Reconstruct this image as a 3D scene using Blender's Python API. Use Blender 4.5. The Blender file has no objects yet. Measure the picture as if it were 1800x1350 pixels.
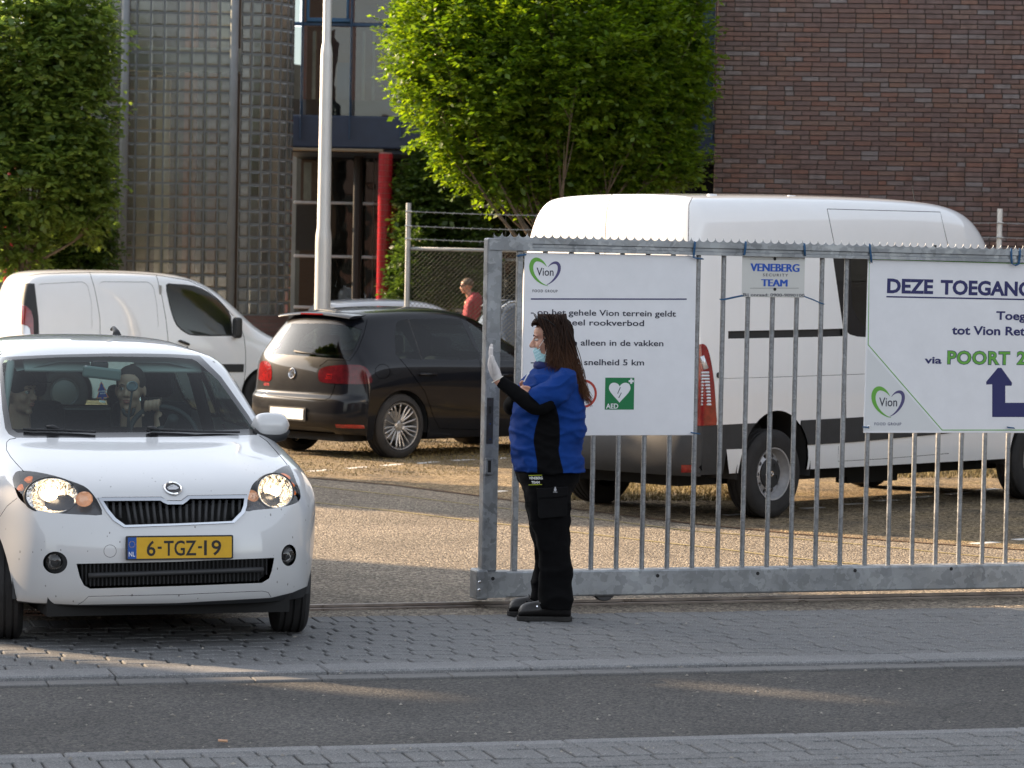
import bpy, bmesh, math, random
import numpy as np
from mathutils import Vector, Matrix, Quaternion
from mathutils.bvhtree import BVHTree
R = math.radians
rnd = random.Random(7)
T = Matrix.Translation
SC = bpy.context.scene
COL = SC.collection

# ---------------------------------------------------------------- camera
CAM_LOC = Vector((0, 0, 1.8))
CAM_ROT = Matrix.Rotation(R(90) - math.atan(175 / 5000), 4, 'X') @ Matrix.Rotation(0.0195, 4, 'Z')
cam_data = bpy.data.cameras.new('camera')
cam_data.sensor_width = 36
cam_data.lens = 100
cam_data.clip_end = 600
cam_data.dof.use_dof = True
cam_data.dof.focus_distance = 15.3
cam_data.dof.aperture_fstop = 8.0
cam = bpy.data.objects.new('camera', cam_data)
cam.matrix_world = Matrix.Translation(CAM_LOC) @ CAM_ROT
COL.objects.link(cam)
SC.camera = cam

# ---------------------------------------------------------------- world, sun, exposure
SUN_EL = R(22)
SUN_H = Vector((-0.885, 0.465))            # horizontal direction towards the sun
world = bpy.data.worlds.new('World')
SC.world = world
world.use_nodes = True
wn = world.node_tree
wn.nodes.clear()
sky = wn.nodes.new('ShaderNodeTexSky')
sky.sky_type = 'NISHITA'
sky.sun_disc = False
sky.sun_elevation = SUN_EL
sky.sun_rotation = math.atan2(SUN_H.x, SUN_H.y)
sky.air_density = 1.0
sky.dust_density = 1.6
sky.ozone_density = 1.0
wbg = wn.nodes.new('ShaderNodeBackground')
wbg.inputs[1].default_value = 0.15
wout = wn.nodes.new('ShaderNodeOutputWorld')
hsv = wn.nodes.new('ShaderNodeHueSaturation')        # hazy evening sky, paler than the clean-air model
hsv.inputs['Saturation'].default_value = 0.34
wn.links.new(sky.outputs[0], hsv.inputs['Color'])
wn.links.new(hsv.outputs[0], wbg.inputs[0])
wn.links.new(wbg.outputs[0], wout.inputs[0])

sun_data = bpy.data.lights.new('sun', 'SUN')
sun_data.energy = 5.0
sun_data.angle = R(0.6)
sun_data.color = (1.0, 0.73, 0.46)
sun = bpy.data.objects.new('sun', sun_data)
sdir = Vector((SUN_H.x * math.cos(SUN_EL), SUN_H.y * math.cos(SUN_EL), math.sin(SUN_EL)))
sun.rotation_euler = sdir.to_track_quat('Z', 'Y').to_euler()
sun.location = (0, 0, 30)
COL.objects.link(sun)

SC.view_settings.view_transform = 'Standard'
SC.view_settings.look = 'None'
SC.view_settings.exposure = 1.6
SC.view_settings.gamma = 1.0
SC.render.engine = 'CYCLES'
SC.cycles.use_denoising = True
SC.cycles.max_bounces = 8
SC.cycles.transparent_max_bounces = 16
SC.cycles.sample_clamp_indirect = 4.0
SC.cycles.caustics_reflective = False
SC.cycles.caustics_refractive = False

# ---------------------------------------------------------------- pixels of the 1800 x 1350 photograph <-> the place
M3 = CAM_ROT.to_3x3()
def ray(px, py):
    return M3 @ Vector(((px - 900) / 5000, -(py - 675) / 5000, -1.0))
def gp(px, py, z=0.0):
    d = ray(px, py)
    t = (z - CAM_LOC.z) / d.z
    return CAM_LOC + d * t
def at(px, py, Y):
    d = ray(px, py)
    return CAM_LOC + d * (Y / d.y)
def proj(p):
    q = M3.transposed() @ (Vector(p) - CAM_LOC)
    return (900 + 5000 * q.x / -q.z, 675 - 5000 * q.y / -q.z)

# ---------------------------------------------------------------- materials
MATS = {}
def mat(name, col=(.5, .5, .5), rough=.5, metal=0.0, spec=.5, coat=0.0, noise=0.0, nscale=8.0, bump=0.0, bscale=40.0,
        emit=None, estr=0.0, alpha=1.0, trans=0.0, ior=1.45, rnoise=0.0, objvar=0.0, sss=0.0, bdist=0.01, sheen=0.0):
    if name in MATS:
        return MATS[name]
    m = bpy.data.materials.new(name)
    m.use_nodes = True
    nt = m.node_tree
    b = nt.nodes['Principled BSDF']
    I = b.inputs
    I['Base Color'].default_value = (*col, 1)
    I['Roughness'].default_value = rough
    I['Metallic'].default_value = metal
    I['Specular IOR Level'].default_value = spec
    I['Coat Weight'].default_value = coat
    I['Coat Roughness'].default_value = 0.03
    I['IOR'].default_value = ior
    I['Alpha'].default_value = alpha
    I['Transmission Weight'].default_value = trans
    if sss:
        I['Subsurface Weight'].default_value = sss
        I['Subsurface Scale'].default_value = 0.02
    if sheen:
        I['Sheen Weight'].default_value = sheen
    if emit:
        I['Emission Color'].default_value = (*emit, 1)
        I['Emission Strength'].default_value = estr
    N, L = nt.nodes, nt.links
    tc = None
    if noise or bump or rnoise:
        tc = N.new('ShaderNodeTexCoord')
    if noise or objvar:
        prev = None
        mix = N.new('ShaderNodeMix'); mix.data_type = 'RGBA'; mix.blend_type = 'MIX'
        dark = tuple(c * (1 - max(noise, objvar)) for c in col); lite = tuple(min(1, c * (1 + max(noise, objvar))) for c in col)
        mix.inputs[6].default_value = (*dark, 1); mix.inputs[7].default_value = (*lite, 1)
        if noise:
            nz = N.new('ShaderNodeTexNoise'); nz.inputs['Scale'].default_value = nscale; nz.inputs['Detail'].default_value = 6
            nz.inputs['Roughness'].default_value = .65
            L.new(tc.outputs['Object'], nz.inputs['Vector'])
            fac = nz.outputs['Fac']
            if objvar:
                oi = N.new('ShaderNodeObjectInfo'); ad = N.new('ShaderNodeMath'); ad.operation = 'ADD'
                L.new(oi.outputs['Random'], ad.inputs[0]); L.new(fac, ad.inputs[1])
                hf = N.new('ShaderNodeMath'); hf.operation = 'MULTIPLY'; hf.inputs[1].default_value = .5
                L.new(ad.outputs[0], hf.inputs[0]); fac = hf.outputs[0]
            rp = N.new('ShaderNodeValToRGB'); rp.color_ramp.elements[0].position = .3; rp.color_ramp.elements[1].position = .7
            L.new(fac, rp.inputs[0]); fac = rp.outputs[0]
        else:
            oi = N.new('ShaderNodeObjectInfo'); fac = oi.outputs['Random']
        L.new(fac, mix.inputs[0]); L.new(mix.outputs[2], I['Base Color'])
    if rnoise:
        nz2 = N.new('ShaderNodeTexNoise'); nz2.inputs['Scale'].default_value = nscale * 1.7; nz2.inputs['Detail'].default_value = 5
        L.new(tc.outputs['Object'], nz2.inputs['Vector'])
        mr = N.new('ShaderNodeMapRange'); mr.inputs['From Min'].default_value = .3; mr.inputs['From Max'].default_value = .7
        mr.inputs['To Min'].default_value = max(0.02, rough - rnoise); mr.inputs['To Max'].default_value = min(1, rough + rnoise)
        L.new(nz2.outputs['Fac'], mr.inputs[0]); L.new(mr.outputs[0], I['Roughness'])
    if bump:
        nb = N.new('ShaderNodeTexNoise'); nb.inputs['Scale'].default_value = bscale; nb.inputs['Detail'].default_value = 4
        L.new(tc.outputs['Object'], nb.inputs['Vector'])
        bp = N.new('ShaderNodeBump'); bp.inputs['Strength'].default_value = bump; bp.inputs['Distance'].default_value = bdist
        L.new(nb.outputs['Fac'], bp.inputs['Height']); L.new(bp.outputs[0], I['Normal'])
    MATS[name] = m
    return m

def glass_mat(name, tint=(.8, .9, .88), refl=.12, rough=.0, dens=.85, bump=0.0, bscale=3):
    """thin pane: clear tinted straight-through light plus a mirror film"""
    m = bpy.data.materials.new(name); m.use_nodes = True
    nt = m.node_tree; N, L = nt.nodes, nt.links
    N.clear()
    out = N.new('ShaderNodeOutputMaterial')
    tr = N.new('ShaderNodeBsdfTransparent'); tr.inputs[0].default_value = (*[c * dens for c in tint], 1)
    gl = N.new('ShaderNodeBsdfGlossy'); gl.inputs['Roughness'].default_value = rough; gl.inputs['Color'].default_value = (1, 1, 1, 1)
    fr = N.new('ShaderNodeFresnel'); fr.inputs[0].default_value = 1.5
    ad = N.new('ShaderNodeMath'); ad.operation = 'MULTIPLY_ADD'; ad.inputs[1].default_value = min(1.3, refl * 14); ad.inputs[2].default_value = max(0, refl - .06)
    ad.use_clamp = True
    mx = N.new('ShaderNodeMixShader')
    L.new(fr.outputs[0], ad.inputs[0]); L.new(ad.outputs[0], mx.inputs[0])
    L.new(tr.outputs[0], mx.inputs[1]); L.new(gl.outputs[0], mx.inputs[2]); L.new(mx.outputs[0], out.inputs[0])
    if bump:
        tc = N.new('ShaderNodeTexCoord'); nz = N.new('ShaderNodeTexNoise'); nz.inputs['Scale'].default_value = bscale
        L.new(tc.outputs['Object'], nz.inputs['Vector'])
        bp = N.new('ShaderNodeBump'); bp.inputs['Strength'].default_value = bump; bp.inputs['Distance'].default_value = .05
        L.new(nz.outputs['Fac'], bp.inputs['Height']); L.new(bp.outputs[0], gl.inputs['Normal'])
    MATS[name] = m
    return m

# ---------------------------------------------------------------- objects
def tag(o, label=None, cat=None, group=None, kind=None):
    if label: o['label'] = label
    if cat: o['category'] = cat
    if group: o['group'] = group
    if kind: o['kind'] = kind
    return o
def empty(name, loc=(0, 0, 0), rz=0.0, label=None, cat=None, group=None, kind=None, parent=None):
    o = bpy.data.objects.new(name, None); COL.objects.link(o)
    o.location = loc; o.rotation_euler = (0, 0, rz); o.empty_display_size = .2
    if parent: o.parent = parent
    return tag(o, label, cat, group, kind)
def link(name, me, parent=None, loc=None, rot=None):
    o = bpy.data.objects.new(name, me); COL.objects.link(o)
    if parent is not None: o.parent = parent
    if loc is not None: o.location = loc
    if rot is not None: o.rotation_euler = rot
    return o
def children(o):
    return [c for c in bpy.data.objects if c.parent == o]
def copy_tree(o, parent=None):
    c = o.copy(); COL.objects.link(c); c.parent = parent
    if parent is not None: c.matrix_parent_inverse = o.matrix_parent_inverse
    for ch in children(o): copy_tree(ch, c)
    return c

class MB:
    """collects vertices and faces; build() makes ONE mesh object"""
    def __init__(s): s.v = []; s.f = []; s.mi = []; s.cm = 0
    def add(s, vs, fs):
        n = len(s.v); s.v += [tuple(v) for v in vs]; s.f += [tuple(i + n for i in f) for f in fs]; s.mi += [s.cm] * len(fs); return s
    def box(s, c, sz, rot=None, b=0.0):
        x, y, z = [k / 2 for k in sz]
        P = [(-x, -y, -z), (x, -y, -z), (x, y, -z), (-x, y, -z), (-x, -y, z), (x, -y, z), (x, y, z), (-x, y, z)]
        c = Vector(c)
        P = [(rot @ Vector(p) if rot is not None else Vector(p)) + c for p in P]
        return s.add(P, [(0, 3, 2, 1), (4, 5, 6, 7), (0, 1, 5, 4), (1, 2, 6, 5), (2, 3, 7, 6), (3, 0, 4, 7)])
    def bb(s, a, b):
        return s.box([(a[i] + b[i]) / 2 for i in range(3)], [abs(b[i] - a[i]) for i in range(3)])
    def tube(s, pts, r, n=10, cap=True, flat=1.0):
        pts = [Vector(p) for p in pts]
        rs = r if isinstance(r, (list, tuple)) else [r] * len(pts)
        vs, fs = [], []
        up = None
        for i, p in enumerate(pts):
            a = pts[min(i + 1, len(pts) - 1)] - pts[max(i - 1, 0)]
            a = a.normalized() if a.length > 1e-9 else Vector((0, 0, 1))
            if up is None:
                up = Vector((0, 0, 1)) if abs(a.z) < .9 else Vector((1, 0, 0))
            u = a.cross(up).normalized(); w = u.cross(a).normalized(); up = w
            for k in range(n):
                t = 2 * math.pi * k / n
                vs.append(p + u * (math.cos(t) * rs[i]) + w * (math.sin(t) * rs[i] * flat))
        for i in range(len(pts) - 1):
            for k in range(n):
                a0 = i * n + k; a1 = i * n + (k + 1) % n
                fs.append((a0, a1, a1 + n, a0 + n))
        if cap:
            fs.append(tuple(range(n))[::-1]); fs.append(tuple((len(pts) - 1) * n + k for k in range(n)))
        return s.add(vs, fs)
    def lathe(s, prof, M=Matrix.Identity(4), n=24, close=False):
        """prof: (radius, height) pairs about local Z"""
        vs, fs = [], []
        for (r, z) in prof:
            for k in range(n):
                t = 2 * math.pi * k / n
                vs.append(M @ Vector((math.cos(t) * r, math.sin(t) * r, z)))
        for i in range(len(prof) - 1):
            for k in range(n):
                a0 = i * n + k; a1 = i * n + (k + 1) % n
                fs.append((a0, a1, a1 + n, a0 + n))
        if close:
            fs.append(tuple(range(n))[::-1]); fs.append(tuple((len(prof) - 1) * n + k for k in range(n)))
        return s.add(vs, fs)
    def prism(s, poly, M, d):
        """2-D polygon in the local XY plane of M, from z=0 to z=d"""
        n = len(poly)
        vs = [M @ Vector((p[0], p[1], 0)) for p in poly] + [M @ Vector((p[0], p[1], d)) for p in poly]
        fs = [tuple(range(n))[::-1], tuple(range(n, 2 * n))] + [(i, (i + 1) % n, (i + 1) % n + n, i + n) for i in range(n)]
        return s.add(vs, fs)
    def quad(s, a, b, c, d): return s.add([a, b, c, d], [(0, 1, 2, 3)])
    def mesh(s, name, mats, smooth=False):
        me = bpy.data.meshes.new(name); me.from_pydata(s.v, [], s.f)
        if not isinstance(mats, (list, tuple)): mats = [mats]
        for m in mats: me.materials.append(m)
        if len(mats) > 1: me.polygons.foreach_set('material_index', s.mi)
        me.validate(); me.update()
        bm = bmesh.new(); bm.from_mesh(me); bmesh.ops.recalc_face_normals(bm, faces=bm.faces); bm.to_mesh(me); bm.free()
        if smooth:
            me.polygons.foreach_set('use_smooth', [True] * len(me.polygons)); 
            if smooth is not True: me.set_sharp_from_angle(angle=smooth)
        return me
    def build(s, name, mats, parent=None, smooth=False, bevel=0.0, seg=2, loc=None, rot=None):
        o = link(name, s.mesh(name, mats, smooth), parent, loc, rot)
        if bevel:
            b = o.modifiers.new('b', 'BEVEL'); b.width = bevel; b.segments = seg; b.limit_method = 'ANGLE'; b.angle_limit = R(40)
            b.harden_normals = False
        return o
def apply_mods(o):
    dg = bpy.context.evaluated_depsgraph_get(); dg.update()
    me = bpy.data.meshes.new_from_object(o.evaluated_get(dg)); old = o.data; o.modifiers.clear(); o.data = me
    return o
def rotz(a): return Matrix.Rotation(a, 4, 'Z')
def frame(o, x, y, z=None):
    """matrix with origin o and axes x, y"""
    x = Vector(x).normalized(); z = Vector(z) if z is not None else x.cross(Vector(y)); z.normalize(); y = z.cross(x)
    M = Matrix.Identity(4)
    for i, a in enumerate((x, y, z)):
        for j in range(3): M[j][i] = a[j]
    M.translation = o
    return M
# ---------------------------------------------------------------- ground materials
def gritty(name, cols, scale, bump, dist, rough=.85, big=.5, bigscale=.6, grain=(.3, .7)):
    m = bpy.data.materials.new(name); m.use_nodes = True
    nt = m.node_tree; N, L = nt.nodes, nt.links; b = N['Principled BSDF']
    tc = N.new('ShaderNodeTexCoord')
    vo = N.new('ShaderNodeTexVoronoi'); vo.inputs['Scale'].default_value = scale
    L.new(tc.outputs['Object'], vo.inputs['Vector'])
    rp = N.new('ShaderNodeValToRGB')
    el = rp.color_ramp.elements
    el[0].position = 0; el[0].color = (*cols[0], 1); el[1].position = 1; el[1].color = (*cols[-1], 1)
    for i, c in enumerate(cols[1:-1]):
        e = el.new((i + 1) / (len(cols) - 1)); e.color = (*c, 1)
    sp = N.new('ShaderNodeSeparateColor'); L.new(vo.outputs['Color'], sp.inputs[0]); L.new(sp.outputs[0], rp.inputs[0])
    nz = N.new('ShaderNodeTexNoise'); nz.inputs['Scale'].default_value = bigscale; nz.inputs['Detail'].default_value = 8; nz.inputs['Roughness'].default_value = .6
    L.new(tc.outputs['Object'], nz.inputs['Vector'])
    mr = N.new('ShaderNodeMapRange'); mr.inputs['From Min'].default_value = .3; mr.inputs['From Max'].default_value = .7
    mr.inputs['To Min'].default_value = 1 - big * .5; mr.inputs['To Max'].default_value = 1 + big * .35
    L.new(nz.outputs['Fac'], mr.inputs[0])
    mul = N.new('ShaderNodeMix'); mul.data_type = 'RGBA'; mul.blend_type = 'MULTIPLY'; mul.inputs[0].default_value = 1
    L.new(rp.outputs[0], mul.inputs[6]); L.new(mr.outputs[0], mul.inputs[7])
    L.new(mul.outputs[2], b.inputs['Base Color'])
    b.inputs['Roughness'].default_value = rough; b.inputs['Specular IOR Level'].default_value = .3
    n2 = N.new('ShaderNodeTexNoise'); n2.inputs['Scale'].default_value = scale * .8; n2.inputs['Detail'].default_value = 3
    L.new(tc.outputs['Object'], n2.inputs['Vector'])
    ad = N.new('ShaderNodeMath'); ad.operation = 'ADD'; L.new(vo.outputs['Distance'], ad.inputs[0]); L.new(n2.outputs['Fac'], ad.inputs[1])
    bp = N.new('ShaderNodeBump'); bp.inputs['Strength'].default_value = bump; bp.inputs['Distance'].default_value = dist; bp.invert = True
    L.new(ad.outputs[0], bp.inputs['Height']); L.new(bp.outputs[0], b.inputs['Normal'])
    m['mix'] = 1
    MATS[name] = m
    return m
M_road = gritty('road_asphalt', [(.035, .035, .036), (.062, .061, .060), (.085, .083, .080), (.13, .12, .11)], 95, .8, .006, big=.6, bigscale=.8)
M_yard = gritty('yard_aggregate', [(.07, .058, .047), (.15, .125, .10), (.23, .195, .15), (.38, .33, .26)], 66, 1.0, .012, big=.45, bigscale=.9)
M_soil = gritty('sandy_soil', [(.08, .065, .04), (.17, .135, .085), (.24, .19, .12), (.30, .25, .16)], 45, 1.0, .015, big=.9, bigscale=1.6)
M_paver = gritty('paver_concrete', [(.095, .098, .102), (.130, .132, .134), (.158, .160, .162), (.25, .25, .25)], 210, .35, .003, big=.35, bigscale=3)
M_kerb = gritty('kerb_concrete', [(.13, .135, .14), (.165, .17, .175), (.20, .20, .205), (.28, .28, .28)], 240, .3, .003, big=.3, bigscale=2)
M_clinker = gritty('clinker_strip', [(.12, .12, .12), (.15, .15, .15), (.19, .185, .18)], 240, .3, .003, big=.3, bigscale=3)
M_bed = gritty('joint_sand', [(.015, .014, .012), (.03, .027, .022), (.05, .045, .036)], 180, .5, .003)
M_yellow = mat('yellow_line_paint', (.27, .22, .10), .9, noise=.7, nscale=90)
M_whiteline = mat('white_marking_stone', (.60, .58, .55), .8, noise=.25, nscale=50)

def sheet(name, pts, z, m, label=None, kind='structure', cat=None, parent=None):
    me = bpy.data.meshes.new(name); me.from_pydata([(p[0], p[1], z) for p in pts], [], [tuple(range(len(pts)))]); me.materials.append(m)
    bm = bmesh.new(); bm.from_mesh(me); bmesh.ops.recalc_face_normals(bm, faces=bm.faces)
    for f in bm.faces:
        if f.normal.z < 0: f.normal_flip()
    bm.to_mesh(me); bm.free()
    o = link(name, me, parent)
    return tag(o, label, cat, None, kind)

# kerb directions measured on the ground
KA, KB = gp(300, 1172), gp(1500, 1150)          # top edge of the upper kerb band
kd = (KB - KA).normalized(); kn = Vector((-kd.y, kd.x, 0))       # along / away from the camera
def kl(s, t): return KA + kd * s + kn * t                       # s along, t across (t>0 away)
sheet('ground', [(-260, -60), (260, -60), (260, 420), (-260, 420)], -0.06, M_soil, 'sandy ground reaching to the horizon')
t_road0 = (gp(600, 1307) - KA).dot(kn)                           # near edge of road
road = sheet('road', [kl(-40, t_road0 - .0), kl(60, t_road0 - .0), kl(60, -.38), kl(-40, -.38)], -0.028, M_road, 'dark grey asphalt road in front of the gate')
yard_edge = (gp(1000, 1078) - KA).dot(kn)
yard = sheet('yard', [kl(-40, yard_edge), kl(60, yard_edge), kl(60, 60), kl(-40, 60)], -0.006, M_yard, 'coarse gravel asphalt yard behind the gate')
bed_hi = sheet('entrance_pavement', [kl(-40, -.005), kl(60, -.005), kl(60, yard_edge), kl(-40, yard_edge)], -0.014, M_bed, 'grey block pavement of the gate entrance')
bed_lo = sheet('pavement', [kl(-40, -30), kl(60, -30), kl(60, t_road0), kl(-40, t_road0)], -0.014, M_bed, 'grey block pavement on the near side of the road')

# ---- kerb stones and clinkers -----------------------------------------------------------
def block_mesh(name, sx, sy, sz, m, ch=.004):
    x, y = sx / 2, sy / 2
    vs = [(-x, -y, -sz), (x, -y, -sz), (x, y, -sz), (-x, y, -sz), (-x, -y, -ch), (x, -y, -ch), (x, y, -ch), (-x, y, -ch),
          (-x + ch, -y + ch, 0), (x - ch, -y + ch, 0), (x - ch, y - ch, 0), (-x + ch, y - ch, 0)]
    fs = [(8, 9, 10, 11)] + [(i, (i + 1) % 4, (i + 1) % 4 + 4, i + 4) for i in range(4)] + [(i + 4, (i + 1) % 4 + 4, (i + 1) % 4 + 8, i + 8) for i in range(4)]
    me = bpy.data.meshes.new(name); me.from_pydata(vs, [], fs); me.materials.append(m); me.update(); return me, vs, fs
KROT = math.atan2(kd.y, kd.x)
def blocks(name, cells, m, parent, z, sx, sy, ch=.004, jit=.0018, limit=300, tilt=.006):
    """cells: (s,t); the nearest `limit` become objects, the rest one mesh"""
    me, vs, fs = block_mesh(name, sx, sy, .045, m, ch)
    def key(c):
        p = kl(*c); q = proj((p.x, p.y, 0)); out = not (-30 < q[0] < 1830 and q[1] < 1370)
        return (out, abs(p.y))
    cells = sorted(cells, key=key)
    bulk = MB()
    for i, (s, t) in enumerate(cells):
        p = kl(s, t); zz = z + rnd.uniform(-jit, jit)
        E = (rnd.gauss(0, tilt), rnd.gauss(0, tilt), KROT + rnd.gauss(0, .006))
        if i < limit:
            o = link(name, me, parent, (p.x, p.y, zz), E)
        else:
            from mathutils import Euler
            Mx = Matrix.Translation((p.x, p.y, zz)) @ Euler(E).to_matrix().to_4x4()
            bulk.add([Mx @ Vector(v) for v in vs], fs)
    if bulk.v:
        tag(bulk.build(name + '_field', m, parent), kind='stuff')
BW, BD = .212, .1335
rows = int(yard_edge / BD)
cells = []
for r in range(rows - 1):
    off = (r % 2) * BW / 2 + rnd.uniform(-.02, .02) + (.03 * (r % 3))
    for k in range(-22, 42):
        cells.append((k * BW + off, BD * (r + .5) + .004))
blocks('paver', cells, M_paver, bed_hi, 0.0, BW - .013, BD - .006, ch=.005)
cells = [(k * .1 - 4.6, yard_edge - .5 * (yard_edge - BD * (rows - 1))) for k in range(0, 130)]
blocks('border_paver', cells, M_paver, bed_hi, 0.0, .093, yard_edge - BD * (rows - 1) - .012)
# upper kerb band of metre long stones, and the low clinker strip before the asphalt
blocks('kerb_stone', [(k * .98 - 8.62, -.125) for k in range(22)], M_kerb, bed_hi, .002, .972, .235, ch=.008, jit=.001, tilt=.001)
cells = [(k * .31 - 5.1, -.312) for k in range(44)]
blocks('clinker', cells, M_clinker, bed_hi, -.016, .304, .125, jit=.001, tilt=.003)
# lower pavement
blocks('kerb_stone', [(k * .99 - 8.2, t_road0 - .05) for k in range(20)], M_kerb, bed_lo, -.006, .983, .094, ch=.006, jit=.001, tilt=.001)
t0 = t_road0 - .104
cells = [(k * BW + .05, t0 - .055) for k in range(-22, 34)]
blocks('paver', cells, M_paver, bed_lo, -.004, BW - .008, .100)
cells = [(k * .106 + .02, t0 - .11 - .105) for k in range(-44, 66)]
blocks('soldier_paver', cells, M_paver, bed_lo, -.004, .097, .202, jit=.003)
cells = []
for r in range(8):
    for k in range(-22, 34): cells.append((k * BW + .05 + (r % 2) * BW / 2, t0 - .325 - .055 - r * .108))
blocks('paver', cells, M_paver, bed_lo, -.004, BW - .008, .100, limit=0)

# ---- gate track -------------------------------------------------------------------------
TA, TB = gp(640, 1069), gp(1700, 1049)
td = (TB - TA).normalized(); tn = Vector((-td.y, td.x, 0))
b = MB()
a0, a1 = TA - td * 6, TA + td * 16
for (w, z0, z1) in ((.055, -.02, .008), (.022, .008, .026)):
    c = (a0 + a1) / 2; b.box((c.x, c.y, (z0 + z1) / 2), ((a1 - a0).length, w, z1 - z0), Matrix.Rotation(math.atan2(td.y, td.x), 3, 'Z'))
M_rail = mat('worn_steel', (.22, .19, .17), .38, metal=1, noise=.3, nscale=6, rnoise=.15)
tag(b.build('gate_track', M_rail, None, bevel=.003), 'worn steel guide rail laid in the ground under the sliding gate', 'rail')

# ---- yellow lines and white bay stones --------------------------------------------------
def ribbon(pts, w, z):
    m = MB(); P = [gp(*p) for p in pts]
    for i in range(len(P) - 1):
        d = (P[i + 1] - P[i]).normalized(); n = Vector((-d.y, d.x, 0)) * w / 2
        m.quad(*[(q.x, q.y, z) for q in (P[i] - n, P[i + 1] - n, P[i + 1] + n, P[i] + n)])
    return m
L1 = [(380, 838), (526, 851), (690, 869), (842, 888), (1006, 906), (1124, 921), (1211, 932), (1400, 946), (1524, 957), (1660, 971), (1800, 984), (1950, 1000)]
L2 = [(380, 862), (540, 881), (690, 897), (842, 916), (1006, 934), (1124, 948), (1269, 964), (1384, 979), (1512, 991), (1700, 1010)]
for L_, lab in ((L1, 'thin yellow line across the yard, the farther of two'), (L2, 'thin yellow line across the yard, the nearer of two')):
    tag(ribbon(L_, .042, -.002).build('yellow_line', M_yellow), None, None, None, 'structure')
st, _, _ = block_mesh('marking_stone', .30, .10, .04, M_whiteline)
for (x0, y0, x1, y1) in ((545, 828, 577, 825), (610, 823, 642, 820), (673, 818, 705, 815), (735, 814, 768, 811), (797, 809, 830, 807),
                         (868, 806, 890, 804), (868, 864, 887, 862), (1410, 893, 1446, 891), (1484, 886, 1516, 884), (1540, 880, 1575, 878),
                         (1610, 874, 1640, 871), (1665, 868, 1700, 865), (1720, 861, 1752, 858), (1710, 955, 1752, 952), (1784, 948, 1816, 946), (1275, 905, 1305, 903)):
    a, b_ = gp(x0, y0), gp(x1, y1); c = (a + b_) / 2
    o = link('marking_stone', st, yard, (c.x, c.y, -.0015), (0, 0, math.atan2(b_.y - a.y, b_.x - a.x)))
    o.scale = ((b_ - a).length / .30, .9, 1)

# ---- mossy parking strip (behind the brown seam) ---------------------------------------
seam = [(300, 815), (530, 838), (690, 852), (842, 871), (1000, 893), (1200, 918), (1400, 938), (1600, 952), (1800, 966), (2050, 985)]
S = [gp(*p) for p in seam]
def moss():
    m = bpy.data.materials.new('mossy_ground'); m.use_nodes = True
    nt = m.node_tree; N, L = nt.nodes, nt.links; b = N['Principled BSDF']
    tc = N.new('ShaderNodeTexCoord')
    n1 = N.new('ShaderNodeTexNoise'); n1.inputs['Scale'].default_value = 1.3; n1.inputs['Detail'].default_value = 10; n1.inputs['Roughness'].default_value = .72
    n2 = N.new('ShaderNodeTexVoronoi'); n2.inputs['Scale'].default_value = 55
    L.new(tc.outputs['Object'], n1.inputs['Vector']); L.new(tc.outputs['Object'], n2.inputs['Vector'])
    rp = N.new('ShaderNodeValToRGB'); e = rp.color_ramp.elements
    e[0].position = .34; e[0].color = (.10, .085, .07, 1); e[1].position = .72; e[1].color = (.15, .13, .045, 1)
    x = e.new(.46); x.color = (.19, .15, .10, 1)
    x = e.new(.58); x.color = (.24, .185, .115, 1)
    L.new(n1.outputs['Fac'], rp.inputs[0])
    mx = N.new('ShaderNodeMix'); mx.data_type = 'RGBA'; mx.blend_type = 'OVERLAY'; mx.inputs[0].default_value = .8
    sp = N.new('ShaderNodeSeparateColor'); L.new(n2.outputs['Color'], sp.inputs[0])
    L.new(rp.outputs[0], mx.inputs[6]); L.new(sp.outputs[0], mx.inputs[7]); L.new(mx.outputs[2], b.inputs['Base Color'])
    b.inputs['Roughness'].default_value = .95; b.inputs['Specular IOR Level'].default_value = .15
    bp = N.new('ShaderNodeBump'); bp.inputs['Strength'].default_value = 1; bp.inputs['Distance'].default_value = .015
    L.new(n2.outputs['Distance'], bp.inputs['Height']); L.new(bp.outputs[0], b.inputs['Normal'])
    return m
M_moss = moss()
me = bpy.data.meshes.new('parking_ground')
vs = []; fs = []
S = [Vector((S[0].x - 30, S[0].y + 9, 0))] + S + [Vector((S[-1].x + 30, S[-1].y - 6, 0))]
for p in S: vs.append((p.x, p.y, -.003)); vs.append((p.x * 1.6, 70, -.003))
for i in range(len(S) - 1): fs.append((2 * i, 2 * i + 2, 2 * i + 3, 2 * i + 1))
n0 = len(vs)
me.from_pydata(vs, [], fs); me.materials.append(M_moss); me.update()
tag(link('parking_ground', me), 'mossy paved parking strip beyond the yard', None, None, 'structure')
tag(ribbon(seam, .05, .0).build('seam_line', mat('brown_dirt', (.10, .055, .03), .95, noise=.5, nscale=20)), None, None, None, 'structure')
# short dry grass in the joints of the parking strip
M_grass = mat('dry_grass', (.17, .135, .06), .9, noise=.5, nscale=4)
g = MB()
def grass_patch(n, x0, x1, y0, y1, h):
    for i in range(n):
        p = gp(rnd.uniform(x0, x1), rnd.uniform(y0, y1))
        a = rnd.uniform(0, 6.28); w = .006; hh = h * rnd.uniform(.4, 1.2)
        dx, dy = math.cos(a) * w, math.sin(a) * w; lx, ly = rnd.gauss(0, hh * .4), rnd.gauss(0, hh * .4)
        g.add([(p.x - dx, p.y - dy, -.003), (p.x + dx, p.y + dy, -.003), (p.x + lx, p.y + ly, hh)], [(0, 1, 2)])
grass_patch(3500, 480, 860, 776, 836, .014)
grass_patch(3500, 620, 960, 770, 808, .02)
grass_patch(8000, 1420, 1830, 806, 840, .04)
grass_patch(5000, 1000, 1300, 848, 880, .03)
tag(g.build('grass', M_grass), 'short dry grass growing in the joints of the parking strip', 'grass', None, 'stuff')
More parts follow.
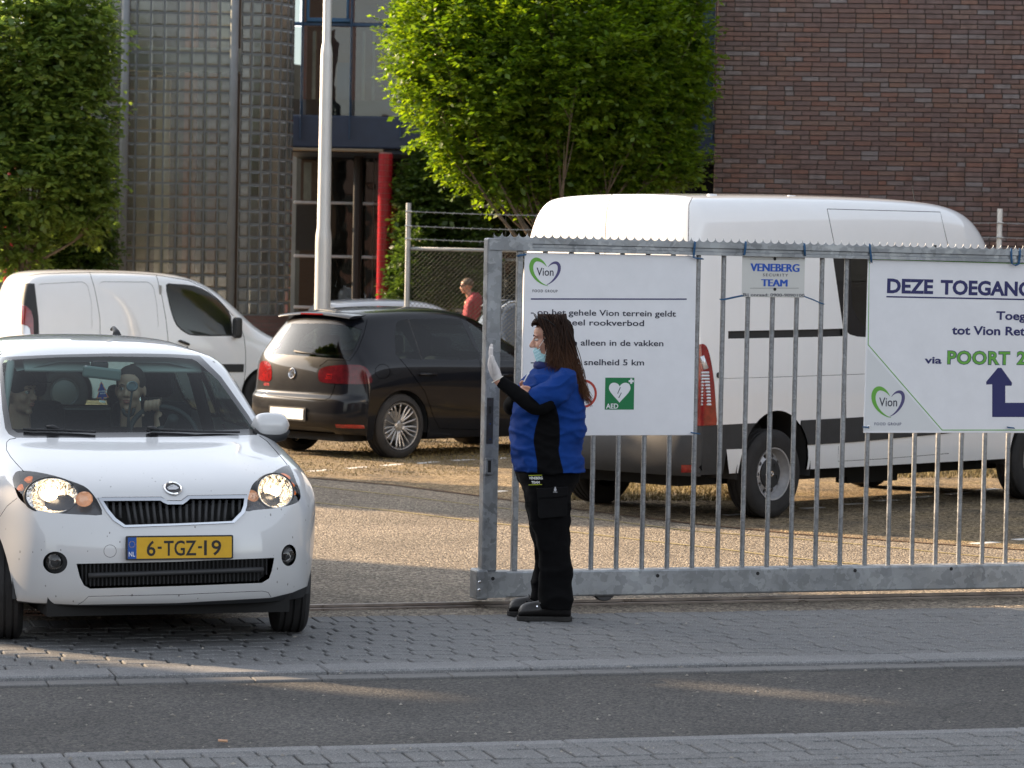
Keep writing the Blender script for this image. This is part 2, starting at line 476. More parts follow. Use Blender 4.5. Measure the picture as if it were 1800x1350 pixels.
# litter
b = MB(); p = gp(392, 1295); b.tube([p + Vector((-.018, .004, -.016)), p + Vector((.018, -.006, -.016))], .005, 8)
tag(b.build('cigarette_butt', mat('butt_paper', (.62, .36, .22), .8)), 'orange brown cigarette butt lying on the asphalt road', 'litter')
# loose grit on the road and pavement
b = MB(); gr = random.Random(12)
for k in range(420):
    p = gp(gr.uniform(-40, 1840), gr.uniform(1085, 1345)); a = gr.uniform(0, 6.3); r = gr.choice((.003, .004, .006, .009)) * gr.uniform(.6, 1.2); z = -.026 if -.38 > (p - KA).dot(kn) > t_road0 else .001
    v = [(p.x + math.cos(a + j * 1.57) * r * (1.5 if j % 2 else .8), p.y + math.sin(a + j * 1.57) * r * (1.5 if j % 2 else .8), z) for j in range(4)]
    b.add(v + [(p.x, p.y, z + r * .8)], [(0, 1, 4), (1, 2, 4), (2, 3, 4), (3, 0, 4)])
tag(b.build('gravel', island_ramp_l if 'island_ramp_l' in globals() else mat('pale_grit', (.26, .24, .21), .9, noise=.6, nscale=3)), 'pale grit scattered over the road and the block pavement', 'gravel', None, 'stuff')
# ---------------------------------------------------------------- brick walls
def island_ramp(name, stops, rough=.85, jitter=.25, bump=.3, bscale=60, spec=.3, coat=0):
    """colour picked per brick / leaf (per mesh island)"""
    m = bpy.data.materials.new(name); m.use_nodes = True
    nt = m.node_tree; N, L = nt.nodes, nt.links; b = N['Principled BSDF']
    g = N.new('ShaderNodeNewGeometry'); oi = N.new('ShaderNodeObjectInfo'); ad = N.new('ShaderNodeMath'); ad.operation = 'ADD'
    L.new(g.outputs['Random Per Island'], ad.inputs[0]); L.new(oi.outputs['Random'], ad.inputs[1])
    fr = N.new('ShaderNodeMath'); fr.operation = 'FRACT'; L.new(ad.outputs[0], fr.inputs[0])
    rp = N.new('ShaderNodeValToRGB'); rp.color_ramp.interpolation = 'LINEAR'; e = rp.color_ramp.elements
    e[0].position = stops[0][0]; e[0].color = (*stops[0][1], 1); e[1].position = stops[-1][0]; e[1].color = (*stops[-1][1], 1)
    for p, c in stops[1:-1]:
        k = e.new(p); k.color = (*c, 1)
    L.new(fr.outputs[0], rp.inputs[0])
    tc = N.new('ShaderNodeTexCoord'); nz = N.new('ShaderNodeTexNoise'); nz.inputs['Scale'].default_value = 9; nz.inputs['Detail'].default_value = 8
    L.new(tc.outputs['Object'], nz.inputs['Vector'])
    mr = N.new('ShaderNodeMapRange'); mr.inputs['From Min'].default_value = .3; mr.inputs['From Max'].default_value = .7; mr.inputs['To Min'].default_value = 1 - jitter; mr.inputs['To Max'].default_value = 1 + jitter
    L.new(nz.outputs['Fac'], mr.inputs[0])
    mu = N.new('ShaderNodeMix'); mu.data_type = 'RGBA'; mu.blend_type = 'MULTIPLY'; mu.inputs[0].default_value = 1
    L.new(rp.outputs[0], mu.inputs[6]); L.new(mr.outputs[0], mu.inputs[7]); L.new(mu.outputs[2], b.inputs['Base Color'])
    b.inputs['Roughness'].default_value = rough; b.inputs['Specular IOR Level'].default_value = spec; b.inputs['Coat Weight'].default_value = coat
    n2 = N.new('ShaderNodeTexNoise'); n2.inputs['Scale'].default_value = bscale; L.new(tc.outputs['Object'], n2.inputs['Vector'])
    bp = N.new('ShaderNodeBump'); bp.inputs['Strength'].default_value = bump; bp.inputs['Distance'].default_value = .004
    L.new(n2.outputs['Fac'], bp.inputs['Height']); L.new(bp.outputs[0], b.inputs['Normal'])
    MATS[name] = m
    return m
M_brick = island_ramp('dark_brick', [(0, (0.105, 0.065, 0.059)), (.3, (0.121, 0.085, 0.081)), (.48, (0.145, 0.073, 0.056)), (.6, (0.111, 0.079, 0.078)), (.75, (0.145, 0.082, 0.062)), (.9, (0.129, 0.099, 0.095)), (1, (0.154, 0.137, 0.140))], .7, coat=.1)
M_mortar = mat('dark_mortar', (.078, .070, .062), .95, noise=.3, nscale=12)
def brick_tex(name, c1, c2, mo, sx=.22, sz=.0625):
    m = bpy.data.materials.new(name); m.use_nodes = True
    nt = m.node_tree; N, L = nt.nodes, nt.links; b = N['Principled BSDF']
    tc = N.new('ShaderNodeTexCoord'); sp = N.new('ShaderNodeSeparateXYZ'); cb = N.new('ShaderNodeCombineXYZ')
    L.new(tc.outputs['Object'], sp.inputs[0]); L.new(sp.outputs[0], cb.inputs[0]); L.new(sp.outputs[2], cb.inputs[1])
    br = N.new('ShaderNodeTexBrick'); br.inputs['Scale'].default_value = 1; br.inputs['Brick Width'].default_value = sx; br.inputs['Row Height'].default_value = sz; br.inputs['Mortar Size'].default_value = .005
    br.inputs['Color1'].default_value = (*c1, 1); br.inputs['Color2'].default_value = (*c2, 1); br.inputs['Mortar'].default_value = (*mo, 1)
    L.new(cb.outputs[0], br.inputs['Vector']); L.new(br.outputs['Color'], b.inputs['Base Color']); b.inputs['Roughness'].default_value = .85
    bp = N.new('ShaderNodeBump'); bp.inputs['Strength'].default_value = .6; bp.inputs['Distance'].default_value = .006; bp.invert = True
    L.new(br.outputs['Fac'], bp.inputs['Height']); L.new(bp.outputs[0], b.inputs['Normal'])
    MATS[name] = m; return m
M_bricktex = brick_tex('brick_far', (.105, .056, .05), (.135, .08, .075), (.085, .078, .07))
WA = R(-4.4); wl = at(1252, 430, 36.6); wl.z = 0
bb_ = empty('brick_building', wl, WA, 'plain dark brick building wall without windows rising behind the tall white van', 'building')
q = MB(); q.bb((0, .012, 0), (30, 12, 6.3)); q.build('wall', M_mortar, bb_)
q = MB(); q.bb((0, .0, 6.3), (30, 12, 9.5)); q.build('upper_wall', M_bricktex, bb_)
def brick_field(name, parent, u0, u1, z0, z1, m, key, limit=300, L_=.21, H_=.052, pitch=(.22, .0625), M=None, seed=3):
    rr_ = random.Random(seed); x, y, z = L_ / 2, .02, H_ / 2
    def shape(l): 
        c = .003; a = l / 2
        vs = [(-a, .02, -z), (a, .02, -z), (a, .02, z), (-a, .02, z), (-a, .003, -z), (a, .003, -z), (a, .003, z), (-a, .003, z), (-a + c, 0, -z + c), (a - c, 0, -z + c), (a - c, 0, z - c), (-a + c, 0, z - c)]
        fs = [(8, 9, 10, 11), (4, 5, 9, 8), (5, 6, 10, 9), (6, 7, 11, 10), (7, 4, 8, 11), (0, 1, 5, 4), (1, 2, 6, 5), (2, 3, 7, 6), (3, 0, 4, 7)]
        return vs, fs
    V_, F_ = shape(L_); V2, F2 = shape(L_ / 2 - .005)
    me = bpy.data.meshes.new('brick'); me.from_pydata(V_, [], F_); me.materials.append(m)
    me2 = bpy.data.meshes.new('half_brick'); me2.from_pydata(V2, [], F2); me2.materials.append(m)
    cells = []; r = 0; zz = z0
    while zz < z1:
        off = rr_.choice((0, .25, .5, .75)) * pitch[0]; uu = u0 - off if r % 2 else u0; 
        if r % 2: cells.append((u0 + L_ / 4, zz, 1)); uu = u0 + L_ / 2 + .01
        while uu < u1:
            if rr_.random() < .10: cells.append((uu + L_ / 4, zz, 1)); uu += L_ / 2 + .01 - .0
            cells.append((uu + L_ / 2, zz, 0)); uu += pitch[0]
        zz += pitch[1]; r += 1
    cells.sort(key=lambda c: key(c[0], c[1]))
    bulk = MB()
    for i, (u, zz, hf) in enumerate(cells):
        dy = rr_.uniform(-.0015, .0015)
        if i < limit:
            link('brick', me2 if hf else me, parent, (u, -.008 + dy, zz), (rr_.gauss(0, .004), 0, rr_.gauss(0, .004)))
        else: bulk.add([(v[0] + u, v[1] - .008 + dy, v[2] + zz) for v in (V2 if hf else V_)], F2 if hf else F_)
    tag(bulk.build(name, m, parent), kind='stuff')
brick_field('brick_field', bb_, 0.002, 7.0, 1.5, 6.25, M_brick, key=lambda u, z: (0 if (1 < u * 1.0 + 1 and z > 2.55) else 1, abs(u - 1.9) + abs(z - 4.2) * .8))
q = MB(); q.bb((-.22, .25, 3.8), (-.03, .45, 8)); q.build('corner_window_frame', mat('navy_frame', (.03, .08, .16), .45), bb_)

# ---------------------------------------------------------------- office building with blue frames and red columns
OY = 50.0
def ow(px, py, Y=OY): return at(px, py, Y)
og = ow(490, 500); 
off_ = empty('office_building', (og.x, OY, 0), 0, 'brick office building with navy window frames and a canopy behind the lamp post', 'building')
OX = og.x
M_navyf = MATS['navy_frame']; M_bluef = mat('blue_frame', (.035, .12, .24), .4)
M_fascia = mat('navy_fascia', (.018, .032, .065), .45, noise=.15, nscale=3)
M_whitef = mat('pale_grey_frame', (.36, .38, .40), .5)
M_oglass = glass_mat('office_glass', (.75, .8, .8), refl=.07, dens=.75, bump=.25, bscale=1.1)
M_cream = mat('cream_curtain', (.42, .42, .36), .9, noise=.2, nscale=4)
M_inb = brick_tex('inner_brick', (.085, .04, .03), (.11, .055, .042), (.07, .06, .055))
def O(px, py, dy=0.0):
    p = ow(px, py, OY + dy); return (p.x - OX, dy, p.z)
def obox(x0, y0, x1, y1, d0, d1, name, m, bevel=0.0, parent=None):
    xm = 590 if x1 - x0 > 150 else (x0 + x1) / 2; a = O(x0, y1); c = O(x1, y0); q = MB(); q.bb((a[0], d0, O(xm, y1, (d0 + d1) / 2)[2]), (c[0], d1, O(xm, y0, (d0 + d1) / 2)[2])); return q.build(name, m, parent or off_, bevel=bevel)
zc = O(560, 210)[2]
w_ = obox(505, -160, 1290, 560, 2.6, 3.0, 'inner_wall', M_inb)  # brick sheet stands in for the building mirrored in the window panes
obox(505, 205, 1290, 262, -.35, .4, 'canopy_fascia', M_fascia, .03)
obox(505, 262, 676, 267, -.40, .2, 'canopy_gutter', mat('beige_gutter', (.20, .17, .12), .6), .01)  # beige strip paints the lit lower edge of the canopy
obox(505, 267, 1290, 275, -.2, 2.6, 'soffit', M_fascia)
obox(505, 176, 1290, 205, .3, .5, 'sill_wall', mat('grey_sill', (.16, .15, .15), .8))
for i, (x0, x1) in enumerate(((505, 530), (537, 616), (623, 706), (712, 800), (806, 890), (896, 980), (986, 1070), (1076, 1160), (1166, 1250))):
    for (y0, y1) in ((-150, 40), (47, 205)):
        obox(x0, y0, x1, y1, .06, .075, 'window', M_oglass)
for x in (533.5, 619.5, 709, 803, 893, 983, 1073, 1163, 1253): obox(x - 3, -160, x + 3, 246, -.42, .12, 'mullion', M_navyf, .01)
obox(505, 40, 1260, 46, .0, .12, 'transom', M_navyf, .01)
fr = obox(539, 32, 616, 39, -.05, .1, 'opening_frame', M_bluef, .01)
obox(539, -120, 546, 32, -.05, .1, 'frame_side', M_bluef, .01, fr); obox(609, -120, 616, 32, -.05, .1, 'frame_side', M_bluef, .01, fr)
for (x0, x1, m_) in ((541, 549, M_cream), (556, 561, M_cream), (630, 637, M_cream), (648, 655, M_cream), (586, 612, mat('inner_blue', (.05, .07, .14), .6))):
    obox(x0, 55 if m_ is M_cream else 110, x1, 205, .9, 1.0, 'curtain', m_)  # strips behind the glass stand in for reflections in the panes
# ground floor glazing
obox(505, 275, 1290, 560, 1.55, 1.56, 'ground_floor_glass', M_oglass)
for y in (357, 451, 541): obox(505, y - 2.5, 1290, y + 2.5, 1.48, 1.62, 'frame_rail', M_whitef, .01)
for x in (648, 888, 1010): obox(x - 2.5, 268, x + 2.5, 560, 1.44, 1.60, 'frame_post', M_whitef, .01)
obox(612, 268, 633, 560, .9, 1.2, 'dark_column', mat('column_black', (.01, .009, .009), .5), .05)
obox(519, 285, 534, 352, 1.9, 2.0, 'curtain', M_cream); obox(505, 360, 545, 440, 1.9, 2.0, 'screen_panel', mat('screen_blue', (.02, .04, .06), .4)); obox(546, 275, 1290, 560, 2.2, 2.3, 'inner_dark', mat('office_dark', (.02, .017, .015), .9))  # pale strip stands in for a reflection, dark sheet for the unlit rooms
obox(635, 503, 650, 541, 1.8, 1.9, 'blue_bin', mat('bin_blue', (.02, .05, .12), .6))
def red_column(px, Y, label, top=268, wpx=12.5):
    p0 = at(px, top, Y); z1 = p0.z; r = wpx / (5000 / Y); g = gp(px, 700)
    c = empty('red_column', (at(px, 500, Y).x, Y, 0), 0, label, 'column', 'red tiled columns of the office building')
    q = MB(); q.tube([(0, 0, 0), (0, 0, z1)], r - .012, 24); q.build('core', mat('grout_grey', (.28, .16, .15), .9), c)
    q = MB(); n = 24; h = .098; z = .0; mt = mat('red_tile', (.36, .022, .03), .22, noise=.15, nscale=3, coat=.5)
    while z < z1 - h:
        for k in range(n):
            a0 = 2 * math.pi * (k + .06) / n; a1 = 2 * math.pi * (k + .94) / n
            P_ = [(math.cos(a) * rr_, math.sin(a) * rr_, zz) for rr_ in (r - .013, r) for a in (a0, a1) for zz in (z + .004, z + h - .004)]
            q.add(P_, [(4, 6, 7, 5), (0, 1, 5, 4), (2, 6, 7, 3), (0, 4, 6, 2), (1, 3, 7, 5)])
        z += h
    tag(q.build('tiles', mt, c), kind='stuff')
red_column(674, 49.4, 'red tiled column carrying the navy canopy beside the chain link fence')
red_column(18, 47.0, 'red tiled column half hidden by the leafy tree at the left')

# ---------------------------------------------------------------- glass block stair tower
TY = 44.0
M_joint = mat('tower_joint', (.11, .122, .13), .8, noise=.15, nscale=10)
def block_mat():
    m = bpy.data.materials.new('glass_block'); m.use_nodes = True
    nt = m.node_tree; N, L = nt.nodes, nt.links; N.clear(); out = N.new('ShaderNodeOutputMaterial')
    tr = N.new('ShaderNodeBsdfTransparent'); tr.inputs[0].default_value = (.55, .58, .53, 1)
    gl = N.new('ShaderNodeBsdfGlossy'); gl.inputs['Roughness'].default_value = .2; gl.inputs['Color'].default_value = (.85, .9, .9, 1)
    df = N.new('ShaderNodeBsdfDiffuse'); df.inputs[0].default_value = (.14, .143, .13, 1)
    tc = N.new('ShaderNodeTexCoord'); nz = N.new('ShaderNodeTexNoise'); nz.inputs['Scale'].default_value = 7; L.new(tc.outputs['Object'], nz.inputs['Vector'])
    bp = N.new('ShaderNodeBump'); bp.inputs['Strength'].default_value = .2; bp.inputs['Distance'].default_value = .015; L.new(nz.outputs['Fac'], bp.inputs['Height']); L.new(bp.outputs[0], gl.inputs['Normal'])
    g = N.new('ShaderNodeNewGeometry'); oi = N.new('ShaderNodeObjectInfo'); ad = N.new('ShaderNodeMath'); ad.operation = 'ADD'
    L.new(g.outputs['Random Per Island'], ad.inputs[0]); L.new(oi.outputs['Random'], ad.inputs[1]); f = N.new('ShaderNodeMath'); f.operation = 'FRACT'; L.new(ad.outputs[0], f.inputs[0])
    mr = N.new('ShaderNodeMapRange'); mr.inputs['To Min'].default_value = .2; mr.inputs['To Max'].default_value = .5; L.new(f.outputs[0], mr.inputs[0])
    m1 = N.new('ShaderNodeMixShader'); L.new(mr.outputs[0], m1.inputs[0]); L.new(tr.outputs[0], m1.inputs[1]); L.new(df.outputs[0], m1.inputs[2])
    fr_ = N.new('ShaderNodeFresnel'); fr_.inputs[0].default_value = 1.5; f2 = N.new('ShaderNodeMath'); f2.operation = 'MULTIPLY_ADD'; f2.inputs[1].default_value = 1.3; f2.inputs[2].default_value = .04; L.new(fr_.outputs[0], f2.inputs[0])
    m2 = N.new('ShaderNodeMixShader'); L.new(f2.outputs[0], m2.inputs[0]); L.new(m1.outputs[0], m2.inputs[1]); L.new(gl.outputs[0], m2.inputs[2]); L.new(m2.outputs[0], out.inputs[0])
    return m
M_block = block_mat()
tx0 = at(413, 300, TY).x
tower = empty('glass_block_tower', (tx0, TY, 0), 0, 'curved glass block stair tower with grey posts between the tree and the lamp post', 'building')
zb = at(300, 551, TY).z
pos = []                                     # (x, y, angle) of block columns; straight run to the left, then a quarter round
cw = .2135; rh = .2015; Rt = .76
for k in range(13): pos.append((-cw * (k + .5) - .05, 0.0, 0.0))
na = 7; da = (math.pi / 2) / na * 1.0
for k in range(na):
    a = da * (k + .5); pos.append((Rt * math.sin(a) + .06, Rt - Rt * math.cos(a), a))
cwa = Rt * da
def pillow(w, h, d):
    c = .022; x, z = w / 2, h / 2
    vs = [(-x, d, -z), (x, d, -z), (x, d, z), (-x, d, z), (-x, 0, -z), (x, 0, -z), (x, 0, z), (-x, 0, z), (-x + c, -.010, -z + c), (x - c, -.010, -z + c), (x - c, -.010, z - c), (-x + c, -.010, z - c)]
    fs = [(8, 9, 10, 11), (4, 5, 9, 8), (5, 6, 10, 9), (6, 7, 11, 10), (7, 4, 8, 11), (0, 1, 5, 4), (1, 2, 6, 5), (2, 3, 7, 6), (3, 0, 4, 7)]
    return vs, fs
pv, pf = pillow(cw - .026, rh - .026, .04); av, af = pillow(cwa - .022, rh - .026, .04)
me1 = bpy.data.meshes.new('glass_block'); me1.from_pydata(pv, [], pf); me1.materials.append(M_block)
me2 = bpy.data.meshes.new('glass_block_curved'); me2.from_pydata(av, [], af); me2.materials.append(M_block)
cells = [(i, r) for i in range(len(pos)) for r in range(27)]
cells.sort(key=lambda c: (0 if (c[0] < 8 or c[0] >= 13) else 1, c[1]))
bulk = MB(); grid = MB(); cnt = 0
for (i, r) in cells:
    x, y, a = pos[i]; z = zb + rh * (r + .5); st_ = i < 13
    if cnt < 300: link('glass_block', me1 if st_ else me2, tower, (x, y, z), (0, 0, a)); cnt += 1
    else:
        Mx = T((x, y, z)) @ rotz(a); bulk.add([Mx @ Vector(v) for v in (pv if st_ else av)], pf)
tag(bulk.build('glass_block_field', M_block, tower), kind='stuff')
for (x, y, a) in pos:
    w = cw if a == 0 else cwa; Mx = rotz(a).to_3x3()
    for sgn in (-1, 1): grid.box(Vector((x, y, zb + rh * 13.5)) + Mx @ Vector((sgn * (w - .013) / 2, .022, 0)), (.013, .05, rh * 27), Mx)
    for r in range(28): grid.box(Vector((x, y, zb + rh * r)) + Mx @ Vector((0, .022, 0)), (w - .026, .05, .026), Mx)
tag(grid.build('joint_grid', M_joint, tower), kind='stuff')
M_post = mat('grey_tower_post', (.15, .165, .18), .5, noise=.15, nscale=3)
for px in (218, 409):
    x = at(px, 300, TY).x - tx0; q = MB(); q.tube([(x, -.07, 0), (x, -.07, 9)], .065, 16); q.build('post', M_post, tower, smooth=True)
q = MB(); q.bb((-2.9, .0, 0), (.02, .25, zb)); q.build('plinth', MATS['brick_far'], tower)
q = MB(); q.lathe([(Rt - .01, 0), (Rt - .01, zb)], T((.06, Rt, 0)), 48); q.build('curved_plinth', MATS['brick_far'], tower, smooth=True)
q = MB(); q.bb((-2.9, .12, 5.0), (.05, .42, 5.36)); q.build('floor_slab', mat('slab_concrete', (.5, .52, .48), .9), tower)
def inner(px0, px1, y0, m, z0=0, z1=8.5, nm='inner_column'):
    a = at(px0, 300, TY + y0).x - tx0; c = at(px1, 300, TY + y0).x - tx0; q = MB(); q.bb((a, y0, z0), (c, y0 + .15, z1)); q.build(nm, m, tower)
inner(273, 297, .45, mat('cream_pillar', (.85, .76, .62), .8), 0, 4.95); inner(322, 344, .8, mat('inner_brick_pier', (.26, .12, .08), .8)); inner(240, 262, 1.0, mat('inner_grey', (.12, .12, .11), .8)); inner(366, 380, .7, MATS['inner_brick_pier']); inner(378, 398, .5, MATS['slab_concrete'], 5.4, 8)  # pale cream upright stands in for the light streak seen through the blocks
q = MB(); q.bb((-2.9, 2.0, 0), (.7, 2.1, 8.5)); q.build('rear_wall', mat('inner_dark_brown', (.055, .04, .03), .9), tower)

# ---------------------------------------------------------------- lamp post
LY = 33.0
lp0 = at(565, 700, LY); M_pole = mat('pole_white', (.46, .46, .45), .42, metal=.35, noise=.08, nscale=2)
pole = empty('lamp_post', (at(569, 400, LY).x, LY, 0), 0, 'tall pale grey stepped steel lamp post standing behind the black hatchback', 'lamp post')
def zpx(y, x=570): return at(x, y, LY).z
q = MB(); q.lathe([(.094, 0), (.094, zpx(425)), (.090, zpx(412)), (.078, zpx(400)), (.070, zpx(95)), (.062, zpx(84)), (.050, zpx(74)), (.046, 9.0)], Matrix.Identity(4), 28); q.build('pole', M_pole, pole, smooth=R(50))
q = MB(); q.bb((-.05, -.098, .5), (.05, -.09, .9)); q.build('service_door', M_pole, pole, bevel=.004)
q = MB(); q.tube([(0, 0, 8.9), (.1, 0, 9.2), (.5, -.2, 9.35)], .035, 10); q.build('lamp_arm', M_pole, pole)
q = MB(); q.box((.75, -.32, 9.36), (.6, .25, .1), Matrix.Rotation(R(-25), 3, 'Z')); q.build('lamp_head', M_trim_l if 'M_trim_l' in globals() else mat('lamp_grey', (.1, .1, .1), .5), pole, bevel=.03)

# ---------------------------------------------------------------- fence with barbed wire
FYd = 34.2
M_fpost = mat('fence_galvanised', (.30, .31, .31), .5, metal=.5, noise=.15, nscale=8)
f0 = at(716, 500, FYd)
fence = empty('wire_fence', (f0.x, FYd, 0), 0, 'chain link fence with three strands of barbed wire behind the parked cars', 'fence')
def fz(y, x=730): return at(x, y, FYd).z
ztop, zrail = fz(357), fz(437.5)
fx = [0.0, 2.55, 5.1, 7.13, 9.7]
fx[3] = at(1757, 400, FYd).x - f0.x
M_fpost2 = mat('white_fence_post', (.62, .62, .60), .5)
for i, x in enumerate(fx):
    q = MB(); q.tube([(x, 0, 0), (x, 0, ztop if i != 3 else at(1757, 367, FYd).z)], .032, 12); q.build('fence_post', M_fpost2 if i == 3 else M_fpost, fence, smooth=R(50))
    for z in (fz(372), fz(397.5), fz(420)):
        q = MB(); q.tube([(x - .04, -.034, z), (x + .04, -.034, z)], .012, 6); q.build('wire_clip', M_chrome if 'M_chrome' in globals() else M_pole, fence)
for a, b_ in zip(fx, fx[1:]):
    q = MB(); q.tube([(a + .03, 0, zrail), (b_ - .03, 0, zrail)], .024, 10); q.build('top_rail', M_fpost, fence, smooth=True)
mesh_ = MB(); p_ = .054; W_ = fx[-1]; H0, H1 = .05, zrail - .02
k = -int((H1 - H0) / p_) - 1
M_wire = mat('fence_wire', (.075, .08, .065), .6, metal=.3)
while k * p_ < W_:
    for sg in (1, -1):
        # lines x = c + sg*(z-H0)
        c = k * p_ if sg > 0 else k * p_ + (H1 - H0)
        z0_, z1_ = H0, H1; xa, xb = c, c + sg * (z1_ - z0_)
        if xa < 0: 
            if sg > 0: z0_ = H0 - xa
            xa = 0
        pts = []
        def clipx(x0, z0, x1, z1):
            if max(x0, x1) <= 0 or min(x0, x1) >= W_: return None
            if x0 > x1: x0, z0, x1, z1 = x1, z1, x0, z0
            if x0 < 0: z0 += (0 - x0) / (x1 - x0) * (z1 - z0); x0 = 0
            if x1 > W_: z1 -= (x1 - W_) / (x1 - x0) * (z1 - z0); x1 = W_
            return (x0, z0, x1, z1)
        r_ = clipx(c, H0, c + sg * (H1 - H0), H1)
        if r_: mesh_.tube([(r_[0], .004 * sg, r_[1]), (r_[2], .004 * sg, r_[3])], .002, 4, cap=False)
    k += 1
tag(mesh_.build('chain_mesh', M_wire, fence), kind='stuff')
for z in (fz(372), fz(397.5), fz(420)):
    q = MB(); n = 60
    for i in range(4):
        a, b_ = fx[i], fx[i + 1]; q.tube([(a + (b_ - a) * t / 10, -.034, z - .02 * math.sin(math.pi * t / 10)) for t in range(11)], .0045, 5)
        k = a + .1
        while k < b_:
            t = (k - a) / (b_ - a); zz = z - .02 * math.sin(math.pi * t)
            q.tube([(k - .012, -.05, zz - .014), (k + .012, -.02, zz + .014)], .003, 4); q.tube([(k + .006, -.05, zz + .014), (k - .006, -.02, zz - .014)], .003, 4); k += .11
    q.build('barbed_wire', M_fpost, fence)

# ---------------------------------------------------------------- trees
def leaf_mat(name, c0, c1, trans=.5):
    m = bpy.data.materials.new(name); m.use_nodes = True
    nt = m.node_tree; N, L = nt.nodes, nt.links; b = N['Principled BSDF']; out = N['Material Output']
    g = N.new('ShaderNodeNewGeometry'); mx = N.new('ShaderNodeMix'); mx.data_type = 'RGBA'
    mx.inputs[6].default_value = (*c0, 1); mx.inputs[7].default_value = (*c1, 1); L.new(g.outputs['Random Per Island'], mx.inputs[0])
    L.new(mx.outputs[2], b.inputs['Base Color']); b.inputs['Roughness'].default_value = .42; b.inputs['Specular IOR Level'].default_value = .45
    tl = N.new('ShaderNodeBsdfTranslucent')
    hs = N.new('ShaderNodeHueSaturation'); hs.inputs['Value'].default_value = 2.1; hs.inputs['Saturation'].default_value = 1.1; hs.inputs['Hue'].default_value = .485
    L.new(mx.outputs[2], hs.inputs['Color']); L.new(hs.outputs[0], tl.inputs[0])
    ms = N.new('ShaderNodeMixShader'); ms.inputs[0].default_value = trans
    L.new(b.outputs[0], ms.inputs[1]); L.new(tl.outputs[0], ms.inputs[2]); L.new(ms.outputs[0], out.inputs[0])
    MATS[name] = m
    return m
M_leafA = leaf_mat('fresh_green_leaf', (.06, .125, .014), (.14, .21, .023), .52)
M_leafB = leaf_mat('dark_green_leaf', (.07, .125, .028), (.14, .20, .045), .5)
M_leafC = leaf_mat('deep_green_leaf', (.03, .065, .012), (.06, .105, .02), .38)
M_bark = mat('grey_brown_bark', (.11, .085, .06), .9, noise=.4, nscale=14, bump=.6, bscale=40)
def leaves(name, parent, twigs, m, size, per, seed, droop=.2):
    """twigs: (n,3) origins and (n,3) directions with length; leaves sit in two rows along each twig"""
    g = np.random.default_rng(seed); O_, D_ = twigs; n = len(O_)
    t = np.tile(np.linspace(.08, 1, per), n) + g.normal(0, .03, n * per)
    o = np.repeat(O_, per, 0); d = np.repeat(D_, per, 0)
    ln = np.linalg.norm(d, axis=1, keepdims=True); dh = d / ln
    up = np.array([0, 0, 1.0]); sd = np.cross(dh, up); sd /= np.linalg.norm(sd, axis=1, keepdims=True) + 1e-6
    sgn = np.where(np.arange(n * per) % 2 == 0, 1, -1)[:, None]
    c = o + d * t[:, None]; c[:, 2] -= droop * (t ** 2) * ln[:, 0] * .5
    ax = sd * sgn * .85 + dh * .55 + g.normal(0, .28, (n * per, 3)); ax[:, 2] -= .25; ax /= np.linalg.norm(ax, axis=1, keepdims=True)
    nr = up + g.normal(0, .42, (n * per, 3)); wv = np.cross(ax, nr); wv /= np.linalg.norm(wv, axis=1, keepdims=True) + 1e-6
    nr = np.cross(wv, ax)
    s = size * np.clip(g.lognormal(-.08, .33, (n * per, 1)), .4, 1.7)
    base = c + ax * s * .12
    P = np.stack([base, base + ax * s * .5 + wv * s * .30 + nr * s * .06, base + ax * s, base + ax * s * .5 - wv * s * .30 + nr * s * .06], 1).reshape(-1, 3)
    N_ = n * per
    me = bpy.data.meshes.new(name); me.vertices.add(len(P)); me.vertices.foreach_set('co', P.ravel())
    idx = np.arange(N_)[:, None] * 4; tri = np.concatenate([idx, idx + 1, idx + 2, idx, idx + 2, idx + 3], 1).ravel()
    me.loops.add(len(tri)); me.loops.foreach_set('vertex_index', tri); me.polygons.add(N_ * 2); me.polygons.foreach_set('loop_start', np.arange(N_ * 2) * 3); me.polygons.foreach_set('loop_total', np.full(N_ * 2, 3))
    me.materials.append(m); me.update(calc_edges=True)
    return link(name, me, parent)
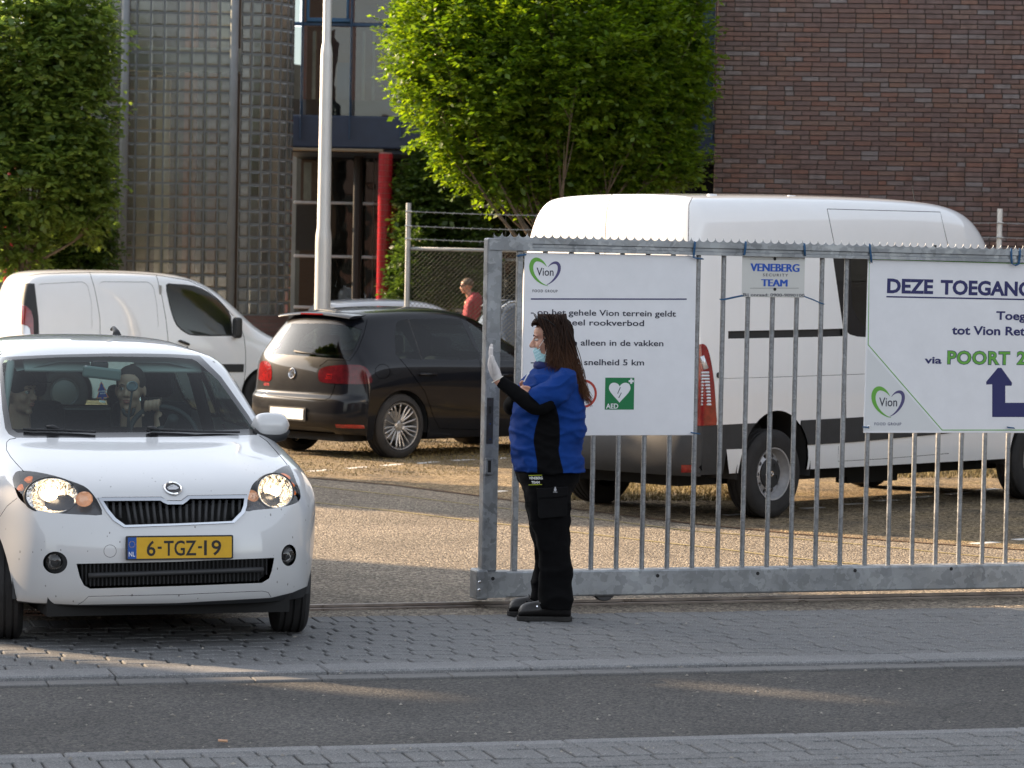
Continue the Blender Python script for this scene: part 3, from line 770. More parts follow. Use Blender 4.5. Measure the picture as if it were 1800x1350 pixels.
def tree(name, px, Y, label, blobs, m, ntw, per, size, seed, trunk_r=.09, limbs=26, base_px=None, twl=(.25, .5), zbase=.9, group=None, shell=.55, upness=.5, leanf=0.0):
    """blobs: (px, py, rx px, ry px) ellipses in the photograph at depth Y, turned into ellipsoids of real size"""
    g = np.random.default_rng(seed); rr_ = random.Random(seed)
    b0 = at(base_px or px, 500, Y); root = empty(name, (b0.x, Y, 0), 0, label, 'tree', group)
    E = []
    for bl in blobs:
        p = at(bl[0], bl[1], Y); rx = bl[2] * Y / 5000; rz = bl[3] * Y / 5000; E.append((np.array([p.x - b0.x, (bl[4] if len(bl) > 4 else 0), p.z]), np.array([rx, (bl[5] if len(bl) > 5 else min(rx, rz) * .95), rz])))
    vol = np.array([e[1].prod() ** (2 / 3) for e in E]); cnt = np.maximum(1, (ntw * vol / vol.sum())).astype(int)
    OO, DD = [], []
    for (c, r), k in zip(E, cnt):
        v = g.normal(0, 1, (k, 3)); v /= np.linalg.norm(v, axis=1, keepdims=True)
        rad = shell + (1 - shell) * g.uniform(0, 1, (k, 1)) ** .8; rad *= 1 + .10 * np.sin(v[:, :1] * 9 + seed) * np.cos(v[:, 2:] * 8 + v[:, 1:2] * 7) + g.normal(0, .035, (k, 1))
        p = c + v * r * rad * .93
        d = v * .8 + np.array([0, 0, upness]) + g.normal(0, .35, (k, 3)); d /= np.linalg.norm(d, axis=1, keepdims=True)
        OO.append(p); DD.append(d * g.uniform(*twl, (k, 1)))
    OO = np.concatenate(OO); DD = np.concatenate(DD)
    crown = leaves('crown', root, (OO - DD * .4, DD), m, size, per, seed)
    # limbs fan out from the trunk into the crown
    tr = MB(); tr.tube([(0, 0, 0), (.01, 0, zbase * .5), (.0, 0, zbase), (.02, 0, zbase + .5)], [trunk_r * 1.25, trunk_r, trunk_r * .95, trunk_r * .8], 14); tk = tr.build('trunk', M_bark, root, smooth=True)
    lb = MB()
    for i in range(limbs):
        tgt = OO[rr_.randrange(len(OO))] * 1.0; s0 = Vector((rr_.gauss(0, .03), rr_.gauss(0, .03), zbase + rr_.uniform(-.2, .5)))
        e = Vector(tgt); mid = s0.lerp(e, .5) + Vector((rr_.gauss(0, .08), rr_.gauss(0, .08), -.12 * (e - s0).length + rr_.gauss(0, .05)))
        pts = [s0 * (1 - t) ** 2 + mid * (2 * t * (1 - t)) + e * t * t for t in [k / 7 for k in range(8)]]
        r0 = trunk_r * rr_.uniform(.18, .42); lb.tube(pts, [r0 * (1 - .85 * k / 7) for k in range(8)], 6, cap=False)
        for j in range(4):
            k = rr_.randint(3, 6); s1 = pts[k]; e1 = s1 + (e - s0).normalized() * rr_.uniform(.25, .6) + Vector((rr_.gauss(0, .15), rr_.gauss(0, .15), rr_.uniform(0, .25))); lb.tube([s1, s1.lerp(e1, .5) + Vector((0, 0, -.03)), e1], [r0 * .35, r0 * .25, r0 * .08], 5, cap=False)
    lb.build('limbs', M_bark, root, smooth=True)
    return root
tree('hornbeam_tree', 965, 36.0, 'bright sunlit hornbeam with a dense round crown behind the tall white van',
     [(880, 120, 205, 215), (1010, 90, 230, 240), (1120, 150, 130, 190), (800, 60, 125, 150), (960, 290, 120, 80), (850, 250, 95, 80), (1180, 60, 70, 200), (1150, 280, 95, 60), (890, 315, 80, 42), (1040, 320, 130, 48)],
     M_leafA, 14500, 16, .072, 11, trunk_r=.085, limbs=70, base_px=985, zbase=1.9, upness=.55)
tree('plane_tree', 60, 41.0, 'leafy dark green tree half cut off by the left edge before the tower',
     [(40, 110, 130, 170), (110, 200, 95, 150), (60, 300, 130, 120), (120, 60, 90, 110), (150, 340, 55, 90), (20, 420, 60, 60), (-80, 200, 120, 220)],
     M_leafB, 4300, 17, .10, 5, trunk_r=.11, limbs=26, base_px=42, zbase=1.6, upness=.2)
tree('dark_shrub_tree', 130, 43.0, 'deep green conifer like bush low behind the leafy tree at the left',
     [(130, 400, 55, 90), (100, 440, 55, 60), (165, 430, 35, 60)], M_leafC, 1500, 14, .07, 9, trunk_r=.05, limbs=8, base_px=130, zbase=.5, upness=.4)
tree('shade_bush', 770, 49.4, 'dark green bush beyond the fence left of the sunlit hornbeam',
     [(765, 340, 65, 90), (745, 430, 55, 80), (800, 450, 60, 90), (730, 500, 50, 60)], M_leafC, 2600, 14, .095, 21, trunk_r=.05, limbs=8, base_px=770, zbase=.6, upness=.4)
tree('corner_bush', 480, 48.6, 'dark narrow bush between red column and fence post',
     [(725, 470, 26, 60), (712, 520, 26, 30)], M_leafC, 420, 12, .08, 35, trunk_r=.03, limbs=5, base_px=712, zbase=.5, upness=.4)

# ---------------------------------------------------------------- unseen wall and tree added to the left to shade the gate, street and yard
SH = Vector((SUN_H.x, SUN_H.y, 0)); SN = Vector((-SUN_H.y, 0, 0)); SN = Vector((.465, .885, 0))
def sq(p, q_): return SH * p + SN * q_
hall = sq(27, 15.75)
hb = empty('corner_hall', hall, math.atan2(SN.y, SN.x) + math.pi, 'tall brick hall beyond the left edge shading the gate and the street', 'building')
# local x runs away from the sunlit gap (towards smaller q), local y towards the sun
for (xa, xb, za, zb_) in ((0, 3.72, 0, 14), (3.87, 4.72, 0, 14), (4.92, 70, 0, 14), (3.72, 3.87, 0, 9.1), (3.72, 3.87, 9.65, 14), (4.72, 4.92, 0, 7.4), (4.72, 4.92, 9.0, 14)):  # narrow slots shaped to throw light streaks on the road and pavement
    q = MB(); q.bb((xa, -1.5, za), (xb, -1, zb_)); q.build('wall', MATS['brick_far'], hb)
tree_r = tree('lime_tree', -600, 27.3, 'broad lime tree beyond the left edge whose shade falls on the yard',
     [(-560, 380, 330, 250)], M_leafB, 900, 10, .3, 77, trunk_r=.2, limbs=12, zbase=1.2)
tp = sq(21.5, 20.7); tree_r.location = (tp.x, tp.y, 1.9)  # added crown lifted so its shade band lands on the yard

# far side of the street and the plot to the right: rows that only show as reflections and shade
g2 = MB(); 
for k in range(14):
    pass
row = empty('terrace_row', (-30, -34, 0), 0, 'long brick terrace on the other side of the street behind the viewer', 'building')
q = MB(); q.bb((0, -8, 0), (75, 0, 6.0)); q.build('wall', MATS['brick_far'], row)
q = MB(); q.add([(0, .4, 6), (75, .4, 6), (75, -4, 8.5), (0, -4, 8.5), (0, -8.4, 6), (75, -8.4, 6)], [(0, 1, 2, 3), (3, 2, 5, 4)]); q.build('roof', mat('roof_tile', (.07, .05, .045), .7), row)
for k in range(18):
    for z in (1.0, 3.9):
        q = MB(); q.bb((1.5 + 4 * k, .02, z), (3.3 + 4 * k, .05, z + 1.5)); q.build('window', M_oglass_dark if 'M_oglass_dark' in globals() else mat('street_window', (.03, .035, .04), .08), row)
rt_ = empty('side_hall', (24, 2, 0), R(90), 'dark brick hall beyond the right edge of the yard', 'building')  # added out of view, dark so the black car mirrors less light
q = MB(); q.bb((0, -12, 0), (34, 0, 11)); q.build('wall', mat('dark_cladding', (.02, .03, .05), .6, noise=.2, nscale=2), rt_)
for k in range(8):
    q = MB(); q.bb((1 + 4.2 * k, .02, 4.5), (4 + 4.2 * k, .05, 6)); q.build('window', mat('street_window', (.03, .035, .04), .08), rt_)

fh_ = sq(64, 55); far = empty('far_hall', fh_, math.atan2(SN.y, SN.x) + math.pi, 'long low hall far beyond the left edge of the yard', 'building')  # added out of view to keep horizon glow off the car paint
q = MB(); q.bb((-50, -8, 0), (70, -1, 11)); q.build('wall', mat('hall_cladding', (.10, .09, .075), .8, noise=.3, nscale=.5), far)
# ---------------------------------------------------------------- sliding gate
def galv(name, base=(.30, .315, .33), spangle=26, rough=.42):
    m = bpy.data.materials.new(name); m.use_nodes = True
    nt = m.node_tree; N, L = nt.nodes, nt.links; b = N['Principled BSDF']
    tc = N.new('ShaderNodeTexCoord')
    nz = N.new('ShaderNodeTexNoise'); nz.inputs['Scale'].default_value = 14; nz.inputs['Detail'].default_value = 3
    L.new(tc.outputs['Object'], nz.inputs['Vector'])
    vm = N.new('ShaderNodeMix'); vm.data_type = 'RGBA'; vm.inputs[0].default_value = .14
    L.new(tc.outputs['Object'], vm.inputs[6]); L.new(nz.outputs['Color'], vm.inputs[7])
    vo = N.new('ShaderNodeTexVoronoi'); vo.inputs['Scale'].default_value = spangle
    L.new(vm.outputs[2], vo.inputs['Vector'])
    sp = N.new('ShaderNodeSeparateColor'); L.new(vo.outputs['Color'], sp.inputs[0])
    rp = N.new('ShaderNodeValToRGB'); e = rp.color_ramp.elements
    e[0].position = 0; e[0].color = (*[c * .74 for c in base], 1); e[1].position = 1; e[1].color = (*[c * 1.12 for c in base], 1)
    L.new(sp.outputs[0], rp.inputs[0])
    n2 = N.new('ShaderNodeTexNoise'); n2.inputs['Scale'].default_value = 3.5; n2.inputs['Detail'].default_value = 8
    L.new(tc.outputs['Object'], n2.inputs['Vector'])
    mr = N.new('ShaderNodeMapRange'); mr.inputs['From Min'].default_value = .35; mr.inputs['From Max'].default_value = .7; mr.inputs['To Min'].default_value = .8; mr.inputs['To Max'].default_value = 1.15
    L.new(n2.outputs['Fac'], mr.inputs[0])
    mu = N.new('ShaderNodeMix'); mu.data_type = 'RGBA'; mu.blend_type = 'MULTIPLY'; mu.inputs[0].default_value = 1
    L.new(rp.outputs[0], mu.inputs[6]); L.new(mr.outputs[0], mu.inputs[7]); L.new(mu.outputs[2], b.inputs['Base Color'])
    b.inputs['Metallic'].default_value = .55
    m2 = N.new('ShaderNodeMapRange'); m2.inputs['To Min'].default_value = rough - .1; m2.inputs['To Max'].default_value = rough + .18
    L.new(sp.outputs[1], m2.inputs[0]); L.new(m2.outputs[0], b.inputs['Roughness'])
    MATS[name] = m
    return m
M_galv = galv('galvanised_steel')
M_galvb = galv('galvanised_tube', (.30, .31, .32), 60)
M_black = mat('black_gap', (.012, .012, .013), .7)
M_lockm = mat('dark_lock_steel', (.07, .07, .075), .45, metal=.7, noise=.3, nscale=20)
M_chrome = mat('chrome', (.75, .75, .76), .12, metal=1)
M_blue_tie = mat('blue_twine', (.02, .09, .20), .6)

G_ang = math.atan2(td.y, td.x)
def gpl(px, py, off=0.0):
    """photo pixel -> (u along gate, z) on the gate's plane moved `off` away from the camera"""
    d = ray(px, py); p0 = TA + tn * off
    t = (p0 - CAM_LOC).dot(tn) / d.dot(tn)
    p = CAM_LOC + d * t
    return (p - GO).dot(td), p.z
GO = TA
u0, _ = gpl(838, 1040)
GO = TA + td * u0
gate = empty('sliding_gate', GO, G_ang, 'galvanised steel sliding gate with upright bars and a scalloped spiked top', 'gate')
GL = 7.2
zt = gpl(872, 418)[1]; zr = gpl(872, 440)[1]
zb1, zb0 = gpl(880, 1003)[1], gpl(880, 1049)[1]
ztR = gpl(1790, 436)[1]
print('gate z', zt, zr, zb1, zb0, ztR, 'u1800', gpl(1800, 600)[0], gpl(1800, 1000)[0])
PU0, PU1 = gpl(845, 900)[0], gpl(871, 900)[0]
b = MB(); b.bb((PU0, -.04, zb1), (PU1, .04, zt - .002)); b.build('gate_post', M_galv, gate, bevel=.008)
# top rail with a pressed ridge: profile swept along u
b = MB(); y0 = -.045
prof = [(.045, zr), (.045, zt), (-.045, zt), (-.045, zt - .028), (-.037, zt - .033), (-.037, zr + .022), (-.045, zr + .018), (-.045, zr)]
n = len(prof); vs = [(PU1 - .012, y, z) for y, z in prof] + [(GL, y, z) for y, z in prof]
b.add(vs, [(i, (i + 1) % n, (i + 1) % n + n, i + n) for i in range(n)] + [tuple(range(n)), tuple(range(n, 2 * n))])
b.build('top_rail', M_galv, gate)
b = MB(); b.bb((PU0 + .004, -.048, zr), (PU0 + .26, -.042, zt - .004)); b.build('corner_sleeve', M_galv, gate, bevel=.002)
b = MB(); b.bb((-.0, -.055, zb0), (GL, .055, zb1)); beam = b.build('bottom_beam', M_galv, gate, bevel=.010)
b = MB(); b.bb((-.022, -.07, zb0 - .01), (.045, .07, zb1 + .012)); b.build('end_bracket', M_galv, gate, bevel=.012)
b = MB(); b.bb((.045, -.0585, zb0 + .002), (.155, -.0555, zb1 - .002)); b.build('weld_plate', M_galv, gate)
for (px, py) in ((1156, 1012), (1332, 1008), (1503, 1003), (1672, 1000), (866, 1017)):
    u, z = gpl(px, py, -.055); m = MB(); m.lathe([(.0105, 0), (.0105, .004)], Matrix.Translation((u, -.0595 if px < 900 else -.0565, z)) @ Matrix.Rotation(R(-90), 4, 'X'), 16, True)
    m.build('bolt_hole', M_black, gate)
for (px, py) in ((843, 1023), (842, 1037)):
    u, z = gpl(px, py, -.07); m = MB(); m.lathe([(.009, -.006), (.009, 0), (.004, .003)], Matrix.Translation((u, -.071, z)) @ Matrix.Rotation(R(90), 4, 'X'), 8, True)
    m.build('bolt', M_chrome, gate)
# bars
us = [gpl(x, 998)[0] for x in (903, 1038, 1083, 1128, 1172, 1216, 1260, 1304, 1347.5, 1390, 1433, 1476, 1518.7, 1560.6, 1602, 1643.8, 1684.5, 1725.8, 1766.8)]
dd = (us[-1] - us[1]) / (len(us) - 2)
print('bar pitch', dd)
us = [us[0], us[1] - 2 * dd, us[1] - dd] + us[1:]
while us[-1] < GL - .2: us.append(us[-1] + dd)
barm = MB(); barm.tube([(0, 0, zb1 - .003), (0, 0, zr + .003)], .0142, 14, cap=False)
bme = barm.mesh('bar', M_galvb, True)
for i, u in enumerate(us):
    if i == 0:
        m = MB(); m.bb((-.0165, -.0165, zb1), (.0165, .0165, zr)); m.build('bar', M_galvb, gate, bevel=.003, loc=(u, 0, 0))
        continue
    link('bar', bme, gate, (u + rnd.uniform(-.002, .002), 0, 0), (0, 0, rnd.uniform(0, 6)))
# scalloped spike strip
pitch = .0495; rr = pitch / 2; hh = .030
b = MB(); yb = .0
u = PU0 + .045; pts = []
k = 0
while u < GL - .1:
    for j in range(9):
        t = math.pi * j / 9
        pts.append((u + rr - rr * math.cos(t), zt + hh - math.sin(t) * (hh - .006)))
    u += pitch
pts.append((u, zt + hh))
nn = len(pts)
vs = []
for (x, z) in pts: vs += [(x, -.002, z), (x, .002, z), (x, -.002, zt - .001), (x, .002, zt - .001)]
fs = []
for i in range(nn - 1):
    a = 4 * i; c = a + 4
    fs += [(a, c, c + 2, a + 2), (a + 1, a + 3, c + 3, c + 1), (a, a + 1, c + 1, c)]
b.add(vs, fs); b.build('spike_strip', M_galv, gate)
# lock plate and latch on post face
def on_post(px0, py0, px1, py1, name, m, d0=-.048, d1=-.040, bev=.002):
    a, za = gpl(px0, py0, -.04); c, zc = gpl(px1, py1, -.04); q = MB(); q.bb((a, d0, zc), (c, d1, za)); return q.build(name, m, gate, bevel=bev)
lp = on_post(856, 699, 866, 780, 'lock_plate', M_lockm, -.0435)
for y in (703, 772, 745):
    u, z = gpl(861, y, -.04); m = MB(); m.lathe([(.004, 0), (.004, .003)], Matrix.Translation((u, -.0436, z)) @ Matrix.Rotation(R(90), 4, 'X'), 10, True); m.build('screw', M_chrome, lp)
on_post(858.5, 714, 863.5, 727, 'key_hole', M_black, -.0442)
on_post(853, 805, 865, 834, 'latch', M_galv, -.054)
on_post(856.5, 809, 861.5, 830, 'latch_slot', M_black, -.0552, -.054)
# running wheel
u, _ = gpl(1061, 1050)
m = MB(); m.lathe([(.0, -.02), (.068, -.02), (.072, -.014), (.066, 0), (.072, .014), (.068, .02), (0, .02)], Matrix.Translation((u, 0, .088)) @ Matrix.Rotation(R(90), 4, 'X'), 32)
m.build('running_wheel', M_lockm, gate, smooth=R(40))

# ---------------------------------------------------------------- lettering
def text_mesh(body, size, m, bold=0.0, parent=None, M=None, name='lettering', align='LEFT', width=None, space=1.0, thick=.0004, xs=1.0):
    cu = bpy.data.curves.new('t', 'FONT'); cu.body = body; cu.size = size; cu.offset = bold * size; cu.align_x = align
    cu.extrude = thick; cu.space_character = space; cu.resolution_u = 3
    o = bpy.data.objects.new('t', cu); COL.objects.link(o)
    dg = bpy.context.evaluated_depsgraph_get(); dg.update()
    me = bpy.data.meshes.new_from_object(o.evaluated_get(dg)); bpy.data.objects.remove(o); bpy.data.curves.remove(cu)
    me.materials.clear(); me.materials.append(m)
    co = np.empty(len(me.vertices) * 3); me.vertices.foreach_get('co', co); co = co.reshape(-1, 3)
    if width:
        w = co[:, 0].max() - co[:, 0].min(); xs = width / w
        co[:, 0] = (co[:, 0] - co[:, 0].min()) * xs
    else: co[:, 0] *= xs
    me.vertices.foreach_set('co', co.ravel()); me.update()
    if M is not None: me.transform(M)
    me.name = name
    return link(name, me, parent)
def strokes(m, P, pts, w, thick, close=False):
    """flat polyline of varying width in the local XY plane of P"""
    n = len(pts); L_, R_ = [], []
    for i, (x, y) in enumerate(pts):
        if close: a, c = pts[i - 1], pts[(i + 1) % n]
        else: a, c = pts[max(i - 1, 0)], pts[min(i + 1, n - 1)]
        dx, dy = c[0] - a[0], c[1] - a[1]; l = math.hypot(dx, dy) or 1; nx, ny = -dy / l, dx / l
        ww = (w[i] if isinstance(w, (list, tuple)) else w) / 2
        L_.append((x + nx * ww, y + ny * ww)); R_.append((x - nx * ww, y - ny * ww))
    vs = []
    for i in range(n): vs += [P @ Vector((*L_[i], thick)), P @ Vector((*R_[i], thick)), P @ Vector((*L_[i], 0)), P @ Vector((*R_[i], 0))]
    fs = []
    for i in range(n if close else n - 1):
        a = 4 * i; c = 4 * ((i + 1) % n)
        fs += [(a, c, c + 1, a + 1), (a, a + 2, c + 2, c), (a + 1, c + 1, c + 3, a + 3)]
    m.add(vs, fs)
def bez(p0, p1, p2, p3, n=14):
    return [tuple((1 - t) ** 3 * p0[k] + 3 * (1 - t) ** 2 * t * p1[k] + 3 * (1 - t) * t * t * p2[k] + t ** 3 * p3[k] for k in range(2)) for t in [i / n for i in range(n + 1)]]

M_board = mat('white_sign_board', (.76, .76, .78), .42, noise=.035, nscale=7, bump=.05, bscale=3, rnoise=.1)
M_navy = mat('navy_print', (.018, .02, .11), .5)
M_ink = mat('dark_ink', (.012, .014, .035), .5)
M_green = mat('green_print', (.13, .38, .05), .5)
M_purple = mat('purple_grey_print', (.075, .065, .17), .5)
M_aed = mat('aed_green', (.0, .17, .05), .5)
M_redp = mat('red_print', (.42, .035, .02), .5)
M_bluep = mat('blue_print', (.01, .08, .42), .5)
M_silver = mat('silver_board', (.58, .575, .545), .4, noise=.03, nscale=9)

def sign_plane(c00, c10, c01, off):
    """board from three photo corners (top-left, top-right, bottom-left) -> matrix (x right, y up, z to viewer), w, h"""
    def P(c):
        u, z = gpl(c[0], c[1], off); return GO + td * u + tn * off + Vector((0, 0, z))
    a, r, d = P(c00), P(c10), P(c01)
    M = frame(d, (r - a), (a - d))
    return M, (r - a).length, (a - d).length
def px_in(M, px, py):
    d = ray(px, py); n = M.to_3x3() @ Vector((0, 0, 1)); o = M.translation
    t = (o - CAM_LOC).dot(n) / d.dot(n); q = M.inverted() @ (CAM_LOC + d * t)
    return q.x, q.y
T = Matrix.Translation
def board(name, M, w, h, th, m, label, cat, r=.006):
    root = bpy.data.objects.new(name, None); COL.objects.link(root); root.matrix_world = M
    tag(root, label, cat)
    q = MB(); q.box((w / 2, h / 2, -th / 2), (w, h, th)); q.build('panel', m, root, bevel=r)
    return root
def txt(root, M, body, x0, y0, x1, hpx, m, bold=0.0, **k):
    """text whose first letter starts at pixel (x0, baseline y0) and ends near x1; hpx = cap height in pixels"""
    a = px_in(M, x0, y0); c = px_in(M, x1, y0); e = px_in(M, x0, y0 - hpx)
    ang = 0
    return text_mesh(body, (e[1] - a[1]) / .73, m, bold, root, T((a[0], a[1], .0012)), width=c[0] - a[0], **k)
def heart(root, M, x0, y0, x1, y1, txtm):
    """the green and purple heart logo inside the pixel box, with the name inside"""
    a = px_in(M, x0, y1); c = px_in(M, x1, y0); w = c[0] - a[0]; h = c[1] - a[1]
    P = T((a[0], a[1], .0008))
    S = lambda pts: [(x * w, y * h) for x, y in pts]
    # crescent stroke left: from inner top round the left to the bottom tip
    l = bez((.55, .70), (.38, .98), (.10, 1.05), (.045, .74)) + bez((.045, .74), (.0, .42), (.30, .08), (.60, .02))[1:]
    n = len(l); m = MB(); strokes(m, P, S(l), [w * (.008 + .13 * math.sin(math.pi * min(1, (i / n)) ** .8) ** 1.3) for i in range(n)], .0006); m.build('logo_heart_left', M_green, root)
    r = bez((.60, .68), (.70, .86), (.93, .92), (.965, .70)) + bez((.965, .70), (1.0, .44), (.74, .12), (.56, .06))[1:]
    n = len(r); m = MB(); strokes(m, P, S(r), [w * (.008 + .095 * math.sin(math.pi * (i / n) ** .9) ** 1.3) for i in range(n)], .0006); m.build('logo_heart_right', M_purple, root)
    text_mesh('Vion', h * .40, M_ink, .006, root, P @ T((w * .22, h * .38, .0002)), width=w * .56)

# --- rules board ----------------------------------------------------------------------
M1, w1, h1 = sign_plane((920, 444), (1232, 450), (917, 766), -.026)
w1 = px_in(M1, 1219, 766)[0]
SB = board('rules_board', M1, w1, h1, .006, M_board, 'large white board with house rules in Dutch behind the standing guard', 'sign')
heart(SB, M1, 931, 454, 985, 503, None)
txt(SB, M1, 'FOOD GROUP', 936, 513.5, 980, 5.0, M_ink, .004, space=1.25)
q = MB(); a = px_in(M1, 933, 525.5); c = px_in(M1, 1207, 525.8); strokes(q, T((0, 0, .0008)), [a, c], .0075, .0004); q.build('rule_line', M_navy, SB)
B1 = .011
txt(SB, M1, '- op het gehele Vion terrein geldt', 933, 553.5, 1188, 10.8, M_ink, B1)
txt(SB, M1, '  een geheel rookverbod', 941, 571, 1132, 10.8, M_ink, B1)
txt(SB, M1, '- parkeren alleen in de vakken', 933, 606.5, 1166, 10.8, M_ink, B1)
txt(SB, M1, '- maximum snelheid 5 km', 933, 641, 1132, 10.8, M_ink, B1)
# no smoking ring
c = px_in(M1, 1025.5, 692); rr = px_in(M1, 1049, 692)[0] - c[0]
q = MB(); strokes(q, T((0, 0, .0008)), [(c[0] + math.cos(t) * rr * .92, c[1] + math.sin(t) * rr * .92) for t in [i * math.pi / 20 for i in range(40)]], rr * .17, .0004, close=True); q.build('ring_print', M_redp, SB)
q = MB(); q.bb((c[0] - rr * .55, c[1] - rr * .09, .0004), (c[0] + rr * .4, c[1] + rr * .09, .0009)); q.build('cigarette_print', M_ink, SB)
q = MB(); strokes(q, T((0, 0, .0012)), [(c[0] - rr * .62, c[1] + rr * .62), (c[0] + rr * .62, c[1] - rr * .62)], rr * .15, .0004); q.build('slash_print', M_redp, SB)
# AED pictogram
a = px_in(M1, 1063, 720); e = px_in(M1, 1115, 664); w = e[0] - a[0]; h = e[1] - a[1]
q = MB(); q.bb((a[0], a[1], .0002), (e[0], e[1], .0010)); q.build('aed_panel', M_aed, SB)
P = T((a[0], a[1], .0012))
hp = bez((.5, .72), (.44, .88), (.14, .90), (.13, .68)) + bez((.13, .68), (.12, .56), (.36, .38), (.5, .22))[1:]
hp = hp + [(1 - x, y) for x, y in hp[::-1]][1:-1]
q = MB(); q.prism([(x * w, y * h) for x, y in hp], P, .0004); q.build('aed_heart', M_board, SB)
q = MB(); strokes(q, P @ T((0, 0, .0006)), [(x * w, y * h) for x, y in ((.52, .70), (.43, .50), (.56, .53), (.47, .37))], w * .028, .0003); q.build('aed_bolt', M_ink, SB)
q = MB(); q.prism([(.805 * w, .86 * h), (.98 * w, .86 * h), (.98 * w, .925 * h), (.805 * w, .925 * h)], P, .0004); q.prism([(.86 * w, .81 * h), (.925 * w, .81 * h), (.925 * w, .975 * h), (.86 * w, .975 * h)], P @ T((0, 0, .0001)), .0004); q.build('aed_cross', M_board, SB)
text_mesh('AED', h * .22, M_board, .02, SB, P @ T((w * .04, h * .035, .0002)), width=w * .42)

# --- small security sign --------------------------------------------------------------
M2, w2, h2 = sign_plane((1306, 447), (1416, 449), (1304, 522), -.024)
S2 = board('security_sign', M2, w2, h2, .004, M_silver, 'small silver VENEBERG SECURITY TEAM sign tied below the gate rail', 'sign')
for dx in (-.9, 0, .9): txt(S2, M2, 'VENEBERG', 1319.6 + dx, 476.5, 1404.4 + dx, 14.5, M_bluep, 0, thick=.0004 + .0001 * dx)
txt(S2, M2, 'SECURITY', 1341, 485.5, 1385, 5.2, M_ink, .004, space=1.4)
for dx in (-.9, 0, .9): txt(S2, M2, 'TEAM', 1338.6 + dx, 503, 1383.4 + dx, 13, M_bluep, 0, thick=.0004 + .0001 * dx)
txt(S2, M2, 'Bij onraad: 0900-9090100', 1306.5, 520.3, 1414, 5.4, M_ink, .006)
for (x0, y, x1) in ((1318, 455.5, 1404), (1318, 506.5, 1404)):
    q = MB(); strokes(q, T((0, 0, .0008)), [px_in(M2, x0, y), px_in(M2, x1, y)], .0016, .0003); q.build('thin_line', M_ink, S2)
for y in (455, 508.5):
    a = px_in(M2, 1362, y); q = MB(); q.lathe([(.0095, 0), (.0095, .0014)], T((a[0], a[1], 0)), 16, True); q.build('fixing_hole', M_black, S2)

# --- access board ---------------------------------------------------------------------
M4, w4, h4 = sign_plane((1526, 452), (1800, 459), (1518, 761), -.026)
def on4(px, py): return px_in(M4, px, py)
S4 = bpy.data.objects.new('access_board', None); COL.objects.link(S4); S4.matrix_world = M4
tag(S4, 'large white board reading DEZE TOEGANG with a navy arrow and POORT 2', 'sign')
a = on4(1526, 452); c = on4(1800, 461); d = on4(1518, 761); e = on4(1800, 761)
k = 2.3
q = MB(); q.prism([d, (d[0] + (e[0] - d[0]) * k, d[1] + (e[1] - d[1]) * k), (a[0] + (c[0] - a[0]) * k, a[1] + (c[1] - a[1]) * k), a], T((0, 0, -.006)), .006)
q.build('panel', M_board, S4, bevel=.002)
q = MB()
strokes(q, T((0, 0, .0003)), [on4(1806, 463.5), on4(1528, 455.5), on4(1526, 606), on4(1656, 756), on4(1806, 756)], .0055, .0005)
q.build('green_border', M_green, S4)
q = MB(); q.prism([on4(1525, 612), on4(1519.5, 757), on4(1652, 757)], T((0, 0, .0001)), .0003); q.build('corner_print', mat('pale_grey_print', (.66, .67, .67), .45), S4)
txt(S4, M4, 'DEZE', 1559, 514, 1640, 25, M_navy, .036)
txt(S4, M4, 'TOEGANG', 1653, 516.5, 1813, 25, M_navy, .036)
q = MB(); strokes(q, T((0, 0, .0008)), [on4(1558, 521.5), on4(1806, 526.5)], .0085, .0004); q.build('rule_line', M_navy, S4)
txt(S4, M4, 'Toeg', 1751, 561.5, 1803, 15, M_navy, .027)
txt(S4, M4, 'tot Vion Ret', 1673, 587.5, 1802, 15.5, M_navy, .027)
txt(S4, M4, 'via', 1625, 638.5, 1655, 12.5, M_navy, .027)
a = on4(1665, 639)
for (mm, bo, z) in ((M_navy, .052, 0), (M_green, .022, .0006)):
    e = on4(1665, 616); c = on4(1775, 639)
    text_mesh('POORT', (e[1] - a[1]) / .73, mm, bo, S4, T((a[0] - (bo - .022) * .05, a[1], .0010 + z)), width=c[0] - a[0] + (bo - .022) * .1, space=1.08)
    f = on4(1787, 640); g2 = on4(1803, 640)
    text_mesh('2', (e[1] - a[1]) / .73, mm, bo, S4, T((f[0] - (bo - .022) * .05, f[1], .0010 + z)), width=g2[0] - f[0] + (bo - .022) * .1)
P = lambda *s: [on4(x, y) for x, y in s]
q = MB(); q.prism(P((1744, 733), (1744, 675.5), (1733.5, 676), (1733.5, 671), (1754, 646.5), (1760, 646.5), (1779, 673), (1778, 678), (1767, 678), (1767, 708), (1830, 708), (1830, 733)), T((0, 0, .0003)), .0006); q.build('arrow_print', M_navy, S4)
heart(S4, M4, 1532, 680, 1590, 735, None)
txt(S4, M4, 'FOOD GROUP', 1537, 747.5, 1584, 5.2, M_navy, .006, space=1.25)
for (px, py) in ((1531, 461), (1526.5, 750.5)):
    a = on4(px, py); m = MB(); m.lathe([(.0045, .002), (.0075, .003), (.0105, .001), (.0105, 0)], T((a[0], a[1], 0)), 18); m.build('eyelet', M_chrome, S4, smooth=True)
    m = MB(); m.lathe([(0, .0012), (.005, .0012)], T((a[0], a[1], 0)), 12); m.build('eyelet_hole', M_black, S4)

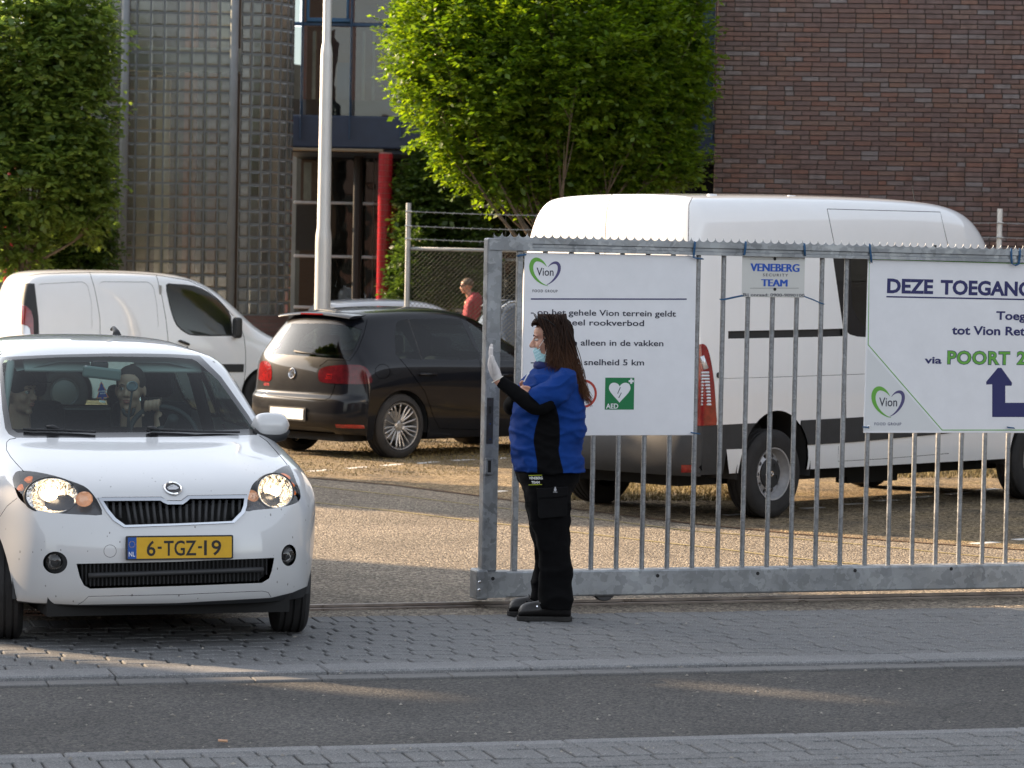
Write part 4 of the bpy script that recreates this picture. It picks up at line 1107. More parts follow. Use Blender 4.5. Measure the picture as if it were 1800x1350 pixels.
# --- twine ties (each one a thing) ----------------------------------------------------
def tie(pix, lab, loops=1, off=-.05, r=.0035):
    pts = []
    for (x, y) in pix:
        u, z = gpl(x, y, off); pts.append(GO + td * u + tn * off + Vector((0, 0, z)))
    m = MB()
    for k in range(2):
        m.tube([p + td * (k * .006) + Vector((0, 0, -k * .003)) for p in pts], r, 6)
    tag(m.build('blue_tie', M_blue_tie, None, smooth=True), lab, 'tie', 'blue twine ties holding the boards to the gate')
tie([(908, 450), (914, 448), (921, 447.5), (923.5, 446)], 'blue twine tie at the top corner of the rules board near the gate post')
tie([(1221, 424), (1220, 436), (1219, 447), (1218, 452), (1226, 454), (1235, 454.5)], 'blue twine tie over the rail at the rules board corner away from the post')
tie([(1214, 760), (1221, 761), (1229, 762)], 'blue twine tie at the bottom corner of the rules board')
tie([(1310, 424), (1309.5, 437), (1308, 446), (1306, 447)], 'blue twine tie over the rail at the security sign corner towards the rules board')
tie([(1413, 427), (1414, 438), (1414, 449)], 'blue twine tie over the rail at the security sign corner towards the access board')
tie([(1305, 519), (1290, 522), (1272, 526), (1265, 526)], 'blue twine tie stretched from the security sign foot towards the rules board')
tie([(1414, 521), (1430, 527), (1441, 532), (1447, 534)], 'blue twine tie stretched from the security sign foot towards the access board')
tie([(1528, 428), (1529, 440), (1530.5, 452), (1531, 461)], 'blue twine tie through the upper eyelet of the access board')
tie([(1516, 750), (1522, 750.5), (1526, 750.5)], 'blue twine tie through the lower eyelet of the access board')
tie([(1777, 436), (1777, 450), (1778, 463), (1784, 466), (1790, 463), (1792, 448), (1792, 436)], 'blue twine tie looped above the word TOEGANG')
tie([(1770, 750.5), (1776, 751.5), (1782, 752)], 'blue twine tie below the navy arrow of the access board')
# ---------------------------------------------------------------- car body tools
def circ(cx, cy, rx, ry=None, n=28, rot=0.0):
    ry = rx if ry is None else ry
    out = []
    for i in range(n):
        t = 2 * math.pi * i / n; x, y = rx * math.cos(t), ry * math.sin(t)
        out.append((cx + x * math.cos(rot) - y * math.sin(rot), cy + x * math.sin(rot) + y * math.cos(rot)))
    return out
def rpoly(pts, r, n=4):
    """polygon with rounded corners"""
    out = []; N_ = len(pts)
    for i in range(N_):
        a, b, c = Vector(pts[i - 1]), Vector(pts[i]), Vector(pts[(i + 1) % N_])
        rr = r[i] if isinstance(r, (list, tuple)) else r
        u, v = a - b, c - b; m = min(rr, u.length * .48, v.length * .48)
        if m <= 1e-9: out.append(tuple(b)); continue
        p, q = b + u.normalized() * m, b + v.normalized() * m
        for k in range(n + 1):
            t = k / n; out.append(tuple(p * (1 - t) ** 2 + b * (2 * t * (1 - t)) + q * t * t))
    return out
def smooth_closed(pts, n=3):
    """Catmull-Rom through closed points"""
    out = []; N_ = len(pts)
    for i in range(N_):
        p0, p1, p2, p3 = [Vector(pts[(i + k) % N_]) for k in (-1, 0, 1, 2)]
        for k in range(n):
            t = k / n
            out.append(tuple(.5 * ((2 * p1) + (p2 - p0) * t + (2 * p0 - 5 * p1 + 4 * p2 - p3) * t * t + (3 * p1 - p0 - 3 * p2 + p3) * t ** 3)))
    return out
def strip_poly(pts, w):
    """polyline -> thin closed polygon"""
    L_, R_ = [], []
    for i, p in enumerate(pts):
        a, c = Vector(pts[max(i - 1, 0)]), Vector(pts[min(i + 1, len(pts) - 1)]); d = (c - a).normalized(); n = Vector((-d.y, d.x)) * w / 2
        L_.append(tuple(Vector(p) + n)); R_.append(tuple(Vector(p) - n))
    return L_ + R_[::-1]

class CarShell:
    def __init__(s, root, top, levels, sub=3, creases=()):
        s.root = root; s.Mw = Matrix.Translation(root.location) @ Matrix.Rotation(root.rotation_euler.z, 4, 'Z'); s.Mi = s.Mw.inverted()
        N_, C = len(top), len(top[0]); half = []
        grid = {}
        vs = []
        def V(p): vs.append(Vector(p)); return len(vs) - 1
        for i in range(N_):
            for c in range(C): grid['t', i, c] = V(top[i][c])
        L_ = len(levels)
        for l, lv in enumerate(levels):
            for c in range(C): grid['f', l, c] = V(lv['front'][c])
            for i in range(1, N_ - 1): grid['s', l, i] = V(lv['side'](i, top[i][C - 1]))
            for c in range(C): grid['r', l, c] = V(lv['rear'][c])
        def G(kind, l, k):
            if kind == 'f': return grid['t', 0, k] if l < 0 else grid['f', l, k]
            if kind == 'r': return grid['t', N_ - 1, k] if l < 0 else grid['r', l, k]
            if k == 0: return G('f', l, C - 1)
            if k == N_ - 1: return G('r', l, C - 1)
            return grid['t', k, C - 1] if l < 0 else grid['s', l, k]
        fs = []
        for i in range(N_ - 1):
            for c in range(C - 1): fs.append((grid['t', i, c], grid['t', i, c + 1], grid['t', i + 1, c + 1], grid['t', i + 1, c]))
        for l in range(-1, L_ - 1):
            for c in range(C - 1):
                fs.append((G('f', l, c), G('f', l + 1, c), G('f', l + 1, c + 1), G('f', l, c + 1)))
                fs.append((G('r', l, c), G('r', l, c + 1), G('r', l + 1, c + 1), G('r', l + 1, c)))
            for i in range(N_ - 1): fs.append((G('s', l, i), G('s', l + 1, i), G('s', l + 1, i + 1), G('s', l, i + 1)))
        n = len(vs); mir = {}
        V2 = list(vs)
        for i, v in enumerate(vs):
            if abs(v.y) < 1e-6: mir[i] = i
            else: mir[i] = len(V2); V2.append(Vector((v.x, -v.y, v.z)))
        F2 = fs + [tuple(mir[k] for k in f[::-1]) for f in fs]
        me = bpy.data.meshes.new('cage'); me.from_pydata(V2, [], F2); me.update()
        if creases:
            at_ = me.attributes.new('crease_edge', 'FLOAT', 'EDGE'); key = {}
            for e in me.edges: key[tuple(sorted(e.vertices))] = e.index
            def cr(a, b, w):
                for p, q in ((a, b), (mir[a], mir[b])):
                    k = key.get(tuple(sorted((p, q))))
                    if k is not None: at_.data[k].value = w
            for (kind, args, w) in creases:
                if kind == 'row':                        # along the length at column c, stations i0..i1
                    c, i0, i1 = args
                    for i in range(i0, i1): cr(grid['t', i, c], grid['t', i + 1, c], w)
                elif kind == 'sta':                      # across at station i, columns c0..c1
                    i, c0, c1 = args
                    for c in range(c0, c1): cr(grid['t', i, c], grid['t', i, c + 1], w)
                elif kind == 'lev':                      # side line at level l
                    l, i0, i1 = args
                    for i in range(i0, i1): cr(G('s', l, i), G('s', l, i + 1), w)
                elif kind == 'flev':
                    l, c0, c1 = args
                    for c in range(c0, c1): cr(G('f', l, c), G('f', l, c + 1), w)
                elif kind == 'rlev':
                    l, c0, c1 = args
                    for c in range(c0, c1): cr(G('r', l, c), G('r', l, c + 1), w)
                elif kind == 'rcol':
                    c, l0, l1 = args
                    for l in range(l0, l1): cr(G('r', l, c), G('r', l + 1, c), w)
        o = bpy.data.objects.new('cage', me); COL.objects.link(o)
        m = o.modifiers.new('s', 'SUBSURF'); m.levels = sub; m.render_levels = sub
        dg = bpy.context.evaluated_depsgraph_get(); dg.update()
        em = bpy.data.meshes.new_from_object(o.evaluated_get(dg)); bpy.data.objects.remove(o)
        bm = bmesh.new(); bm.from_mesh(em)
        bmesh.ops.recalc_face_normals(bm, faces=bm.faces)
        if sum(f.normal.z * f.calc_area() for f in bm.faces if f.calc_center_median().z > 1.2) < 0: bmesh.ops.reverse_faces(bm, faces=bm.faces)
        bm.normal_update()
        s.bm = bm
        bm.faces.ensure_lookup_table(); bm.verts.ensure_lookup_table()
        tb = bm.copy(); bmesh.ops.triangulate(tb, faces=tb.faces); tb.verts.ensure_lookup_table(); tb.faces.ensure_lookup_table()
        s.ov = [v.co.copy() for v in tb.verts]; s.on = [v.normal.copy() for v in tb.verts]; s.ot = [[v.index for v in f.verts] for f in tb.faces]
        s.bvh = BVHTree.FromPolygons(s.ov, s.ot); tb.free()
        s.tl = bm.faces.layers.int.new('tag')
        s.names = ['body']
    # -- projections
    def px_proj(s, mirror=False):
        E = s.Mi @ CAM_LOC; R3 = s.Mi.to_3x3()
        f = Vector((1, -1 if mirror else 1, 1))
        mul = lambda v: Vector((v.x, v.y * f.y, v.z))
        E = mul(E); W = s.Mw
        RT = M3.transposed()
        def to2(v):
            q = RT @ ((W @ mul(v)) - CAM_LOC); return (900 + 5000 * q.x / -q.z, 675 - 5000 * q.y / -q.z)
        def plane(a, b):
            da, db = mul(R3 @ ray(*a)), mul(R3 @ ray(*b)); return E, da.cross(db).normalized()
        def face(f_): return (E - f_.calc_center_median()).dot(f_.normal) > 0
        return to2, plane, face
    def ax_proj(s, axis, sign):
        """parallel projection: axis 'x' sees (y,z), 'y' sees (x,z), 'z' sees (x,y); sign picks the facing side"""
        k = 'xyz'.index(axis); ij = [(1, 2), (0, 2), (0, 1)][k]; d = Vector((0, 0, 0)); d[k] = sign
        to2 = lambda v: (v[ij[0]], v[ij[1]])
        def plane(a, b):
            p = Vector((0, 0, 0)); q = Vector((0, 0, 0)); p[ij[0]], p[ij[1]] = a; q[ij[0]], q[ij[1]] = b
            return p, (q - p).cross(d).normalized()
        return to2, plane, (lambda f_: f_.normal.dot(d) > .05)
    def cut(s, poly, name, proj, where=None, only=None):
        to2, plane, facing = proj
        if name not in s.names: s.names.append(name)
        tid = s.names.index(name); tl = s.tl
        xs = [p[0] for p in poly]; ys = [p[1] for p in poly]; x0, x1, y0, y1 = min(xs), max(xs), min(ys), max(ys)
        cand = []
        for f in s.bm.faces:
            if f.hide: continue
            if only is not None and s.names[f[tl]] not in only: continue
            if not facing(f): continue
            if where and not where(f.calc_center_median()): continue
            q = [to2(v.co) for v in f.verts]
            if max(a[0] for a in q) < x0 or min(a[0] for a in q) > x1 or max(a[1] for a in q) < y0 or min(a[1] for a in q) > y1: continue
            cand.append(f)
        n = len(poly)
        for i in range(n):
            a, b = poly[i], poly[(i + 1) % n]
            if abs(a[0] - b[0]) + abs(a[1] - b[1]) < 1e-9: continue
            m = (abs(a[0] - b[0]) + abs(a[1] - b[1])) * .02 + 1e-6
            bx0, bx1 = min(a[0], b[0]) - m, max(a[0], b[0]) + m; by0, by1 = min(a[1], b[1]) - m, max(a[1], b[1]) + m
            sel, rest = [], []
            for f in cand:
                q = [to2(v.co) for v in f.verts]
                if max(t[0] for t in q) < bx0 or min(t[0] for t in q) > bx1 or max(t[1] for t in q) < by0 or min(t[1] for t in q) > by1: rest.append(f)
                else: sel.append(f)
            if not sel: continue
            co, no = plane(a, b)
            geom = set(sel)
            for f in sel: geom.update(f.edges); geom.update(f.verts)
            r = bmesh.ops.bisect_plane(s.bm, geom=list(geom), dist=1e-6, plane_co=co, plane_no=no)
            got = {g for g in r['geom'] if isinstance(g, bmesh.types.BMFace)}
            got.update(f for f in sel if f.is_valid)
            cand = [f for f in rest if f.is_valid] + list(got)
        def inside(p):
            x, y = p; c = False; j = n - 1
            for i in range(n):
                xi, yi = poly[i]; xj, yj = poly[j]
                if (yi > y) != (yj > y) and x < (xj - xi) * (y - yi) / (yj - yi) + xi: c = not c
                j = i
            return c
        for f in cand:
            if inside(to2(f.calc_center_median())): f[tl] = tid
    def px(s, poly, name, mirror=False, **k):
        s.cut(poly, name, s.px_proj(False), **k)
        if mirror: s.cut(poly, name, s.px_proj(True), **k)
    def side(s, poly, name, **k):
        for sg in (1, -1): s.cut(poly, name, s.ax_proj('y', sg), **k)
    def gap(s, pts, w=1.3, mirror=False, **k): s.px(strip_poly(pts, w), 'gap', mirror, **k)
    def sgap(s, pts, w=.006, **k): s.side(strip_poly(pts, w), 'gap', **k)
    # -- look-ups
    def hit(s, px_, py_):
        """photo pixel -> local point and normal on the shell"""
        E = s.Mi @ CAM_LOC; d = (s.Mi.to_3x3() @ ray(px_, py_)).normalized()
        p, n, i, t = s.bvh.ray_cast(E, d)
        if p is None:
            q = E + d * ((s.root.location - CAM_LOC).length); p, n, i, t = s.bvh.find_nearest(q)
        return p, n
    def nrm(s, co):
        p, n, i, d = s.bvh.find_nearest(co)
        t = s.ot[i]; a, b, c = (s.ov[k] for k in t)
        v0, v1, v2 = b - a, c - a, p - a
        d00, d01, d11, d20, d21 = v0.dot(v0), v0.dot(v1), v1.dot(v1), v2.dot(v0), v2.dot(v1)
        den = d00 * d11 - d01 * d01
        if abs(den) < 1e-14: return n
        v = (d11 * d20 - d01 * d21) / den; w = (d00 * d21 - d01 * d20) / den
        r = s.on[t[0]] * (1 - v - w) + s.on[t[1]] * v + s.on[t[2]] * w
        return r.normalized() if r.length > 1e-9 else n
    # -- parts
    def finish(s):
        bm = s.bm
        gid = [s.names.index(k) for k in ('gap',) if k in s.names]
        kill = [f for f in bm.faces if f[s.tl] in gid]
        if kill: bmesh.ops.delete(bm, geom=kill, context='FACES')
        bm.verts.ensure_lookup_table(); bm.verts.index_update(); bm.faces.ensure_lookup_table(); bm.faces.index_update()
        s.N = [s.nrm(v.co) for v in bm.verts]
    def islands(s, name):
        tid = s.names.index(name) if name in s.names else -1; seen = set(); out = []
        for f in s.bm.faces:
            if f[s.tl] != tid or f.index in seen: continue
            st = [f]; seen.add(f.index); isl = []
            while st:
                g = st.pop(); isl.append(g)
                for e in g.edges:
                    for h in e.link_faces:
                        if h[s.tl] == tid and h.index not in seen: seen.add(h.index); st.append(h)
            out.append(isl)
        out.sort(key=lambda t: -sum(f.calc_area() for f in t))
        return out
    def part(s, name, faces, m, parent=None, lip=.012, recess=0.0, out=0.0, label=None, walls_m=None, proud=0.0):
        """one mesh object from faces; the rim turns inwards by `lip`; recess pushes the whole part inwards and keeps the wall"""
        idx = {}; vs = []; nr = []; fs = []
        for f in faces:
            t = []
            for v in f.verts:
                if v.index not in idx:
                    idx[v.index] = len(vs); n = s.N[v.index]; vs.append(v.co - n * (recess - proud)); nr.append(n)
                t.append(idx[v.index])
            fs.append(tuple(t))
        mi = [0] * len(fs)
        wl = recess if recess else lip
        if wl:
            cnt = {}
            for f in faces:
                for e in f.edges: cnt.setdefault(e.index, []).append((e, f))
            # edge indices may be stale, use the edge objects themselves
            cnt = {}
            for f in faces:
                for e in f.edges: cnt.setdefault(e, []).append(f)
            for e, lf in cnt.items():
                if len(lf) == 1:
                    f = lf[0]
                    a, b = None, None
                    for lp in f.loops:
                        if lp.edge == e: a, b = lp.vert, lp.link_loop_next.vert
                    na, nb = s.N[a.index], s.N[b.index]
                    if recess: A, B, C, D = a.co, b.co, b.co - nb * recess, a.co - na * recess
                    else: A, B, C, D = a.co + na * proud, b.co + nb * proud, b.co - nb * lip, a.co - na * lip
                    wn = (B - A).cross(-na); wn = wn.normalized() if wn.length > 1e-12 else na
                    if recess: wn = -wn
                    k = len(vs); vs += [A, B, C, D]; nr += [wn] * 4
                    fs.append((k, k + 3, k + 2, k + 1) if not recess else (k, k + 1, k + 2, k + 3)); mi.append(1 if walls_m else 0)
        me = bpy.data.meshes.new(name); me.from_pydata([tuple(v) for v in vs], [], fs); me.materials.append(m)
        if walls_m: me.materials.append(walls_m); me.polygons.foreach_set('material_index', mi)
        me.polygons.foreach_set('use_smooth', [True] * len(fs))
        me.update()
        me.normals_split_custom_set_from_vertices([tuple(n) for n in nr])
        o = link(name, me, parent if parent is not None else s.root)
        if label: o['label'] = label
        return o
    def parts(s, tagname, name, m, minarea=0.0, **k):
        r = []
        for isl in s.islands(tagname):
            if sum(f.calc_area() for f in isl) < minarea: continue
            r.append(s.part(name, isl, m, **k))
        return r
    def del_tag(s, name):
        if name in s.names:
            t = s.names.index(name); bmesh.ops.delete(s.bm, geom=[f for f in s.bm.faces if f[s.tl] == t], context='FACES')
            s.bm.faces.ensure_lookup_table()

def lerp_tab(tab, x):
    if x <= tab[0][0]: return tab[0][1]
    for (a, va), (b, vb) in zip(tab, tab[1:]):
        if x <= b: return va + (vb - va) * (x - a) / (b - a)
    return tab[-1][1]

M_rubber = mat('black_rubber', (.018, .018, .019), .75, noise=.2, nscale=30, bump=.1, bscale=200)
M_tyre = mat('tyre_rubber', (.022, .021, .021), .8, noise=.35, nscale=9, bump=.3, bscale=120, bdist=.004)
M_trim = mat('black_plastic_trim', (.022, .023, .025), .55, noise=.12, nscale=12)
M_trimgrey = mat('grey_plastic_trim', (.035, .036, .038), .6, noise=.15, nscale=8)
M_under = mat('dark_underbody', (.012, .012, .012), .9)
M_inside = mat('dark_interior', (.016, .017, .02), .8)
M_seat = mat('seat_fabric', (.022, .024, .03), .9, noise=.3, nscale=60)
M_head = mat('grey_headliner', (.35, .35, .34), .9)
M_alloy = mat('alloy_rim', (.42, .41, .40), .35, metal=.8, noise=.1, nscale=20)
M_steel = mat('painted_steel_rim', (.42, .42, .43), .4, metal=.5, noise=.12, nscale=25)
M_cardark = glass_mat('car_glass', (.70, .84, .82), refl=.06, dens=.80)
M_privacy = glass_mat('privacy_glass', (.50, .64, .66), refl=.05, dens=.42)

def tyre(parent, c, r, w, rim_r, side=1):
    """c hub centre, axle along local y; side=+1: outer face towards +y"""
    M = Matrix.Translation(c) @ Matrix.Rotation(R(-90) * side, 4, 'X')     # local z -> outward
    h = w / 2; p = [(rim_r, h * .80), (rim_r + .012, h * .93), (r * .80, h * 1.03), (r * .90, h * .99), (r * .965, h * .86), (r, h * .72)]
    grooves = []
    for k in (-.45, 0.0, .45):
        grooves += [(k + .05), (k - .05)]
    prof = p[:]
    for k in (.45, 0, -.45):
        prof += [(r * 1.001, h * (k + .07)), (r - .008, h * (k + .055)), (r - .008, h * (k - .055)), (r * 1.001, h * (k - .07))]
    prof += [(a, -b) for a, b in p[::-1]]
    m = MB(); m.lathe(prof, M, 56)
    return m.build('tyre', M_tyre, parent, smooth=R(35)), M
def wheel(root, c, r, w, rim_r, side, style, yaw=0.0, name='wheel'):
    wh = empty(name, c, yaw, parent=root)
    ty, M = tyre(wh, (0, 0, 0), r, w, rim_r, side)
    h = w / 2
    rim = MB()
    if style == 'alloy20':
        rim.lathe([(rim_r, h * .8), (rim_r - .006, h * .92), (rim_r - .016, h * .90), (rim_r - .022, h * .70), (rim_r - .03, -h * .8), (rim_r, -h * .8)], M, 64)
        ro = rim.build('rim', M_alloy, wh, smooth=R(35))
        for g in range(5):
            for (da, wd, dz) in ((-13, .017, 0), (0, .016, 0), (13, .017, 0), (36, .014, -.004)):
                a0 = R(72 * g + 90 + (da * .45 if da != 36 else 36)); a1 = R(72 * g + 90 + (da * 1.0 if da != 36 else 36)); q = MB()
                pts = []
                for k in range(9):
                    t = k / 8; rr = .05 + (rim_r - .02 - .05) * t
                    bulge = math.sin(t * math.pi) * (R(5) if 0 < abs(da) < 20 else 0) * (1 if da > 0 else -1)
                    a = a0 + (a1 - a0) * t + bulge
                    z = h * (.55 + .30 * t) + dz
                    pts.append(M @ Vector((math.cos(a) * rr, math.sin(a) * rr, z)))
                q.tube(pts, [wd * (.9 - .35 * t / 8) for t in range(9)], 8); q.build('spoke', M_alloy, wh, smooth=True)
        q = MB(); q.lathe([(.062, h * .45), (.058, h * .62), (.034, h * .68), (.032, h * .74), (0, h * .75)], M, 28); q.build('hub', M_alloy, wh, smooth=R(35))
        q = MB(); q.lathe([(.0, -h * .1), (.15, -h * .1), (.15, -h * .3)], M, 32); q.build('brake_disc', M_steel, wh, smooth=R(35))
        q = MB(); q.lathe([(rim_r - .03, -h * .5), (0, -h * .5)], M, 32); q.build('wheel_back', M_under, wh)
    elif style == 'steel':
        rim.lathe([(rim_r, h * .8), (rim_r + .004, h * .95), (rim_r - .008, h * .93), (rim_r - .014, h * .6), (rim_r - .03, h * .30), (rim_r - .035, h * .36)], M, 56)
        ro = rim.build('rim', M_steel, wh, smooth=R(35))
        # disc with a ring of round holes
        n = 10; q = MB(); r1 = rim_r - .035; r0 = .115
        for k in range(n):
            a = 2 * math.pi * k / n; da = math.pi / n; cc = (r0 + r1) / 2; hr = .019
            cx, cy = cc * math.cos(a), cc * math.sin(a)
            ring = [(cx + hr * math.cos(t), cy + hr * math.sin(t)) for t in [a + 2 * math.pi * j / 16 for j in range(16)]]
            outer = []
            for j in range(16):
                t = 2 * math.pi * j / 16
                if j in (14, 15, 0, 1, 2): rr_, aa = r1, a + da * (0, .5, 1, 0, 0)[0] * 0 + {14: -1, 15: -.5, 0: 0, 1: .5, 2: 1}[j] * da
                elif j in (6, 7, 8, 9, 10): rr_, aa = r0, a + {6: 1, 7: .5, 8: 0, 9: -.5, 10: -1}[j] * da
                elif j in (3, 4, 5): rr_, aa = r1 + (r0 - r1) * {3: .25, 4: .5, 5: .75}[j], a + da
                else: rr_, aa = r1 + (r0 - r1) * {13: .25, 12: .5, 11: .75}[j], a - da
                outer.append((rr_ * math.cos(aa), rr_ * math.sin(aa)))
            zz = lambda x, y: h * (.36 + .22 * (r1 - math.hypot(x, y)) / (r1 - r0))
            vs = [M @ Vector((x, y, zz(x, y))) for x, y in outer] + [M @ Vector((x, y, zz(x, y))) for x, y in ring] + [M @ Vector((x, y, zz(x, y) - .02)) for x, y in ring]
            q.add(vs, [(j, (j + 1) % 16, 16 + (j + 1) % 16, 16 + j) for j in range(16)] + [(16 + j, 16 + (j + 1) % 16, 32 + (j + 1) % 16, 32 + j) for j in range(16)])
        q.build('wheel_disc', M_steel, wh, smooth=R(35))
        q = MB(); q.lathe([(.122, h * .50), (.118, h * .66), (.10, h * .72), (.045, h * .66), (.04, h * .74), (0, h * .76)], M, 36)
        for k in range(5):
            a = 2 * math.pi * k / 5 + .3; q.box(M @ Vector((math.cos(a) * .082, math.sin(a) * .082, h * .70)), (.028, .012, .028))
        q.build('hub_cap', M_trim, wh, smooth=R(35))
        q = MB(); q.lathe([(.022, h * .765), (.020, h * .79), (.013, h * .79), (.012, h * .77)], M, 24); q.tube([M @ Vector((-.018, .004, h * .785)), M @ Vector((0, .006, h * .79)), M @ Vector((0, -.006, h * .79)), M @ Vector((.018, -.004, h * .785))], .003, 6)
        q.build('wheel_emblem', M_chrome, wh, smooth=R(35))
        q = MB(); q.lathe([(rim_r - .03, h * .1), (0, h * .1)], M, 32); q.build('wheel_back', M_under, wh)
    else:
        rim.lathe([(rim_r, h * .8), (rim_r - .01, h * .9), (rim_r - .03, h * .6), (.07, h * .75), (0, h * .75)], M, 40); rim.build('rim', mat('grey_wheel_cover', (.10, .105, .11), .4, metal=.4), wh, smooth=R(35))
    return wh
def arch_liner(root, cx, cz, r, y0, y1, a0=-10, a1=190):
    m = MB(); n = 24; vs = []
    for k in range(n + 1):
        a = R(a0 + (a1 - a0) * k / n); x, z = cx + math.cos(a) * r, cz + math.sin(a) * r
        vs += [(x, y0, z), (x, y1, z)]
    m.add(vs, [(2 * k, 2 * k + 2, 2 * k + 3, 2 * k + 1) for k in range(n)])
    c = len(m.v); m.add([(v[0], y0, v[2]) for v in vs[::2]], [tuple(range(n + 1))])
    return m.build('wheel_well', M_trimgrey, root, smooth=R(40))
# ---------------------------------------------------------------- white small hatchback coming out of the gate
def X1(cx, cy): return (cx / 3.2143, 560 + cy / 3.2143)
def X2(cx, cy): return (cx / 3.2143, 880 + cy / 3.2143)
def X5(cx, cy): return (cx / 7.105, 820 + cy / 7.105)
def X6(cx, cy): return (420 + cx / 9.643, 780 + cy / 9.643)
def flake_white(name, col=(.60, .61, .62), dirt=.25, speck=True):
    m = bpy.data.materials.new(name); m.use_nodes = True
    nt = m.node_tree; N, L = nt.nodes, nt.links; b = N['Principled BSDF']
    b.inputs['Roughness'].default_value = .32; b.inputs['Coat Weight'].default_value = 1; b.inputs['Coat Roughness'].default_value = .04
    b.inputs['Specular IOR Level'].default_value = .5
    tc = N.new('ShaderNodeTexCoord')
    n1 = N.new('ShaderNodeTexNoise'); n1.inputs['Scale'].default_value = 2.2; n1.inputs['Detail'].default_value = 9; n1.inputs['Roughness'].default_value = .7
    L.new(tc.outputs['Object'], n1.inputs['Vector'])
    sx = N.new('ShaderNodeSeparateXYZ'); L.new(tc.outputs['Object'], sx.inputs[0])
    low = N.new('ShaderNodeMapRange'); low.inputs['From Min'].default_value = .85; low.inputs['From Max'].default_value = .15; L.new(sx.outputs[2], low.inputs[0])
    g = N.new('ShaderNodeMath'); g.operation = 'MULTIPLY'; L.new(n1.outputs['Fac'], g.inputs[0]); L.new(low.outputs[0], g.inputs[1])
    g2 = N.new('ShaderNodeMath'); g2.operation = 'MULTIPLY'; g2.inputs[1].default_value = dirt * 1.6; L.new(g.outputs[0], g2.inputs[0])
    mx = N.new('ShaderNodeMix'); mx.data_type = 'RGBA'; mx.inputs[6].default_value = (*col, 1); mx.inputs[7].default_value = (.33, .30, .25, 1)
    L.new(g2.outputs[0], mx.inputs[0]); outc = mx.outputs[2]
    if speck:
        vo = N.new('ShaderNodeTexVoronoi'); vo.inputs['Scale'].default_value = 30; vo.inputs['Randomness'].default_value = 1
        mp = N.new('ShaderNodeMapping'); mp.inputs['Scale'].default_value = (1, 1.3, .75); mp.inputs['Rotation'].default_value = (.5, .2, 0)
        L.new(tc.outputs['Object'], mp.inputs[0]); L.new(mp.outputs[0], vo.inputs['Vector'])
        sp = N.new('ShaderNodeSeparateColor'); L.new(vo.outputs['Color'], sp.inputs[0])
        th = N.new('ShaderNodeMapRange'); th.inputs['From Min'].default_value = .45; th.inputs['From Max'].default_value = 1; th.inputs['To Min'].default_value = .0; th.inputs['To Max'].default_value = .17
        L.new(sp.outputs[0], th.inputs[0])
        lt = N.new('ShaderNodeMath'); lt.operation = 'LESS_THAN'; L.new(vo.outputs['Distance'], lt.inputs[0]); L.new(th.outputs[0], lt.inputs[1])
        fr = N.new('ShaderNodeMapRange'); fr.inputs['From Min'].default_value = .7; fr.inputs['From Max'].default_value = .0; fr.inputs['To Min'].default_value = .0; fr.inputs['To Max'].default_value = 1
        L.new(sx.outputs[0], fr.inputs[0])
        mm = N.new('ShaderNodeMath'); mm.operation = 'MULTIPLY'; L.new(lt.outputs[0], mm.inputs[0]); L.new(fr.outputs[0], mm.inputs[1])
        m2 = N.new('ShaderNodeMath'); m2.operation = 'MULTIPLY'; m2.inputs[1].default_value = .8; L.new(mm.outputs[0], m2.inputs[0])
        mx2 = N.new('ShaderNodeMix'); mx2.data_type = 'RGBA'; mx2.inputs[7].default_value = (.04, .03, .02, 1)
        L.new(m2.outputs[0], mx2.inputs[0]); L.new(outc, mx2.inputs[6]); outc = mx2.outputs[2]
    L.new(outc, b.inputs['Base Color'])
    rr = N.new('ShaderNodeMapRange'); rr.inputs['To Min'].default_value = .22; rr.inputs['To Max'].default_value = .5; L.new(n1.outputs['Fac'], rr.inputs[0]); L.new(rr.outputs[0], b.inputs['Roughness'])
    MATS[name] = m
    return m
M_citi = flake_white('white_car_paint')
CA = 19.3                                      # how far the nose points to the viewer's right
plate_c = at(315, 962, 13.66)
F = Vector((math.sin(R(CA)), -math.cos(R(CA)), 0))
co = Vector((plate_c.x, plate_c.y, 0)) - F * .02
citi = empty('white_hatchback', co, math.atan2(-F.y, -F.x), 'small white hatchback with lit headlights and yellow plate driving out through the gate', 'car')
